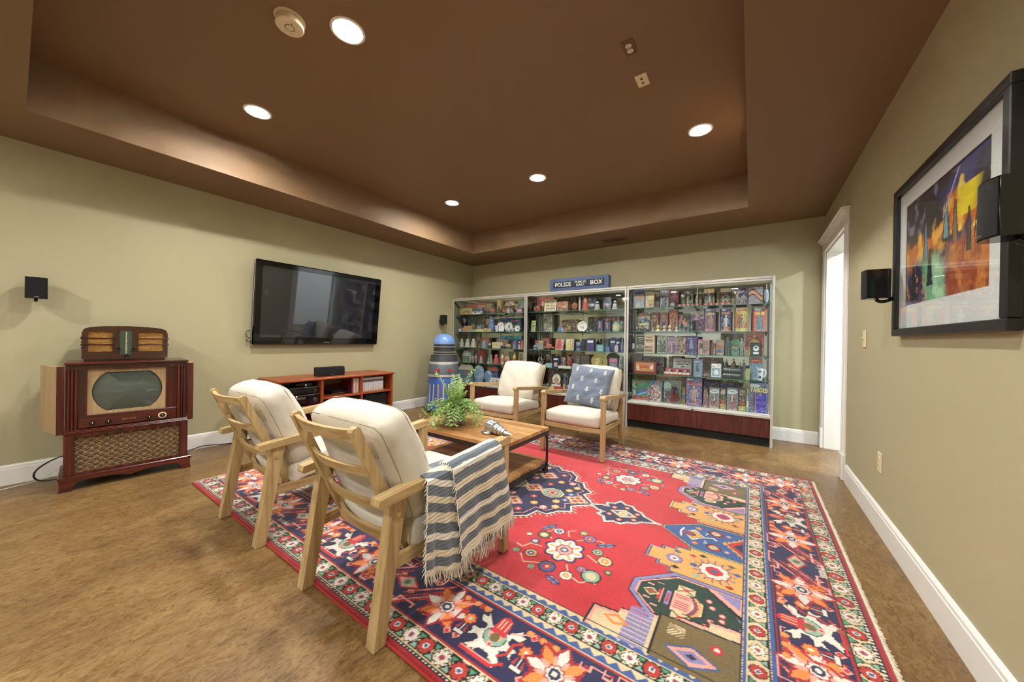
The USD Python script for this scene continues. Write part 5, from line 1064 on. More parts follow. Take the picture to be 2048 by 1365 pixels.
# ------------------------------------------------------------------ domed canister beside the cases
plain("canister_blue", S("3f63ae"), .35, bump=.4, bscale=30); plain("canister_dome", S("7396cf"), .3); plain("canister_grey", S("6f7883"), .38, .3); plain("canister_dark", S("3a3d42"), .45); plain("knob_red", S("b02a30"), .3); plain("pale_yellow", S("c9b98c"), .5); plain("dot_orange", S("d98a35"), .5); plain("cream_disc", S("d7d2c2"), .5)
t = thing("domed_canister", "tall blue and grey domed canister standing in the corner by the cases", "canister", (-3.80, 3.70, 0), math.atan2(-3.70, 3.80))
part("base_ring", lathe([(.258, 0), (.262, .006), (.262, .03), (.255, .04)], 44), "black_plastic", t, smooth=40)
part("skirt", lathe([(.250, .036), (.250, .06), (.232, .40), (.222, .515), (.218, .520)], 48), "canister_blue", t, smooth=40)
part("waist_band", lathe([(.222, .515), (.232, .520), (.232, .548), (.222, .553)], 48), "aluminium", t, smooth=30)
part("drum", lathe([(.222, .55), (.226, .58), (.222, .66), (.212, .70)], 48), "canister_grey", t, smooth=40)
part("upper_band", lathe([(.208, .698), (.216, .702), (.214, .732), (.206, .738)], 48), "aluminium", t, smooth=30)
part("shoulder", lathe([(.206, .735), (.190, .828), (.186, .832)], 48), "canister_dark", t, smooth=40)
for k, z in enumerate((.838, .872, .948)): part("collar_ring", lathe([(.160, z), (.184 - .006 * k, z + .002), (.188 - .006 * k, z + .010), (.160, z + .014)], 48), "aluminium", t, smooth=30)
part("neck", lathe([(.158, .83), (.152, 1.0)], 40), "canister_dark", t, smooth=40)
part("lid", lathe([(.166, .995), (.166, 1.012), (.160, 1.045), (.140, 1.09), (.105, 1.125), (.06, 1.145), (.0, 1.15)], 44, cap=False), "canister_dome", t, "pale blue domed lid", smooth=50)
part("latch", mv(cyl((0, 0, 0), (.02, 0, 0), .026, n=20), (.222, -.09, .62)), "knob_red", t); part("latch", mv(cyl((0, 0, 0), (.02, 0, 0), .026, n=20), (.222, .09, .62)), "knob_red", t)
for i in range(9):
    a = -1.3 + i * .325; c_ = "dot_orange" if i == 3 else ("cream_disc" if i % 2 else "pale_yellow"); z0, z1 = .10 + .05 * (i % 2), .42
    part("skirt_stripe", mv(mv(mv(bx(-.002, .004, -.010, .010, 0, z1 - z0, .001), ry=-.058), (.2475 - (z0 - .06) * .053, 0, z0)), rz=a), c_, t)
# ------------------------------------------------------------------ three glazed display cases along the back wall
C0 = np.array([-4.295, 4.375]); CANG = math.atan(.0138); CU = np.array([math.cos(CANG), math.sin(CANG)]); CN = np.array([-CU[1], CU[0]])
CASE_W, CASE_D, CASE_H, STEP = 1.490, .42, 1.775, 1.4975
SHELF_Z = (1.500, 1.203, .936, .680, .332)
def in_case(u, d, z): p = C0 + CU * (u - .005) + CN * d; return (p[0], p[1], z)
def build_case():
    t = thing("display_case", "left glass display case nearest the corner, aluminium framed on a dark wood base", "display case", in_case(.005, 0, 0), CANG, group=None)
    W, D, H = CASE_W, CASE_D, CASE_H; p = .022
    for x in (0, W - p):
        part("corner_post", cat(bx(x, x + p, 0, .022, 0, H, .0015), bx(x + .007, x + .015, -.002, .001, .30, H - .02)), "aluminium", t)
        part("rear_post", bx(x, x + p, D - .018, D, 0, H, .001), "aluminium", t)
    part("top_rail", cat(bx(p, W - p, .002, .022, H - .024, H, .002), bx(p, W - p, .0, .012, H - .009, H - .001)), "aluminium", t)
    part("door_track", bx(p, W - p, .006, .036, H - .046, H - .026, .002), "aluminium", t)
    part("glass_lid", bx(p, W - p, .022, D - .018, H - .010, H - .005), "pane", t, "clear glass top", smooth=False)
    for x in (0, W - p): part("side_rail", bx(x, x + p, .022, D - .018, H - .024, H, .001), "aluminium", t)
    part("sill", cat(bx(p, W - p, .0, .030, .296, .322, .003), bx(p, W - p, -.004, .006, .300, .306), bx(p, W - p, -.004, .006, .313, .319)), "aluminium", t)
    part("deck", bx(p, W - p, .030, D - .020, .300, .331), "white_plastic", t, "pale deck")
    part("base_panel", bx(.004, W - .004, .006, D - .02, .098, .296, .001), "laminate", t, "dark red wood-grain base panel")
    part("kick_board", bx(.012, W - .012, .045, D - .03, 0, .098), "black_matte", t)
    part("mirror_back", bx(p, W - p, D - .012, D - .006, .331, H - .012), "mirror", t, "mirrored back", smooth=False)
    part("back_board", bx(p, W - p, D - .006, D - .001, .30, H - .012), "black_matte", t)
    for x in (.008, W - .012): part("side_glass", bx(x, x + .004, .022, D - .018, .32, H - .024), "pane", t, smooth=False)
    part("sliding_door", bx(p, W / 2 + .03, .012, .016, .322, H - .046), "pane", t, "clear sliding glass door", smooth=False)
    part("sliding_door", bx(W / 2 - .03, W - p, .024, .028, .322, H - .046), "pane", t, "clear sliding glass door", smooth=False)
    for z in SHELF_Z[:4]:
        part("glass_shelf", bx(p + .004, W - p - .004, .058, D - .016, z - .008, z - .0005), "shelf_glass", t, "clear glass shelf", smooth=False)
        part("shelf_edge", bx(p + .004, W - p - .004, .0565, .058, z - .008, z - .0005), "shelf_edge", t, "green polished glass edge", smooth=False)
        for x in (p + .03, W / 2, W - p - .03): part("shelf_bracket", cat(bx(x - .004, x + .004, .10, D - .014, z - .016, z - .0085), bx(x - .006, x + .006, D - .020, D - .013, z - .04, z - .002)), "steel_dark", t)
    for x in (p + .03, W / 2, W - p - .03): part("shelf_standard", bx(x - .006, x + .006, D - .016, D - .0122, .36, H - .03), "aluminium", t)
    part("lock", mv(lathe([(.009, 0), (.009, .006), (.006, .008)], 18), (W / 2 + .01, .0, .310), rx=math.pi / 2), "steel_dark", t)
    return t
case = build_case()
dup(case, in_case(.005 + STEP, 0, 0), CANG, "middle glass display case below the blue call-box sign")
dup(case, in_case(.005 + 2 * STEP, 0, 0), CANG, "right glass display case nearest the doorway, fully visible to its base")

# blue lettered sign standing on the middle case
plain("sign_blue", S("46587f"), .5); plain("sign_dark", S("0f1730"), .45); plain("letter_white", S("e8e6da"), .5)
t = thing("call_box_sign", "blue box sign lettered POLICE PUBLIC CALL BOX on the middle case", "sign", in_case(2.305, .06, CASE_H), CANG)
part("box", bx(-.435, .435, 0, .10, 0, .185, .004), "sign_blue", t); part("panel", bx(-.375, .375, -.004, .002, .055, .140, .001), "sign_dark", t, "dark lettered panel")
for s_, x, z, h, w in (("POLICE", -.222, .0975, .052, .245), ("PUBLIC", .042, .1185, .028, .165), ("CALL", .042, .0785, .028, .125), ("BOX", .268, .0975, .052, .165)): part("lettering", mv(text(s_, h, .002, True, w), (x, -.005, z)), "letter_white", t, f"white letters {s_}")
# case | shelf | kind | centre along the cases | row | width | height (metres) | colours | print | lettering | name | category | label
ITEMS = """
2|0|carton|3.123|F|0.127|0.236|9ab,347,d84,ccb|disc||game_box|box|pale blue box with an orange disc
2|0|carton|3.249|F|0.101|0.2|dc9,cb8,c88|panr||book|book|cream book with a pink print panel
2|0|carton|3.318|M|0.057|0.2|876,543,a97|photo||carton|box|narrow mottled grey-brown carton
2|0|blister|3.412|F|0.095|0.211|aab,889,dde|photo||toy_package|toy package|silver lilac bubble-packed toy
2|0|disc|3.508|F|0.061|0.099|9a9,454,dde|ring||badge|badge|round grey badge with a white rim
2|0|carton|3.496|B|0.107|0.222|834,522,b66|photo||carton|box|dark red carton behind the round badge
2|0|carton|3.676|M|0.089|0.189|432,776,9a9|fig||carton|box|black picture box behind the left figurine tray
2|0|tray|3.683|F|0.231|0.03|a43,caa|||display_tray|tray|left long red tray with pale labels
2|0|figure|3.627|T|0.025|0.101|475,9a8|||figurine|figurine|green figurine leftmost on the left red tray
2|0|figure|3.675|T|0.025|0.104|9a8,ccb|||figurine|figurine|pale grey figurine second on the left red tray
2|0|figure|3.723|T|0.024|0.113|787,bba|||figurine|figurine|grey figurine third on the left red tray
2|0|figure|3.765|T|0.024|0.093|aa9,ddc|||figurine|figurine|white figurine fourth on the left red tray
2|0|figure|3.798|M|0.045|0.175|875,ba8|||action_figure|action figure|tall brown-green figure between the two red trays
2|0|carton|3.888|M|0.106|0.204|433,ca3,aa9|fighead||carton|box|dark box with a mustard header, left of two
2|0|carton|4.054|M|0.11|0.201|543,a96,b98|fighead||carton|box|dark box with a tan header, right of two
2|0|tray|3.974|F|0.276|0.03|a43,caa|||display_tray|tray|right long red tray with pale labels
2|0|figure|3.862|T|0.023|0.082|576,aa9|||figurine|figurine|grey-green figurine leftmost on the right red tray
2|0|figure|3.902|T|0.023|0.091|bba,ddc|||figurine|figurine|pale figurine second on the right red tray
2|0|figure|3.941|T|0.023|0.077|686,cb9|||figurine|figurine|green figurine third on the right red tray
2|0|figure|3.981|T|0.022|0.086|654,a98|||figurine|figurine|brown figurine fourth on the right red tray
2|0|figure|4.029|T|0.022|0.077|787,dcb|||figurine|figurine|grey figurine fifth on the right red tray
2|0|figure|4.077|T|0.022|0.086|678,bba|||figurine|figurine|blue-grey figurine last on the right red tray
2|0|carton|4.126|M|0.027|0.165|995,773|plain||book|book|thin olive book beside the blue poster box
2|0|carton|4.203|F|0.114|0.184|447,c93,99a|poster||carton|box|navy box with a yellow figure poster
2|0|carton|4.331|F|0.125|0.18|a9a,d86,443|swirl||carton|box|pinkish grey box with an orange swirl
2|0|bag|4.425|F|0.045|0.166|bcd,89a|||plastic_bag|bag|crumpled white and blue bag in the corner
2|1|card|3.157|M|0.162|0.254|457,cb9,d97|archface||display_card|card|arched dark blue card with cream print
2|1|carton|3.294|M|0.096|0.242|744,c96,543|arch||carton|box|red-brown portrait box, left of the three arches
2|1|carton|3.401|M|0.098|0.238|843,b85,447|arch||carton|box|red-brown portrait box, middle of three arches
2|1|carton|3.511|M|0.102|0.267|a32,c73,633|arch||carton|box|taller red portrait box, right of three arches
2|1|bust|3.102|F|0.047|0.081|223,c97,444|||character_bust|figurine|dark suited bust at far left of the row
2|1|bust|3.167|F|0.05|0.074|234,c86,422|||character_bust|figurine|dark suited bust second from the left
2|1|bust|3.229|F|0.046|0.073|234,db9,bba|||character_bust|figurine|white-haired dark suited bust third in the row
2|1|bust|3.293|F|0.042|0.06|a98,db8,753|||character_bust|figurine|brown-haired pale bust fourth in the row
2|1|bust|3.352|F|0.05|0.084|dd9,dc7,dc5|||character_bust|figurine|yellow-haired pale bust fifth in the row
2|1|bust|3.424|F|0.049|0.077|ccb,db9,cca|||character_bust|figurine|grey-haired pale bust sixth in the row
2|1|bust|3.486|F|0.054|0.083|cba,db8,dc6|||character_bust|figurine|bust with a straw hat seventh in the row
2|1|bust|3.559|F|0.045|0.064|dca,db9,ba7|||character_bust|figurine|cream bust last in the row of heads
2|1|carton|3.629|M|0.118|0.219|344,48a,c75|scn||carton|box|dark box with a teal scene behind the heads
2|1|figure|3.663|F|0.062|0.064|232,465|||action_figure|action figure|small dark green crouching figure
2|1|blister|3.774|F|0.137|0.204|847,556,cab|photo||toy_package|toy package|purple bubble package with a striped edge
2|1|carton|3.909|F2|0.123|0.261|758,a67,b96|fig|LEELA@.77@.10@ee3|carton|box|purple box with short yellow lettering
2|1|carton|4.063|F2|0.112|0.257|447,d83,bcc|figw||carton|box|dark blue box with a silver figure
2|1|carton|4.208|F2|0.124|0.261|c74,dc5,887|fig|ROBOT@.79@.11@ee3|carton|box|orange box with yellow ROBOT lettering
2|1|carton|4.37|F2|0.124|0.255|c53,744,578|tank|DALEK@.76@.11@ee3|carton|box|orange-red box with yellow lettering and grey shape
2|2|bottle|3.057|F|0.031|0.236|322,bcd|||bottle|bottle|dark brown bottle with a pale label
2|2|carton|3.204|F|0.22|0.227|db9,354,eca|beans|WHO@.70@.13@111@.70;BAKED@.32@.12@111@.70;BEANS@.14@.12@111@.70|food_carton|carton|cream and green BAKED BEANS carton
2|2|blister|3.394|F|0.115|0.218|9a9,676,cdc|photo||toy_package|toy package|silver-grey bubble-packed toy beside the beans carton
2|2|blister|3.509|F|0.106|0.202|98b,c9b,a76|photo||toy_package|toy package|lilac bubble-packed toy in the middle
2|2|carton|3.616|F|0.098|0.211|754,ca8,433|photo||carton|box|brown picture box joined beside a blue one
2|2|carton|3.727|F|0.116|0.215|338,99b,447|figsmall||carton|box|royal blue box with a small grey shape
2|2|carton|3.85|F|0.114|0.173|d78,788,c96|frame||carton|box|pink framed box with a man figure in front
2|2|figure|3.828|F0|0.033|0.16|643,dcb|||action_figure|action figure|brown-coated figure before the pink box
2|2|figure|3.94|F|0.042|0.174|754,976|||action_figure|action figure|brown armoured figure beside the pink box
2|2|carton|4.004|M|0.082|0.173|c97,89b,d85|who|WHO@.5@.14@b84|carton|box|peach box with a pale oval print
2|2|figure|4.081|F|0.057|0.212|566,677|||action_figure|action figure|tall dark grey armoured figure
2|2|carton|4.153|M|0.078|0.177|486,5b7,68a|who|WHO@.5@.14@db6|carton|box|green box with an oval print
2|2|figure|4.213|F|0.041|0.199|9aa,abb|||action_figure|action figure|silver armoured figure beside the green box
2|2|carton|4.122|B|0.231|0.249|665,443,988|photo||carton|box|dark grey printed box at the back
2|2|carton|4.331|B|0.172|0.249|c42,743,d94|archred||carton|box|large red box with an arched design
2|2|card|4.342|F|0.103|0.148|233,cdd|mask||framed_card|card|black framed card with a pale shape
2|2|carton|4.261|F|0.038|0.064|986,bba|plain||small_box|box|small tan box beside the framed card
2|3|tin|3.203|F|0.265|0.144|a33,db7,c84|tin||tin_box|tin|red tin with a gold framed scene
2|3|blister|3.259|B|0.26|0.199|888,655,aab|photo||display_case|case|clear grey display case behind the red tin
2|3|tray2|3.57|F|0.274|0.078|b34,eec,333|||counter_tray|tray|red and white open counter tray
2|3|card|3.525|B|0.152|0.214|766,999,544|photo||display_card|card|grey backing card behind the counter tray
2|3|card|3.617|M|0.2|0.197|bbb,333,999|lines||price_sign|sign|grey printed sign above the counter tray
2|3|carton|3.794|F|0.093|0.199|79b,456,dcb|figsmall||carton|box|pale blue box with a standing figure print
2|3|carton|3.912|B|0.224|0.212|754,a86,422|photo||framed_picture|picture|brown framed picture at the back
2|3|disc|3.882|F|0.058|0.085|a87,643,cba|ring||ornament_dish|dish|round brown ornamental dish
2|3|card|3.976|F|0.103|0.161|7ac,eee,c75|photocard||display_card|card|blue and white tilted picture card
2|3|tubes|4.139|F|0.189|0.125|455,789|||toy_launcher|toy|pair of dark grey cylinders lying sideways
2|3|figure|4.061|M|0.032|0.193|565,887|||figurine|figurine|dark green figure behind the grey cylinders
2|3|figure|4.133|M|0.041|0.21|865,cb9|||figurine|figurine|brown-coated figure behind the grey cylinders
2|3|figure|4.197|M|0.026|0.166|a54,ca8|||figurine|figurine|reddish figure behind the grey cylinders
2|3|figure|4.236|M|0.03|0.201|568,a98|||figurine|figurine|blue-grey figure behind the grey cylinders
2|3|carton|4.273|F|0.038|0.119|9a5,664|plain||small_box|box|small yellow-green box beside the cylinders
2|3|carton|4.346|M|0.114|0.238|79b,c42,889|redhead||carton|box|blue box with an orange-red rounded header
2|3|mug|4.393|F|0.084|0.129|cde,334|||mug|mug|white mug with a dark tapered print
2|4|carton|3.161|B|0.26|0.326|a93,c73,663|plain|THROW-A-GLIDE@.85@.06@742@.85|game_box|game box|long mustard game box with red lettering
2|4|carton|3.475|B|0.339|0.324|b97,a53,643|plain|OCTO@.86@.07@211@.4|game_box|game box|long tan game box with black capital letters
2|4|carton|3.138|M|0.216|0.255|397,47b,c32|moon||game_box|game box|green game box with a crescent and blue car
2|4|carton|3.323|M|0.152|0.255|59c,dcb,b75|scn||game_box|game box|sky blue game box behind the pale tin
2|4|tomb|3.32|F|0.155|0.207|cba,a89,756|||tin_box|tin|pale ornate round-topped tin
2|4|blister|3.521|F|0.197|0.279|677,833,cab|doll||toy_package|toy package|clear package holding a red-cloaked doll
2|4|carton|3.637|M|0.036|0.201|ab5,c83,39a|bands||book|book|slim yellow and green book
2|4|carton|3.757|F|0.164|0.326|66a,d67,ca9|figw|WHO@.88@.09@b33@.3|carton|box|violet blue box with a pink corner
2|4|card|3.88|F|0.051|0.221|a86,657,c97|star||display_card|card|tan angular card beside the violet box
2|4|carton|4.037|B|0.391|0.286|447,66a,887|scn||game_box|game box|wide dark blue game box at the back
2|4|carton|3.964|F|0.098|0.232|788,cdd,a76|fig2||carton|box|grey figure box with a white cloud header, left
2|4|carton|4.048|F|0.06|0.236|443,b53,b93|spine||carton|box|dark spine box with a yellow base, left
2|4|carton|4.136|F|0.103|0.244|788,cdd,a67|fig2||carton|box|grey figure box with a white cloud header, right
2|4|carton|4.226|F|0.068|0.246|443,a43,bb4|spine||carton|box|dark spine box with a yellow base, right
2|4|bottle|4.276|F|0.024|0.242|8ab,cda|||clear_tube|tube|pale blue clear tube toy
2|4|carton|4.373|F|0.166|0.32|458,33a,99c|bluebox|TARDIS@.76@.13@ed2@.92|carton|box|large navy box with yellow block lettering
2|4|card|4.15|B2|0.287|0.319|bb6,774|lattice||display_card|card|yellow-green lattice panel at the back
2|4|ball|3.969|M|0.068|0.33|b93|||ball|ball|mustard yellow ball behind the boxes
0|0|carton|0.212|F|0.286|0.111|ba4,d84,665|scn||game_box|game box|yellow and orange scenic game box
0|0|carton|0.278|B|0.434|0.203|c52,d94,885|flames||game_box|game box|large red and orange game box at the back
0|0|carton|0.473|F|0.222|0.105|669,eed,435|scn||carton|box|dark blue box with white vehicles
0|0|basket|0.773|F|0.145|0.131|765,d64|||basket|basket|arched basket with a red figure inside
0|0|carton|0.569|B|0.134|0.194|c97,a85,886|photo||carton|box|peach patterned box behind the basket
0|0|figure|0.874|F|0.044|0.11|534,644|||figurine|figurine|dark red figure, first beside the basket
0|0|figure|0.925|F|0.043|0.124|446,543|||figurine|figurine|dark blue figure, second beside the basket
0|0|figure|0.972|F|0.038|0.082|322,422|||figurine|figurine|black figure, third beside the basket
0|0|carton|0.795|B|0.081|0.233|ca4,875|plain||carton|box|mustard box top at the back
0|0|leaf|1.056|M|0.239|0.207|b97,865|||cork_panel|panel|tan mottled cork panel with a ragged outline
0|0|car|1.036|F|0.084|0.063|c53,edc|||toy_car|toy car|red and white toy car before the cork panel
0|0|cone|1.117|F|0.07|0.088|aaa,889|||tapered_toy|toy|silver tapered toy before the cork panel
0|0|figure|1.217|F|0.041|0.073|222,334|||figurine|figurine|black figure before the cork panel
0|0|carton|1.317|F|0.1|0.076|b78,867,dab|bands||small_box|box|pink and purple box at the right end
0|0|ball|1.135|B|0.081|0.213|69c|||ball|ball|blue ball at the back
0|0|carton|1.239|B|0.103|0.204|798,565,ab8|photo||carton|box|green patterned box at the back right
0|1|goblet|0.082|M|0.093|0.243|556,99b|||goblet|goblet|slender dark goblet with a pale blue bowl
0|1|jar|0.064|F|0.057|0.071|9ab,dde|||jar|jar|small blue-white jar, left of two
0|1|jar|0.136|F|0.051|0.07|ccb,877|||jar|jar|small cream jar, right of two
0|1|carton|0.264|F|0.192|0.1|d95,b64|lines||sign_box|box|orange lettered box
0|1|carton|0.196|B|0.19|0.273|466,376,994|scn||carton|box|dark green picture box, left of two at the back
0|1|carton|0.399|B|0.189|0.268|355,68a,775|scn||carton|box|dark green picture box, right of two at the back
0|1|carton|0.393|F0|0.148|0.033|8ba,dda|lines||flat_box|box|low green and white box
0|1|carton|0.562|F0|0.175|0.041|dc7,d95|lines||flat_box|box|low pale yellow box in the middle
0|1|carton|0.731|F0|0.138|0.056|cb6,c84|lines||flat_box|box|low golden box at the right
0|1|bowl|0.483|F|0.107|0.097|999,bbb|||dish|dish|small silver dish behind the yellow boxes
0|1|cone|0.711|M|0.14|0.27|57b,79c|||tapered_toy|toy|tall blue tapered figure
0|1|carton|0.553|B|0.091|0.232|b73,d94|bands||book|book|orange book behind the blue figure
0|1|carton|1.013|B|0.443|0.232|358,cc4,c53|fishbox||game_box|game box|large blue box with yellow letters and red fish
0|1|mugx|0.86|F|0.074|0.1|dde,668|||mug|mug|white beaker with a grey print
0|1|plate|0.9|M|0.16|0.145|eee,678,335|plate||plate|plate|white plate with a dark print, left of two
0|1|plate|1.062|M|0.152|0.143|eee,678,335|plate||plate|plate|white plate with a dark print, right of two
0|1|plate|0.981|F|0.113|0.084|eee,556,224|plate||plate|plate|smaller white saucer before the left plate
0|1|mugx|1.098|F|0.071|0.055|eee,557|||mug|mug|small white cup with a print, first
0|1|mugx|1.182|F|0.065|0.055|ddd,668|||mug|mug|small white cup with a print, second
0|1|plate|1.285|F|0.101|0.105|eed,668,446|plate||plate|plate|small white plate at the right end
0|1|ball|1.367|F0|0.062|0.052|235|||ball|ball|small dark blue ball
0|2|cone|0.137|F|0.091|0.148|bba,998|||tapered_toy|toy|leftmost of three silver tapered toys
0|2|cone|0.267|F|0.106|0.15|bba,998|||tapered_toy|toy|middle of three silver tapered toys
0|2|cone|0.399|F|0.109|0.151|cba,998|||tapered_toy|toy|rightmost of three silver tapered toys
0|2|carton|0.474|B|0.28|0.169|b43,ecb,622|lines||carton|box|red box with pale lettering
0|2|figure|0.523|F|0.058|0.145|333,877|||figurine|figurine|dark figure before the red box
0|2|cone|0.633|F|0.115|0.125|79a,576|||tapered_toy|toy|teal-grey tapered toy before the red box
0|2|figure|0.752|F|0.045|0.094|ccc,333|||figurine|figurine|small white and black figure
0|2|carton|0.899|F|0.205|0.096|dc9,a97,775|lines||carton|box|cream lettered box
0|2|carton|0.94|M|0.25|0.139|864,b85,543|photo||carton|box|brown box behind the cream one
0|2|carton|1.04|B|0.426|0.203|357,4ab,a58|bands||game_box|game box|wide teal and blue box at the back
0|2|house|1.031|F0|0.067|0.052|445,889|||toy_house|toy|tiny dark roofed toy
0|2|plush|1.1|F|0.105|0.067|dc6,c95|||plush_toy|soft toy|yellow flower-like soft toy
0|2|cone|1.241|F|0.078|0.125|779,669|||tapered_toy|toy|grey and violet domed tapered toy
0|2|cone|1.33|F|0.049|0.113|ccc,222|||tapered_toy|toy|black and white tapered toy
0|2|cone|1.38|F|0.039|0.142|d54,c75|||tapered_toy|toy|slim orange-red tapered toy
0|3|dome|0.201|F|0.211|0.214|9a9,233|||louvred_dome|toy|grey louvred dome at the left end
0|3|carton|0.287|B|0.222|0.213|b96,865|photo||carton|box|tan box at the back left
0|3|figure|0.334|F|0.037|0.137|aaa,bbb|||figurine|figurine|small silver figure beside the dome
0|3|figure|0.393|F|0.054|0.13|c93,ba8|||figurine|figurine|small yellow figure beside the dome
0|3|figure|0.457|F|0.047|0.149|aab,99a|||figurine|figurine|small grey figure before the tan box
0|3|carton|0.509|M|0.14|0.209|a23,711|plain||open_box|box|dark red open-fronted box
0|3|cone|0.571|F|0.068|0.12|999,887|||tapered_toy|toy|small silver tapered toy before the red box
0|3|party|0.706|F|0.061|0.142|5a8,cdb|||cone_hat|hat|green paper cone
0|3|cone|0.782|F|0.065|0.152|998,a88|||tapered_toy|toy|grey tapered toy beside the green cone
0|3|cone|0.886|F|0.109|0.156|c43,a33|||tapered_toy|toy|bright red tapered toy
0|3|bottle|0.989|F|0.053|0.192|dca,c75|||toy_rocket|toy|cream toy rocket
0|3|plush|1.075|F|0.095|0.147|b64,d97|||plush_toy|soft toy|orange-brown soft toy
0|3|carton|1.159|M|0.167|0.204|563,887|plain||carton|box|olive box behind a yellow bottle
0|3|bottle|1.223|F|0.055|0.208|db3,c43|||bottle|bottle|yellow bottle with a red cap
0|3|card|1.354|F|0.09|0.204|c93,665|frame||framed_card|card|grey card in a yellow frame
0|4|housebag|0.209|F|0.286|0.298|68a,dcb,c54|||inflatable_house|toy|blue house-shaped bag with a pale roof
0|4|bag|0.502|F|0.227|0.296|68b,9bd|||plastic_bag|bag|larger crumpled blue plastic bag
0|4|bag|0.701|F|0.145|0.232|68b,8ac|||plastic_bag|bag|smaller crumpled blue plastic bag
0|4|carton|0.755|M|0.217|0.305|458,c63,99a|bandtop||carton|box|blue box with an orange top band
0|4|archstand|0.877|B|0.142|0.323|b94,554|||wooden_arch|stand|small golden wooden arch
0|4|bowl|0.934|M|0.104|0.177|789,9ab|||bowl|bowl|grey-blue bowl before the wooden arch
0|4|signcard|0.916|F0|0.279|0.127|ccb,566,455|sketch||sketch_card|card|pale grey tilted card with dark sketches
1|0|carton|1.682|B|0.299|0.236|c53,ecb,a33|redtitle||game_box|game box|red and white titled box
1|0|card|1.856|F|0.2|0.176|dc9,333,cb8|lines||poster_card|card|cream poster card with dark lines of print
1|0|plush|1.616|F|0.124|0.095|d63,753|||plush_toy|soft toy|bright orange soft toy at the left
1|0|plate|1.648|M|0.103|0.101|766,a98,544|ring||plate|plate|grey-brown round dish behind the orange toy
1|0|carton|2.056|F|0.172|0.136|b64,865,d95|scn||carton|box|orange rocky landscape box
1|0|carton|2.062|B|0.248|0.229|422,633,743|photo||carton|box|dark brown box at the back
1|0|plush|2.231|F|0.089|0.12|b74,c53|||dried_flowers|flowers|red and yellow dried flower bunch
1|0|candle|2.314|F|0.029|0.188|dcc,caa|||candle|candle|tall white and pink candle
1|0|cone|2.408|F|0.105|0.179|c54,a43|||tapered_toy|toy|large red tapered toy
1|0|cone|2.576|F|0.086|0.117|ccc,333|||tapered_toy|toy|white and black tapered toy, left of two
1|0|cone|2.816|F|0.077|0.112|ddd,566|||tapered_toy|toy|pale tapered toy near the right end
1|0|card|2.432|B|0.12|0.19|8ac,def,357|photocard||display_card|card|blue and white card, left of two at the back
1|0|card|2.654|B|0.111|0.188|8ac,def,357|photocard||display_card|card|blue and white card, right of two at the back
1|0|figure|2.671|F|0.025|0.077|a97,ba8|||figurine|figurine|small tan figure, left of two
1|0|figure|2.734|F|0.042|0.067|b98,cba|||figurine|figurine|small tan figure, right of two
1|1|card|1.571|F|0.078|0.169|ab6,343|signdot||sign_card|card|yellow-green card with a black emblem
1|1|carton|1.729|B|0.154|0.279|998,665,bba|photo||relief_block|block|tall grey patterned relief block
1|1|pyramid|2.028|F|0.121|0.1|58b,8bd|||pyramid_toy|toy|blue pyramid-shaped folded toy
1|1|carton|2.087|B|0.254|0.184|b73,854|photo||carton|box|orange-brown printed strip box
1|1|figure|2.166|F|0.04|0.084|9b4,885|||figurine|figurine|lime green figure
1|1|figure|2.214|F|0.036|0.084|334,433|||figurine|figurine|dark figure beside the lime one
1|1|figure|2.261|F|0.04|0.076|544,875|||figurine|figurine|brown figure beside the white plate
1|1|plate|2.359|F|0.146|0.152|eee,99a,c88|plate||plate|plate|large white plate with sketchy print
1|1|carton|2.624|B|0.495|0.212|644,a43,322|darkred||game_box|game box|wide dark brown box with red lettering
1|1|plate|2.477|M|0.125|0.133|455,566,344|ring||plate|plate|dark grey round disc
1|1|carton|2.616|F|0.07|0.149|447,c98,335|figsmall||carton|box|dark blue box with a pink figure, left of two
1|1|carton|2.72|F|0.079|0.134|446,98a,335|figsmall||carton|box|dark blue box with a grey figure, right of two
1|1|jar|2.828|F|0.107|0.143|9ba,cc9|||jar|jar|glass lantern jar with a cream label
1|1|plush|2.909|F|0.043|0.148|ccc,555|||cluster_ornament|ornament|white dotted ornament at the right end
1|2|bottle|1.597|F|0.059|0.078|7ab,456|||can|can|pale blue tube at the left end
1|2|carton|1.635|M|0.147|0.134|988,dc5,c54|robothead||carton|box|grey box with a yellow and red top
1|2|carton|1.696|B|0.129|0.175|b43,dba|lines||carton|box|red lettered box at the back
1|2|car|1.839|F|0.164|0.082|c74,654|||toy_vehicle|toy vehicle|orange toy tank
1|2|card|2.014|F|0.134|0.16|c76,c32,dcc|conecard||display_card|card|red and white card with a red tapered print
1|2|card|2.176|F|0.124|0.162|dcb,dc2,a8a|conecard||display_card|card|yellow and white card with a yellow tapered print
1|2|carton|2.309|F|0.059|0.121|57a,79c|bands||small_box|box|small blue box beside the yellow card
1|2|figure|2.375|F|0.064|0.172|347,335|||figurine|figurine|tall dark blue uniformed figure
1|2|carton|2.483|F|0.106|0.173|448,eef,336|windows||toy_cabinet|toy|blue panelled box with a white band
1|2|carton|2.622|F|0.095|0.09|5ab,ded|panel||carton|box|turquoise box with a white oval
1|2|carton|2.632|B|0.09|0.173|465,687|photo||carton|box|dark green box at the back
1|2|carton|2.725|F|0.052|0.066|57a,468|plain||small_box|box|small teal-blue box
1|2|lampbox|2.767|M|0.073|0.204|459,347|||toy_cabinet|toy|blue panelled box with a roof knob, taller
1|2|lampbox|2.835|M|0.053|0.191|348,236|||toy_cabinet|toy|dark blue panelled box with a roof knob
1|2|card|2.841|F|0.044|0.101|cba,a98,dcb|gothic||arched_card|card|cream pointed-arch card
1|2|bottle|2.914|F|0.04|0.181|57a,78b|||bottle|bottle|blue bottle at the right end
1|3|globe|1.674|F|0.204|0.179|889,dcc,444|||snow_globe|snow globe|large dome of tiny black and white figures
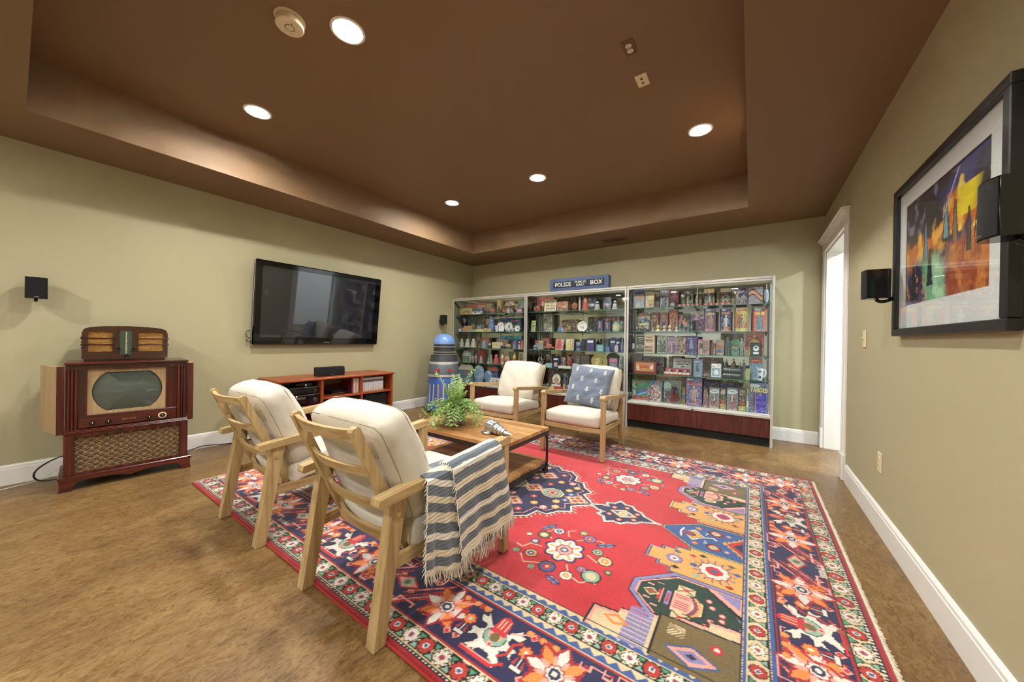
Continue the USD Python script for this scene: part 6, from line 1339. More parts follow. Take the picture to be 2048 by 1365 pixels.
1|3|carton|1.753|B|0.11|0.175|643,a84,322|fig||carton|box|small black and gold box
1|3|carton|1.847|F|0.11|0.058|8bc,acc|lines||book|book|low pale blue book
1|3|lampbox|1.962|F|0.095|0.187|235,124,c9a|||tin_tower|tin|tall dark blue tin with a pink label
1|3|carton|2.028|M|0.097|0.151|877,ca9,433|photo||carton|box|black and white photo box
1|3|plush|2.127|M|0.088|0.169|c43,b55|||plush_toy|soft toy|red flower-like soft toy
1|3|carton|2.121|F0|0.2|0.034|ddc,b98|plain||flat_box|box|low cream box with a pale lid
1|3|card|2.19|B|0.143|0.183|876,998,655|photo||relief_plaque|plaque|brown relief plaque, left of two
1|3|card|2.338|B|0.134|0.189|877,988,655|photo||relief_plaque|plaque|brown relief plaque, right of two
1|3|plate|2.613|F|0.227|0.238|a94,cb6,331|gold||plate|plate|large golden round plate with dark letters
1|3|carton|2.803|F|0.108|0.172|668,d59,89b|bandtop||carton|box|violet box with a bright pink top
1|3|plush|2.903|F|0.069|0.215|abb,899|||crystal_ornament|ornament|pale clear cut ornament
1|4|carton|1.952|B|0.394|0.32|643,865,432|photo||backdrop_box|box|brown rocky backdrop box
1|4|headcard|1.967|F|0.167|0.259|cba,c88,eee|head|WHO@.25@.12@c33@.7|cutout_card|card|cut-out card of a white-haired head
1|4|carton|1.929|F0|0.079|0.078|db4,a73|plain||packet|packet|small yellow packet
1|4|carton|2.033|F0|0.109|0.08|c32,a22|plain||packet|packet|small red packet
1|4|candle|2.094|F|0.033|0.117|d94,c64|||candle|candle|orange column beside the head card
1|4|bottle|1.823|F|0.06|0.101|344,cdc|||canister|canister|dark canister with a white ring
1|4|jug|2.055|M|0.07|0.258|689,9ab|||jug|jug|grey-blue jug behind the orange column
1|4|carton|2.178|F|0.075|0.109|653,caa|fig||carton|box|small brown box at the right of the column
1|4|disc|1.764|M|0.045|0.171|c99,865,dcc|ring||badge|badge|small pink face badge, left of two
1|4|disc|1.827|M|0.054|0.176|a87,c98,dcc|ring||badge|badge|small tan badge, right of two
"""
# ------------------------------------------------------------------ the collection in the cases
def H3(s):      # faded print colours
    c = np.array(S("".join(k * 2 for k in s))); return c * .74 + (c @ [.30, .59, .11]) * .26 + .006
def art(style, cols, seed):
    """Flat print: fn(x, z) -> rgb for x, z in 0..1."""
    c = [H3(k) for k in cols] + [H3("222")] * 4; rng = np.random.default_rng(seed); j = rng.uniform(-.06, .06, 8)
    def fn(x, z):
        N = lambda s, k=0: meshkit.fbm(np.stack([x * s, z * s, x * 0 + seed * 3.7 + k], -1), 3, seed + k)
        C = np.empty(x.shape + (3,)); C[:] = c[0]
        def E(cx, cz, rx, rz, col): C[((x - cx) / rx) ** 2 + ((z - cz) / rz) ** 2 < 1] = col
        def Rr(x0, x1, z0, z1, col): C[(x > x0) & (x < x1) & (z > z0) & (z < z1)] = col
        def body(cx, z0, h, col, head, wide=1.0):
            for s in (-1, 1):
                C[(np.abs(x - cx - s * .07 * wide * (1 + (z0 + .45 * h - z) * 2)) < .05 * wide) & (z > z0) & (z < z0 + .5 * h)] = col
                C[(np.abs(x - cx - s * (.15 + .3 * (z0 + .8 * h - z)) * wide) < .035 * wide) & (z > z0 + .4 * h) & (z < z0 + .78 * h)] = col
            E(cx, z0 + .62 * h, .13 * wide, .20 * h, col); E(cx, z0 + .9 * h, .075 * wide, .085 * h, head)
        if style == "plain": pass
        elif style == "photo": m = N(5) ; C = C * (1 - (m > .5)[..., None]) + c[1] * (m > .5)[..., None]; C[N(9, 1) > .58] = c[2]; C[N(14, 2) > .66] = c[0] * 1.6; C[N(12, 5) > .68] = c[1] * .4
        elif style == "scn": C[z < .45 + .2 * (N(4) - .5)] = c[1]; C[N(7, 1) > .60] = c[2]; E(.6 + j[0], .45, .22, .12, c[2] * 1.2); E(.3 + j[1], .3, .15, .16, c[0] * .5); C[(N(10, 3) > .62) & (z < .5)] = c[1] * 1.5
        elif style == "fig": C[N(4) > .56] = c[1] * .9; body(.5 + j[0], .06, .66, c[2] * .75, c[2] * 1.2); C[(z < .14)] = c[1]; Rr(.12, .5, .90, .97, H3("acd"))
        elif style == "figw": body(.5, .06, .68, c[2], c[2] * 1.1); Rr(.08, .92, .76, .84, c[1]); Rr(.12, .5, .90, .97, H3("acd")); C[(z < .20) & (N(6) > .5)] = c[1] * .8
        elif style == "fig2": E(.5, .83, .46, .10, c[1]); E(.3, .80, .28, .08, c[1]); E(.5, .83, .30, .03, H3("79b")); body(.5, .04, .66, H3("743"), H3("dba")); C[(np.abs(x - .5) < .05) & (z > .38) & (z < .56)] = H3("edc"); C[(z < .30) & (N(9) > .52)] = c[2]
        elif style == "fighead": Rr(0, 1, .78, 1, c[1]); body(.5, .06, .66, c[2], c[2] * 1.2, 1.6); C[(N(8) > .6) & (z < .7)] = c[2] * .6
        elif style == "figsmall": E(.45, .52, .16, .20, c[1]); Rr(.30, .62, .30, .42, c[1] * .8); E(.45, .72, .09, .08, c[1] * 1.2); Rr(.1, .6, .84, .88, H3("dde"))
        elif style == "poster": Rr(.0, 1, .62, 1, c[0] * .8); C[(np.abs(x - .35 - .2 * np.sin(z * 9)) < .09) & (z < .68)] = c[1]; body(.68, .05, .55, c[2], c[2]); body(.2, .03, .42, c[2] * .8, c[2]); C[(N(8) > .58) & (z > .68) & (z < .94)] = H3("99b")
        elif style == "swirl": m = np.abs(z - .5 - .22 * np.sin(x * 4.2 + .4)); C[N(9) > .52] = c[0] * .75; C[m < .19] = c[2]; C[m < .10] = c[1]
        elif style == "disc": Rr(0, 1, .74, 1, c[1]); E(.55, .58, .26, .13, c[2]); Rr(.2, .6, .05, .26, c[3]); C[(N(6) > .55) & (z < .35)] = c[3] * .8
        elif style == "panr": Rr(.42, .98, .04, .5, c[2] * .9); C[(x > .45) & (z < .48) & (N(9) > .5)] = c[1]; Rr(.0, .38, .0, 1, c[1] * 1.05)
        elif style in ("arch", "archred"):
            inside = (np.abs(x - .5) < .36) & (z < .5 + np.sqrt(np.clip(.36 ** 2 - (x - .5) ** 2, 0, 1))); C[inside] = c[1]
            inner = (np.abs(x - .5) < .30) & (z < .48 + np.sqrt(np.clip(.30 ** 2 - (x - .5) ** 2, 0, 1))); C[inner] = c[2]
            if style == "arch": E(.5, .62, .15, .13, c[1] * .8); E(.5, .30, .22, .24, c[2] * .6); C[(N(9) > .58) & inner] = c[1] * .7
            else: E(.5, .80, .28, .05, c[1]); C[(N(7) > .6)] = c[0] * .8; E(.5, .88, .08, .05, c[2])
        elif style == "archface": C[z > .55] = c[1]; inside = (np.abs(x - .5) < .45) & (z < .40 + .36 * np.sqrt(np.clip(1 - ((x - .5) / .45) ** 2, 0, 1))); C[inside] = c[0]; E(.45, .80, .20, .14, H3("d98")); Rr(.1, .9, .32, .42, H3("cc6")); Rr(.16, .84, .20, .27, H3("cc6")); C[(N(9) > .6) & inside & (z > .45)] = H3("acd")
        elif style == "tank": P = (z > .06) & (z < .66) & (np.abs(x - .5) < .36 - .26 * z); C[P] = c[2]; C[P & (np.sin(x * 60) * np.sin(z * 50) > .3)] = c[2] * 1.7; Rr(0, 1, .86, 1, c[1]); E(.35, .93, .28, .05, H3("8bc"))
        elif style == "beans": Rr(.02, .44, .04, .96, c[1]); E(.23, .34, .19, .10, H3("ddc")); E(.23, .34, .16, .075, c[1] * .9); Rr(.09, .38, .325, .36, H3("b86")); Rr(.12, .36, .72, .76, H3("bca")); Rr(.08, .40, .82, .86, H3("bca")); Rr(.14, .36, .63, .65, H3("bca")); Rr(.44, .47, .04, .96, H3("a75")); Rr(.56, .88, .84, .87, H3("222")); Rr(.55, .90, .56, .575, H3("543"))
        elif style == "frame": C[(np.abs(x - .5) < .38) & (np.abs(z - .5) < .40)] = c[1]; E(.62, .5, .16, .14, c[2]); E(.6, .5, .05, .05, H3("333")); C[(N(7) > .6) & (z < .25)] = c[0] * 1.1
        elif style == "who": C[(N(6) > .55) & (z > .7)] = c[1]; Rr(.1, .9, .14, .36, c[1]); E(.5, .30, .30, .10, H3("47a")); E(.5, .52, .36, .16, c[0] * .8)
        elif style == "mask": Rr(.10, .90, .08, .92, c[0] * 1.3); E(.5, .56, .24, .20, c[1]); Rr(.26, .74, .16, .32, c[1]); E(.5, .62, .12, .07, c[0])
        elif style == "tin": Rr(.10, .90, .20, .92, c[1]); Rr(.13, .87, .24, .88, c[2]); E(.5, .52, .20, .18, H3("d53")); C[(np.abs(x - .5) > .25) & (np.abs(x - .5) < .36) & (z > .26) & (z < .7) & (N(10) > .48)] = H3("eed"); E(.5, .36, .17, .08, H3("ca4"))
        elif style == "lines":
            k = (np.abs(((z * 7) % 1) - .5) < .22) & (N(22) > .46) & (x > .1) & (x < .9) & (z > .08) & (z < .92); C[k] = c[1]; C[(z > .62) & k] = c[1] * .7
        elif style == "photocard": Rr(.05, .95, .05, .95, c[1]); Rr(.10, .90, .10, .66, c[0]); E(.5, .35, .22, .20, c[1]); C[(N(9) > .57) & (z > .68) & (z < .93)] = c[2]
        elif style == "redhead": E(.5, .86, .5, .12, c[1]); Rr(0, 1, .80, .92, c[1]); Rr(.18, .82, .84, .88, H3("e96")); C[(N(5) > .55) & (z < .72)] = c[0] * 1.2
        elif style == "moon": E(.26, .74, .20, .20, H3("ddb")); E(.33, .76, .19, .19, c[0]); Rr(0, 1, 0, .16, c[2]); C[np.abs(z - .36 - .35 * (x - .55)) < .13 * (np.abs(x - .55) < .34)] = c[1]; C[np.abs(z - .30 - .35 * (x - .55)) < .03 * (np.abs(x - .55) < .3)] = H3("8cf"); E(.15, .34, .07, .16, H3("dca")); C[(N(9) > .62) & (z > .5)] = H3("c75")
        elif style == "doll": E(.62, .62, .2, .1, H3("322")); E(.60, .24, .34, .24, c[1]); E(.22, .72, .22, .2, H3("9bb")); C[(N(8) > .58) & (x < .4) & (z < .5)] = H3("c9b")
        elif style == "bands": C[z > .72] = c[1]; C[(z > .3) & (z < .55)] = c[2]; C[N(9) > .63] = c[1] * .8
        elif style == "star": C[(z < .9 - 1.5 * np.abs(x - .5)) & (z > .3)] = c[1] * .8; C[np.abs(z - .5 - (x - .5)) < .06] = c[2]; C[(z < .28)] = c[1]; C[N(7) > .6] = c[2] * .8
        elif style == "spine": Rr(0, 1, .0, .24, c[2]); E(.5, .36, .34, .12, c[1]); Rr(.1, .9, .48, .64, c[0] * 1.8); C[(np.abs(((z * 16) % 1) - .5) < .2) & (z > .68) & (z < .95) & (np.abs(x - .5) < .38) & (N(20) > .42)] = H3("ddc")
        elif style == "bluebox": C[(np.abs(((np.arctan2(z - .4, x - .6) * 9) % 1) - .5) < .18)] = c[2] * .8; Rr(.34, .86, .0, .66, c[1]); Rr(.22, .36, .0, .62, H3("633")); Rr(.33, .355, .0, .66, H3("aac"))
        if style == "bluebox":
            for zz in (.06, .26, .46): Rr(.40, .80, zz, zz + .14, c[1] * 1.5)
            E(.60, .62, .05, .03, H3("c96"))
            E(.3, .90, .26, .06, H3("bcc"))
        elif style == "lattice": C[(np.abs((((x + z) * 5) % 1) - .5) < .07) | (np.abs((((x - z) * 5) % 1) - .5) < .07)] = c[1]
        elif style == "flames": C[N(4) > .5] = c[1]; C[(z < .55) & (N(6, 2) > .52)] = c[2]; Rr(0, 1, .86, 1, c[0]); C[(N(9, 4) > .62)] = H3("875")
        elif style == "fishbox": C[(N(6) > .55) & (z < .6) & (z > .3)] = H3("698"); k = (np.abs(z - .62) < .12) & (np.sin(x * 46) > .1) & (x < .62) & (x > .1); C[k] = c[1]; C[(np.abs(z - .78 - .15 * (x - .8)) < .07 * np.clip(1 - np.abs(x - .78) / .2, 0, 1))] = c[2]; E(.72, .4, .1, .1, H3("984"))
        elif style == "redtitle": Rr(0, 1, .0, .3, c[0] * .7); Rr(.05, .25, .5, .95, c[2]); k = (np.abs(z - .58) < .15) & (np.sin(x * 42) > -.1) & (x > .28) & (x < .9); C[k] = c[1]; Rr(.25, .95, .80, .90, H3("a65"))
        elif style == "signdot": E(.5, .5, .22, .10, c[1]); Rr(.3, .7, .80, .84, c[1]); Rr(.25, .75, .14, .17, c[1])
        elif style == "darkred": C[N(5) > .55] = c[2]; k = (np.abs(z - .80) < .07) & (np.sin(x * 60) > -.2) & (x > .5) & (x < .92); C[k] = H3("d65"); E(.9, .62, .05, .12, H3("ccc"))
        elif style == "robothead": Rr(.0, .45, .72, 1, c[2]); Rr(.45, 1, .72, 1, c[1]); E(.55, .35, .36, .26, H3("aaa")); Rr(.4, .55, .40, .5, H3("333")); Rr(.65, .78, .40, .5, H3("333"))
        elif style == "conecard": P = (np.abs(x - .48) < .40 - .30 * z) & (z < .92); C[P] = c[1]; C[P & (np.abs(((z * 9) % 1) - .5) < .12)] = c[1] * .75; C[(x > .75) & (N(7) > .5)] = c[2]
        elif style == "windows":
            Rr(.14, .86, .68, .84, c[1])
            for zz in (.08, .28, .48): Rr(.14, .86, zz, zz + .14, c[0] * .75)
            Rr(.1, .9, .90, .96, H3("225"))
        elif style == "panel": E(.5, .48, .2, .34, c[1]); E(.5, .48, .13, .26, c[0] * .8)
        elif style == "gothic": E(.5, .5, .24, .2, c[1]); Rr(.2, .8, .1, .24, c[1] * .8)
        elif style == "bandtop": Rr(0, 1, .68, .94, c[1]); k = (np.abs(z - .80) < .06) & (np.sin(x * 40) > 0); C[k] = c[1] * 1.5; C[(N(6) > .54) & (z < .6)] = c[2]; E(.4, .25, .2, .1, H3("cc5"))
        elif style == "sketch":
            for a in (.12, .42, .72): C[(((x - a - .09) / .11) ** 2 + ((z - .42) / .24) ** 2 < 1) & (N(16) > .48)] = c[1]
            Rr(.1, .9, .74, .77, c[2]); Rr(.1, .6, .12, .14, c[2])
        elif style == "head": pass
        if style not in ("plain", "lines", "beans", "panel", "windows", "tin", "mask", "sketch", "bands"):      # small print and ink speckle
            d = N(34, 11)[..., None]; C = np.where(d > .64, C * .55 + .30, np.where(d < .36, C * .38, C))
            k = (np.abs(((z * 23) % 1) - .5) < .2) & (N(30, 12) > .5) & (z > .02) & (z < .10) & (x > .12) & (x < .88); C[k] = H3("ddd")
        return np.clip(C * (.80 + .40 * N(18, 7)[..., None]), 0, 1)
    return fn

def textured_box(w, d, h, fn, edge, nx=None, nz=None, x=0, front=0.0, bow=None):
    """A carton with its front print; x centred, front at y=front, standing on z=0."""
    nx = nx or int(np.clip(w / .0048, 8, 60)); nz = nz or int(np.clip(h / .0048, 8, 60))
    g, z = np.meshgrid(np.linspace(0, 1, nx), np.linspace(0, 1, nz), indexing="ij"); C = fn(g, z).reshape(-1, 3)
    V = np.stack([(g - .5) * w + x, g * 0 + front, z * h], -1).reshape(-1, 3); idx = np.arange(nx * nz).reshape(nx, nz); A, B, Cc, D = idx[:-1, :-1].ravel(), idx[1:, :-1].ravel(), idx[1:, 1:].ravel(), idx[:-1, 1:].ravel()
    F = np.vstack([np.stack([A, B, Cc], 1), np.stack([A, Cc, D], 1)])
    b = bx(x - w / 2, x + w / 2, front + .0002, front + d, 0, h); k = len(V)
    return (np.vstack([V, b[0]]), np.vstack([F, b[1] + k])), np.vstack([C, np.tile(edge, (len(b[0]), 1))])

def put_item(row, seed):
    c, sh, kind, u, dep, w, h, cols, style, txt, name, cat_, lab = row.split("|")
    c, sh, u, w, h = int(c), int(sh), float(u), float(w), float(h); cl = cols.split(","); K = [H3(k) for k in cl] + [H3("333")] * 3
    d, th = {"F0": (.062, .030), "F": (.105, .060), "F2": (.120, .06), "T": (.118, .03), "M": (.190, .072), "B": (.285, .065), "B2": (.368, .020)}[dep]
    z = SHELF_Z[sh] + (.0272 if dep == "T" else 0) + .0004
    label = f"{lab}, {('top', 'second', 'third', 'fourth', 'bottom')[sh]} shelf of {('left', 'middle', 'right')[c]} case"
    rot = CANG + (0.30 if dep == "F2" and kind == "carton" and style in ("fig", "figw", "tank") else 0)
    if kind in ("card", "signcard"): z += .0018
    T = lambda: thing(name, label, cat_, in_case(u, d, z), rot)
    fn = art(style, cl, seed); g = "print_gloss"
    def lump(mesh, col, mat_="print", nm="body", t=None, lb=None, smooth=35): return part(nm, mesh, mat_, t, lb, smooth=smooth, cd=col)
    if kind in ("carton", "tin"):
        if rot != CANG: w, th = w * .92, .045
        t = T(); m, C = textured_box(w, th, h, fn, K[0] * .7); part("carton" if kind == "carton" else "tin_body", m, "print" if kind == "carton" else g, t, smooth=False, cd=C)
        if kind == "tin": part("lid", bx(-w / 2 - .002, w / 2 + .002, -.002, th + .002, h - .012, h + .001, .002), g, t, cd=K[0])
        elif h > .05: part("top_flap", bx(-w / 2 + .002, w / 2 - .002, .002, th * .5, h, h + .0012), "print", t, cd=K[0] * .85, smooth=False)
        for q in [q for q in txt.split(";") if q]:
            p = (q.split("@") + ["", "", "", ""])[:5]; ww = float(p[4]) * w if p[4] else .74 * w
            if p[0] in ("BAKED", "BEANS") or (p[0] == "WHO" and style == "beans"): xo, ww = .21 * w, .40 * w
            elif p[0] == "OCTO": xo = -.28 * w
            elif p[0] == "WHO" and style == "figw": xo = -.28 * w
            else: xo = 0
            part("lettering", mv(text(p[0], float(p[2]) * h, .0012, True, ww), (xo, -.001, float(p[1]) * h)), "print", t, "raised printed lettering", smooth=False, cd=H3(p[3]))
        return
    t = T()
    if kind in ("card", "leaf", "tomb", "headcard", "signcard"):
        lean = .12
        if kind == "leaf":
            P = Polygon([(-.5 * w, .08 * h), (-.34 * w, 0), (-.05 * w, .02 * h), (.12 * w, .0), (.2 * w, .16 * h), (.3 * w, .05 * h), (.44 * w, .3 * h), (.5 * w, .62 * h), (.40 * w, .86 * h), (.2 * w, h), (-.1 * w, .97 * h), (-.3 * w, .9 * h), (-.42 * w, .6 * h)]); fn = art("photo", ["b97", "a86", "ca8"], seed)
        elif kind == "tomb": P = sbox(-w / 2, 0, w / 2, h - w / 2).union(Point(0, h - w / 2).buffer(w / 2, 24)); fn = art("photo", cl, seed); lean = 0
        elif kind == "headcard": P = sbox(-w * .45, 0, w * .45, h * .46).union(Point(0, h * .70).buffer(1, 24) if 0 else shapely.affinity.scale(Point(0, h * .68).buffer(1, 32), w * .40, h * .32))
        elif style == "gothic": P = Polygon([(-w / 2, 0), (w / 2, 0), (w / 2, h * .62), (w * .32, h * .84), (0, h), (-w * .32, h * .84), (-w / 2, h * .62)])
        elif style == "archface": P = sbox(-w / 2, 0, w / 2, h * .72).union(shapely.affinity.scale(Point(0, h * .72).buffer(1, 24), w / 2, h * .28))
        elif style == "star": P = Polygon([(-w / 2, 0), (w / 2, 0), (w / 2, .55 * h), (.1 * w, h), (-w / 2, .8 * h)])
        else: P = sbox(-w / 2, 0, w / 2, h)
        if dep in ("B", "B2"): lean = 0
        if kind == "signcard": lean = .42
        th2 = .05 if kind == "tomb" else .004
        part("sheet", mv(prism(P, th2, "xz", 0), rx=-lean), "print", t, cd=K[0] * .8, smooth=False)
        nx, nz = int(np.clip(w / .0045, 8, 60)), int(np.clip(h / .0045, 8, 60)); xx, zz = np.meshgrid(np.linspace(-w / 2, w / 2, nx), np.linspace(0, h, nz), indexing="ij")
        ok = shapely.contains_xy(P.buffer(-.0012), xx.ravel(), zz.ravel()); idx = np.arange(nx * nz).reshape(nx, nz); A, B, Cc, D = idx[:-1, :-1].ravel(), idx[1:, :-1].ravel(), idx[1:, 1:].ravel(), idx[:-1, 1:].ravel()
        F = np.vstack([np.stack([A, B, Cc], 1), np.stack([A, Cc, D], 1)]); F = F[ok[F].all(1)]; C = fn(xx / w + .5, zz / h).reshape(-1, 3)
        if kind == "headcard":
            x_, z_ = (xx / w).ravel(), (zz / h).ravel(); C[z_ < .44] = H3("dde"); C[((x_ / .37) ** 2 + ((z_ - .70) / .27) ** 2 < 1)] = H3("ddc"); C[((x_ / .24) ** 2 + ((z_ - .62) / .20) ** 2 < 1)] = H3("c97"); C[(np.abs(np.abs(x_) - .1) < .035) & (np.abs(z_ - .66) < .02)] = H3("433"); C[(np.abs(x_) < .08) & (np.abs(z_ - .53) < .012)] = H3("733"); C[(z_ > .40) & (z_ < .46) & (np.abs(x_) > .1)] = H3("322")
        used = np.unique(F); re_ = np.full(nx * nz, -1); re_[used] = np.arange(len(used))
        part("printed_face", mv((np.stack([xx.ravel(), xx.ravel() * 0 - .0004, zz.ravel()], 1)[used], re_[F]), rx=-lean), "print", t, smooth=False, cd=C[used])
        if lean: part("strut", mv(bx(-.012, .012, .004, .004 + min(.07, h * .35), 0, .003), (0, h * math.sin(lean) * .0, 0)), "print", t, cd=K[0] * .6, smooth=False)
        if style in ("mask", "frame"):
            for a in ((-w / 2, w / 2, h - .010, h), (-w / 2, w / 2, 0, .010), (-w / 2, -w / 2 + .010, 0, h), (w / 2 - .010, w / 2, 0, h)): part("frame_rail", mv(bx(a[0], a[1], -.004, .003, a[2], a[3], .001), rx=-lean), "print", t, cd=H3("222") if style == "mask" else K[0], smooth=False)
        for q in [q for q in txt.split(";") if q]: p = q.split("@"); part("lettering", mv(text(p[0], float(p[2]) * h, .0012, True, float(p[4]) * w if len(p) > 4 else .7 * w), (0, -.0016, float(p[1]) * h)), "print", t, "raised printed lettering", smooth=False, cd=H3(p[3]))
    elif kind in ("blister",):
        m, C = textured_box(w, .004, h, fn, K[0] * .8, front=.04); part("backing_card", m, "print", t, smooth=False, cd=C)
        bw, bh = w * .78, h * .62; part("clear_bubble", mv(rbox(bw, .036, bh, .012, n=(6, 4, 6)), (0, .021, h * .06)), "pane", t, "clear plastic bubble", smooth=True)
        part("toy", cat(lathe([(bw * .22, 0), (bw * .18, bh * .4), (bw * .12, bh * .6), (bw * .13, bh * .68), (bw * .08, bh * .85), (0, bh * .9)], 14, cap=False)), "print", t, cd=K[1], smooth=40, xf=((0, .021, h * .075),)) if bw * .22 < .017 else part("toy", mv(lathe([(.015, 0), (.013, bh * .4), (.009, bh * .6), (.010, bh * .68), (.006, bh * .85), (0, bh * .9)], 14, cap=False), (0, .021, h * .075)), "print", t, cd=K[1], smooth=40)
    elif kind == "figure":
        r = min(w / 2, h * .26); L = [cyl((s * r * .38, 0, h * .012), (s * r * .34, 0, h * .47), r * .26, r * .36, 10) for s in (-1, 1)] + [bx(s * r * .38 - r * .24, s * r * .38 + r * .24, -r * .5, r * .3, 0, h * .04, .001) for s in (-1, 1)]
        part("legs", cat(*L), "print", t, cd=K[1] * .8, smooth=40)
        part("torso", lathe([(r * .5, h * .44), (r * .62, h * .52), (r * .60, h * .66), (r * .72, h * .76), (r * .40, h * .81), (r * .22, h * .84)], 14), "print", t, cd=K[0], smooth=40)
        for s in (-1, 1): part("arm", tube([(s * r * .62, 0, h * .77), (s * r * .86, -r * .06, h * .60), (s * r * .80, -r * .35, h * .46)], [r * .22, r * .18, r * .15], 8), "print", t, cd=K[0] * .9, smooth=True)
        part("head", ball(1, (0, -r * .04, h * .905), (r * .36, r * .38, h * .088)), "print", t, cd=K[1], smooth=True)
        part("base", lathe([(r * .95, 0), (r * .9, .003)], 18), "print", t, cd=K[0] * .5, smooth=False, xf=((0, 0, -.0002),)) if 0 else None
    elif kind == "bust":
        r = w / 2; part("shoulders", mv(ball(1, (0, 0, 0), (r * .98, r * .6, h * .40)), (0, 0, h * .0)) if 0 else lathe([(r * .95, 0), (r, h * .10), (r * .92, h * .22), (r * .5, h * .32), (r * .3, h * .40)], 18), "print", t, cd=K[0], smooth=40)
        part("shirt", mv(ball(1, (0, -r * .55, h * .16), (r * .20, r * .35, h * .14), 1)), "print", t, cd=H3("ddd"), smooth=True)
        hd = ball(1, (0, -r * .05, h * .62), (r * .62, r * .66, h * .28)); nose = ball(1, (0, -r * .72, h * .60), (r * .12, r * .16, h * .06), 1); ears = [ball(1, (s * r * .62, 0, h * .61), (r * .1, r * .14, h * .06), 1) for s in (-1, 1)]
        hp = part("head", cat(hd, nose, *ears), "print", t, cd=K[1], smooth=True)
        for s in (-1, 1): part("eye", ball(1, (s * r * .24, -r * .60, h * .66), (r * .09, r * .08, h * .03), 1), "print", hp, cd=H3("222"), smooth=True)
        part("hair", cat(ball(1, (0, r * .10, h * .72), (r * .70, r * .68, h * .26)), ball(1, (0, -r * .1, h * .90), (r * .5, r * .5, h * .09))), "print", t, cd=K[2], smooth=True)
    elif kind == "cone":
        r = w / 2; d1 = .62 * h
        part("skirt", lathe([(r, 0), (r, h * .05), (r * .96, h * .06), (r * .66, d1)], 22), g, t, cd=K[0], smooth=30)
        for k in range(3): part("band", lathe([(r * (.94 - .1 * k), h * (.14 + .15 * k)), (r * (.97 - .1 * k), h * (.15 + .15 * k)), (r * (.93 - .1 * k), h * (.18 + .15 * k))], 22, cap=False), g, t, cd=K[1], smooth=40)
        part("collar", lathe([(r * .62, d1), (r * .68, d1 + h * .02), (r * .56, d1 + h * .14), (r * .52, d1 + h * .16)], 22), g, t, cd=K[1], smooth=30)
        part("cap", lathe([(r * .50, d1 + h * .15), (r * .50, d1 + h * .22), (r * .40, d1 + h * .31), (r * .2, d1 + h * .37), (0, h)], 22, cap=False), g, t, cd=K[0], smooth=50)
    elif kind in ("plate", "disc"):
        r = w / 2; m = lathe([(r * .98, .006), (r, .003), (r * .92, .0), (r * .62, .004), (0, .005)][::-1], 36, cap=False); v, f = lathe([(0, .0), (r * .64, .0), (r * .70, -.004), (r * .96, -.010), (r, -.008), (r * .97, -.003), (r * .66, .005), (0, .006)], 40, cap=False)
        pts = np.stack([v[:, 0], -(-v[:, 2]) * 1.0, v[:, 1]], 1); rr = np.hypot(v[:, 0], v[:, 1]) / r
        part("rim", mv((pts, f), (0, .012, r)), g, t, cd=np.where((rr < .72)[:, None], K[0] * .96, K[0]), smooth=40)
        n = 40; a, b = np.meshgrid(np.linspace(-1, 1, n), np.linspace(-1, 1, n), indexing="ij"); ok = (np.hypot(a, b) < .62).ravel(); idx = np.arange(n * n).reshape(n, n); A, B, Cc, D = idx[:-1, :-1].ravel(), idx[1:, :-1].ravel(), idx[1:, 1:].ravel(), idx[:-1, 1:].ravel(); F = np.vstack([np.stack([A, B, Cc], 1), np.stack([A, Cc, D], 1)]); F = F[ok[F].all(1)]
        N = meshkit.fbm(np.stack([a * 3, b * 3, a * 0 + seed], -1), 3, seed); C = np.tile(K[0], (n * n, 1)).reshape(n, n, 3)
        if style == "ring": C[np.hypot(a, b) < .56] = K[1]; C[np.hypot(a, b) < .44] = K[2] * .7
        elif style == "gold": C[(np.abs(b) < .16) & (np.abs(a) < .45) & (np.sin(a * 22) > .0)] = K[2]; C[N > .6] = K[1]
        else: C[(N > .52) & (np.abs(a + .1) < .36) & (np.abs(b) < .36)] = K[1]; C[(N > .62) & (np.abs(a) < .3)] = K[2]
        used = np.unique(F); re_ = np.full(n * n, -1); re_[used] = np.arange(len(used)); part("printed_centre", mv((np.stack([a.ravel() * r, a.ravel() * 0 - .0006, b.ravel() * r], 1)[used], re_[F]), (0, .012, r)), g, t, smooth=False, cd=C.reshape(-1, 3)[used])
        part("plate_stand", cat(bx(-.012, .012, -.006, .004, 0, .012, .001), bx(-.003, .003, .020, .026, 0, r * 1.1), bx(-.003, .003, -.002, .026, 0, .004)), "steel_dark", t)
    elif kind == "ball":
        r = min(w, h) / 2; part("sphere", mv(ball(r, sub=3), (0, r, r)), g, t, cd=K[0], smooth=True); part("stand_ring", lathe([(r * .45, 0), (r * .5, .002), (r * .42, r * .14)], 18, cap=False), "steel_dark", t, xf=((0, r, 0),))
    elif kind in ("mug", "mugx"):
        r = w / 2 if kind == "mugx" else w * .36; x0 = 0 if kind == "mugx" else -w * .12
        m = lathe([(r * .55, 0), (r * .60, .003), (r * .82, h * .5), (r, h), (r * .94, h), (r * .76, h * .5), (r * .5, .006), (0, .006)], 28, cap=False); part("cup", mv(m, (x0, r, 0)), g, t, cd=K[0], smooth=40)
        if kind == "mug": part("handle", tube(smooth_curve([(x0 + r * .90, r, h * .80), (x0 + r * 1.35, r, h * .86), (x0 + r * 1.62, r, h * .62), (x0 + r * 1.25, r, h * .36), (x0 + r * .72, r, h * .30)], 16), h * .055, 8), g, t, cd=K[0], smooth=True)
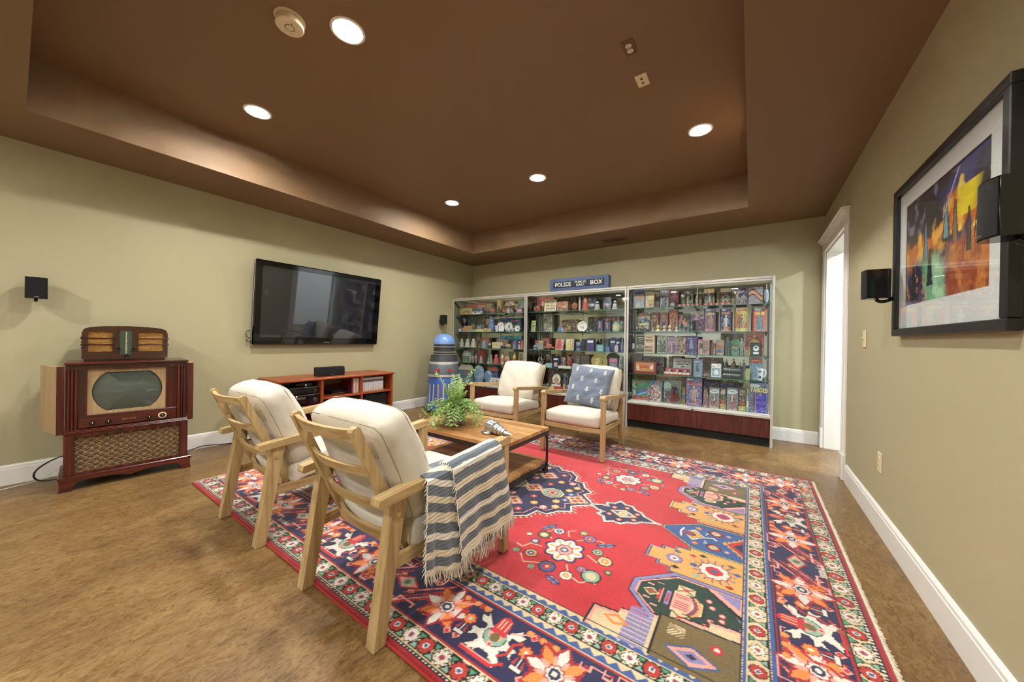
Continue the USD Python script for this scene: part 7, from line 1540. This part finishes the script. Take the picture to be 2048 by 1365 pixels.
        P = [(a, zz) for zz in (.14, .8) for a in (0, 1)]; na, nz = 10, 8; A, Zz = np.meshgrid(np.linspace(-2.2, -1.2, na), np.linspace(.18, .78, nz), indexing="ij"); R_ = r * (.60 + .40 * Zz) * 1.012; idx = np.arange(na * nz).reshape(na, nz); F = np.vstack([np.stack([idx[:-1, :-1].ravel(), idx[1:, :-1].ravel(), idx[1:, 1:].ravel()], 1), np.stack([idx[:-1, :-1].ravel(), idx[1:, 1:].ravel(), idx[:-1, 1:].ravel()], 1)]); part("print_patch", (np.stack([R_ * np.cos(A) + x0, R_ * np.sin(A) + r, Zz * h], -1).reshape(-1, 3), F), g, t, cd=np.tile(K[1], (na * nz, 1)) * np.random.default_rng(seed).uniform(.6, 1.6, (na * nz, 1)), smooth=True)
    elif kind in ("bottle", "candle", "jar", "goblet", "party", "bowl", "jug", "dome", "globe"):
        r = w / 2; ys = min(1.0, {'dome': .17, 'globe': .17, 'bowl': .085, 'jar': .085, 'jug': .085}.get(kind, 1) / w)
        prof = {"bottle": [(r * .95, 0), (r, .004), (r, h * .60), (r * .8, h * .68), (r * .42, h * .76), (r * .40, h * .86)], "candle": [(r, 0), (r, h * .97), (r * .8, h * .985)], "jar": [(r * .85, 0), (r, h * .06), (r, h * .70), (r * .75, h * .80)], "goblet": [(r * .8, 0), (r * .75, .004), (r * .16, h * .10), (r * .2, h * .3), (r * .14, h * .45), (r * .22, h * .66)], "party": [(r, 0), (r * .98, .003), (r * .04, h)], "bowl": [(r * .45, 0), (r * .5, .004), (r * .85, h * .5), (r, h), (r * .94, h), (r * .8, h * .5), (r * .4, .012)], "jug": [(r * .8, 0), (r, h * .10), (r * .95, h * .45), (r * .62, h * .75), (r * .66, h * .92)], "dome": [(r, 0), (r, h * .50), (r * .97, h * .55)], "globe": [(r * .9, 0), (r * .95, .006), (r * .88, h * .16)]}[kind]
        prof = [(a, b) for a, b in prof]; part("body", mv(lathe(prof, 26), (0, r * ys, 0), s=(1, ys, 1)), g, t, cd=K[0], smooth=40)
        if kind == "bottle": part("cap", mv(lathe([(r * .46, h * .85), (r * .46, h * .98), (r * .3, h)], 20), (0, r * ys, 0), s=(1, ys, 1)), g, t, cd=K[1]); part("label_band", mv(lathe([(r * 1.01, h * .2), (r * 1.015, h * .21), (r * 1.015, h * .48), (r * 1.01, h * .49)], 26, cap=False), (0, r * ys, 0), s=(1, ys, 1)), "print", t, cd=K[1])
        elif kind == "jar": part("lid", mv(lathe([(r * .78, h * .79), (r * .85, h * .82), (r * .80, h * .92), (r * .3, h)], 22), (0, r * ys, 0), s=(1, ys, 1)), g, t, cd=K[0] * .6); part("label_band", mv(lathe([(r * 1.01, h * .15), (r * 1.015, h * .16), (r * 1.015, h * .6), (r * 1.01, h * .61)], 26, cap=False), (0, r * ys, 0), s=(1, ys, 1)), "print", t, cd=K[1])
        elif kind == "goblet": part("cup", mv(lathe([(r * .22, h * .64), (r * .7, h * .78), (r, h), (r * .9, h), (r * .2, h * .70)], 22), (0, r * ys, 0), s=(1, ys, 1)), g, t, cd=K[1])
        elif kind == "candle": part("top", mv(lathe([(r * .8, h * .98), (r * .2, h)], 16), (0, r * ys, 0), s=(1, ys, 1)), g, t, cd=K[1])
        elif kind == "party": part("brim", mv(lathe([(r * 1.0, 0), (r * 1.03, .002), (r * .92, h * .10)], 22, cap=False), (0, r * ys, 0), s=(1, ys, 1)), g, t, cd=K[1])
        elif kind == "bowl": part("foot_ring", mv(lathe([(r * .5, 0), (r * .52, .002), (r * .46, .006)], 22, cap=False), (0, r * ys, 0), s=(1, ys, 1)), g, t, cd=K[1])
        elif kind == "jug": part("handle", tube(smooth_curve([(r * .6, r * ys, h * .85), (r * 1.15, r * ys, h * .8), (r * 1.2, r * ys, h * .5), (r * .93, r * ys, h * .38)], 14), r * .12, 8), g, t, cd=K[1], smooth=True); part("spout_rim", mv(lathe([(r * .66, h * .91), (r * .76, h), (r * .66, h), (r * .58, h * .92)], 22), (0, r * ys, 0), s=(1, ys, 1)), g, t, cd=K[1])
        elif kind == "dome":
            part("crown", mv(lathe([(r * .97, h * .55), (r * .9, h * .7), (r * .7, h * .86), (r * .35, h * .97), (0, h)], 26, cap=False), (0, r * ys, 0), s=(1, ys, 1)), g, t, cd=K[0], smooth=50)
            for k in range(3):
                for s in (-1, 0, 1): part("slot", mv(mv(mv(bx(-r * .24, r * .24, -.004, .002, 0, h * .055), (0, -r, 0)), rz=s * .62), (0, r * ys, h * (.12 + .14 * k)), s=(1, ys, 1)), "print", t, cd=K[1], smooth=False)
        elif kind == "globe":
            part("clear_dome", mv(lathe([(r * .88, h * .16), (r * .98, h * .4), (r * .9, h * .66), (r * .62, h * .88), (r * .25, h * .985), (0, h)], 26, cap=False), (0, r * ys, 0), s=(1, ys, 1)), "pane", t, "clear dome", smooth=True); rg = np.random.default_rng(seed)
            for k in range(26): a, q, zz = rg.uniform(0, 6.28), rg.uniform(0, .72), rg.uniform(.2, .74); part("tiny_figure", mv(ball(r * .09, sub=1, s=(1, 1, 1.6)), (math.cos(a) * q * r * math.sqrt(1 - .6 * zz), (r + math.sin(a) * q * r * math.sqrt(1 - .6 * zz)) * ys, h * zz)), "print", t, cd=K[1 + k % 2], smooth=True)
    elif kind in ("bag", "plush"):
        m = trimesh.creation.icosphere(3, 1.0); v = np.array(m.vertices); n = meshkit.fbm(v * (1.6 if kind == "bag" else 2.4) + seed, 4, seed) - .5; n2 = np.abs(meshkit.fbm(v * 3.5 + seed, 3, seed + 1) - .5)
        q = v * (1 + (.5 * n - .35 * n2 if kind == "bag" else .7 * n))[:, None]; q[:, 2] = np.sign(q[:, 2]) * np.abs(q[:, 2]) ** (.8 if kind == "bag" else .9)
        lo, hi = q.min(0), q.max(0); q = (q - (lo + hi) / 2) / (hi - lo) * [w, min(w, .078), h]; q[:, 1] += min(w, .078) / 2; q[:, 2] += h / 2
        C = K[0] + (K[1] - K[0]) * np.clip(.5 + 2.2 * (meshkit.fbm(v * 4 + seed, 3, seed + 2) - .5), 0, 1)[:, None]; part("crumpled_skin" if kind == "bag" else "soft_body", (q, m.faces), g if kind == "bag" else "print", t, smooth=20 if kind == "bag" else True, cd=None) if 0 else _define(path_for("crumpled_skin" if kind == "bag" else "soft_body", t), (q, m.faces), g if kind == "bag" else "print", True, C)
        if kind == "bag": part("gathered_neck", mv(lathe([(w * .10, 0), (w * .06, h * .04), (w * .13, h * .10), (w * .02, h * .07)], 10), (0, .039, h * .93)), g, t, cd=K[1], smooth=40)
        else: part("tuft", mv(ball(1, s=(w * .2, .012, h * .16), sub=1), (w * .08, .004, h * .62)), "print", t, cd=K[1], smooth=True)
    elif kind == "basket":
        r = w / 2; part("bowl", mv(lathe([(r * .7, 0), (r, h * .32), (r * .93, h * .32), (r * .6, .006)], 22), (0, r * .5, 0), s=(1, .5, 1)), "print", t, cd=K[0], smooth=40); part("handle", tube([(math.cos(a) * r * .95, r * .5, h * .30 + math.sin(a) * h * .68) for a in np.linspace(0, math.pi, 16)], .004, 6), "print", t, cd=K[0] * .6, smooth=True); part("filling", ball(1, (0, r * .5, h * .40), (r * .6, r * .4, h * .26)), g, t, cd=K[1], smooth=True)
    elif kind == "car":
        part("car_body", cat(bx(-w / 2, w / 2, .004, .04, h * .16, h * .56, h * .1), bx(-w * .26, w * .28, .008, .036, h * .52, h, h * .16)), g, t, cd=K[0]); part("side_trim", bx(-w * .46, w * .46, .002, .005, h * .28, h * .38, .001), g, t, cd=K[1])
        for x in (-.28, .28): part("wheel", mv(cyl((0, 0, 0), (0, .008, 0), h * .2, n=16), (x * w, -.001, h * .2)), "black_plastic", t)
    elif kind in ("house", "housebag"):
        part("walls", bx(-w / 2, w / 2, 0, min(w, .08), 0, h * .72, .003 if kind == "house" else .008), g, t, cd=K[0]); part("roof", prism([(-w * .54, h * .70), (w * .54, h * .70), (w * .30, h), (-w * .30, h)], min(w, .08) + .008, "xz", -.006), g, t, cd=K[1])
        if kind == "housebag": part("patch", bx(w * .05, w * .22, -.003, .002, h * .42, h * .60, .001), "print", t, cd=K[2]); part("printed_band", bx(-w * .48, w * .48, -.002, .002, h * .06, h * .2, .001), "print", t, cd=K[0] * 1.4)
        else: part("door", bx(-w * .12, w * .12, -.001, .003, 0, h * .4), "print", t, cd=K[0] * .4)
    elif kind == "tray": part("base", bx(-w / 2, w / 2, -.012, .062, 0, h * .9, .004), g, t, cd=K[0]); [part("name_plate", mv(lathe([(.011, 0), (.010, .0015)], 16), (w * (-.4 + .2 * k), -.012, h * .45), rx=math.pi / 2, s=None), "print", t, cd=K[1]) for k in range(5)]
    elif kind == "tray2":
        m, C = textured_box(w, .062, h * .5, lambda x, z_: np.where(((z_ > .3) & (z_ < .88))[..., None], np.where(((np.sin(x * 38) > .75) & (z_ > .45) & (z_ < .75))[..., None], K[2] * .4, K[1]), K[0]), K[0]); part("tray_body", m, "print", t, smooth=False, cd=C); rg = np.random.default_rng(seed)
        for k in range(9): part("packet", mv(bx(-.012, .012, -.006, .006, 0, h * .35, .002), (w * (-.42 + .105 * k), .018 + .016 * (k % 2), h * .5), rx=rg.uniform(-.3, .3), rz=rg.uniform(-.6, .6)), "print", t, cd=[K[0], H3("ccc"), H3("345")][k % 3])
        part("raised_lid", mv(bx(-w / 2, w / 2, 0, .004, 0, h * .52), (0, .058, h * .5), rx=-.15), "print", t, cd=K[0] * .8)
    elif kind == "tubes":
        for k, zz in ((0, h * .72), (1, h * .26)): r = h * .26 if k == 0 else h * .24; part("cylinder", cat(cyl((-w / 2, r, zz), (w * .28, r, zz), r, n=20), mv(ball(r, sub=2), (w * .28, r, zz), s=None)), g, t, cd=K[0], smooth=40); part("band", cyl((-w * .20, r, zz), (-w * .17, r, zz), r * 1.05, n=20), g, t, cd=K[1])
        part("curved_guard", prism([(w * .26, 0), (w / 2, 0), (w * .48, h * .5), (w * .38, h * .85), (w * .26, h)], .006, "xz", h * .5), g, t, cd=K[1])
    elif kind == "lampbox":
        b = h * .84; m, C = textured_box(w, min(w, .06), b, art("windows", [cl[0], "dde", cl[1]], seed), K[0] * .7); part("panelled_box", m, g, t, smooth=False, cd=C); part("stepped_roof", cat(bx(-w * .54, w * .54, -.003, min(w, .06) + .003, b - .004, b + h * .03, .001), bx(-w * .42, w * .42, .004, min(w, .06) - .004, b + h * .03, b + h * .07)), g, t, cd=K[1]); part("roof_knob", mv(lathe([(w * .10, 0), (w * .13, h * .05), (w * .04, h * .09)], 12), (0, min(w, .06) / 2, b + h * .07)), g, t, cd=H3("cde"))
        if len(cl) > 2: part("label", bx(-w * .30, w * .30, -.002, 0, h * .08, h * .40), "print", t, cd=K[2])
    elif kind == "pyramid": part("folded_side", hull([(-w / 2, 0, 0), (w * .1, -.01, 0), (-w * .1, .06, 0), (-w * .15, .02, h)]), "print", t, cd=K[0]); part("folded_side", hull([(w * .02, -.004, 0), (w / 2, .0, 0), (w * .2, .06, 0), (w * .05, .02, h * .9)]), "print", t, cd=K[1])
    elif kind == "archstand": part("arch", prism(sbox(-w / 2, 0, w / 2, h * .6).union(shapely.affinity.scale(Point(0, h * .6).buffer(1, 24), w / 2, h * .4)).difference(sbox(-w * .36, -.1, w * .36, h * .55).union(shapely.affinity.scale(Point(0, h * .55).buffer(1, 24), w * .36, h * .3))), .03, "xz", 0), "plank_2", t); part("plinth", bx(-w * .36, w * .36, .004, .028, 0, .010), "print", t, cd=K[1])
for i, row in enumerate(ITEMS.strip().split("\n")): put_item(row, i + 1)
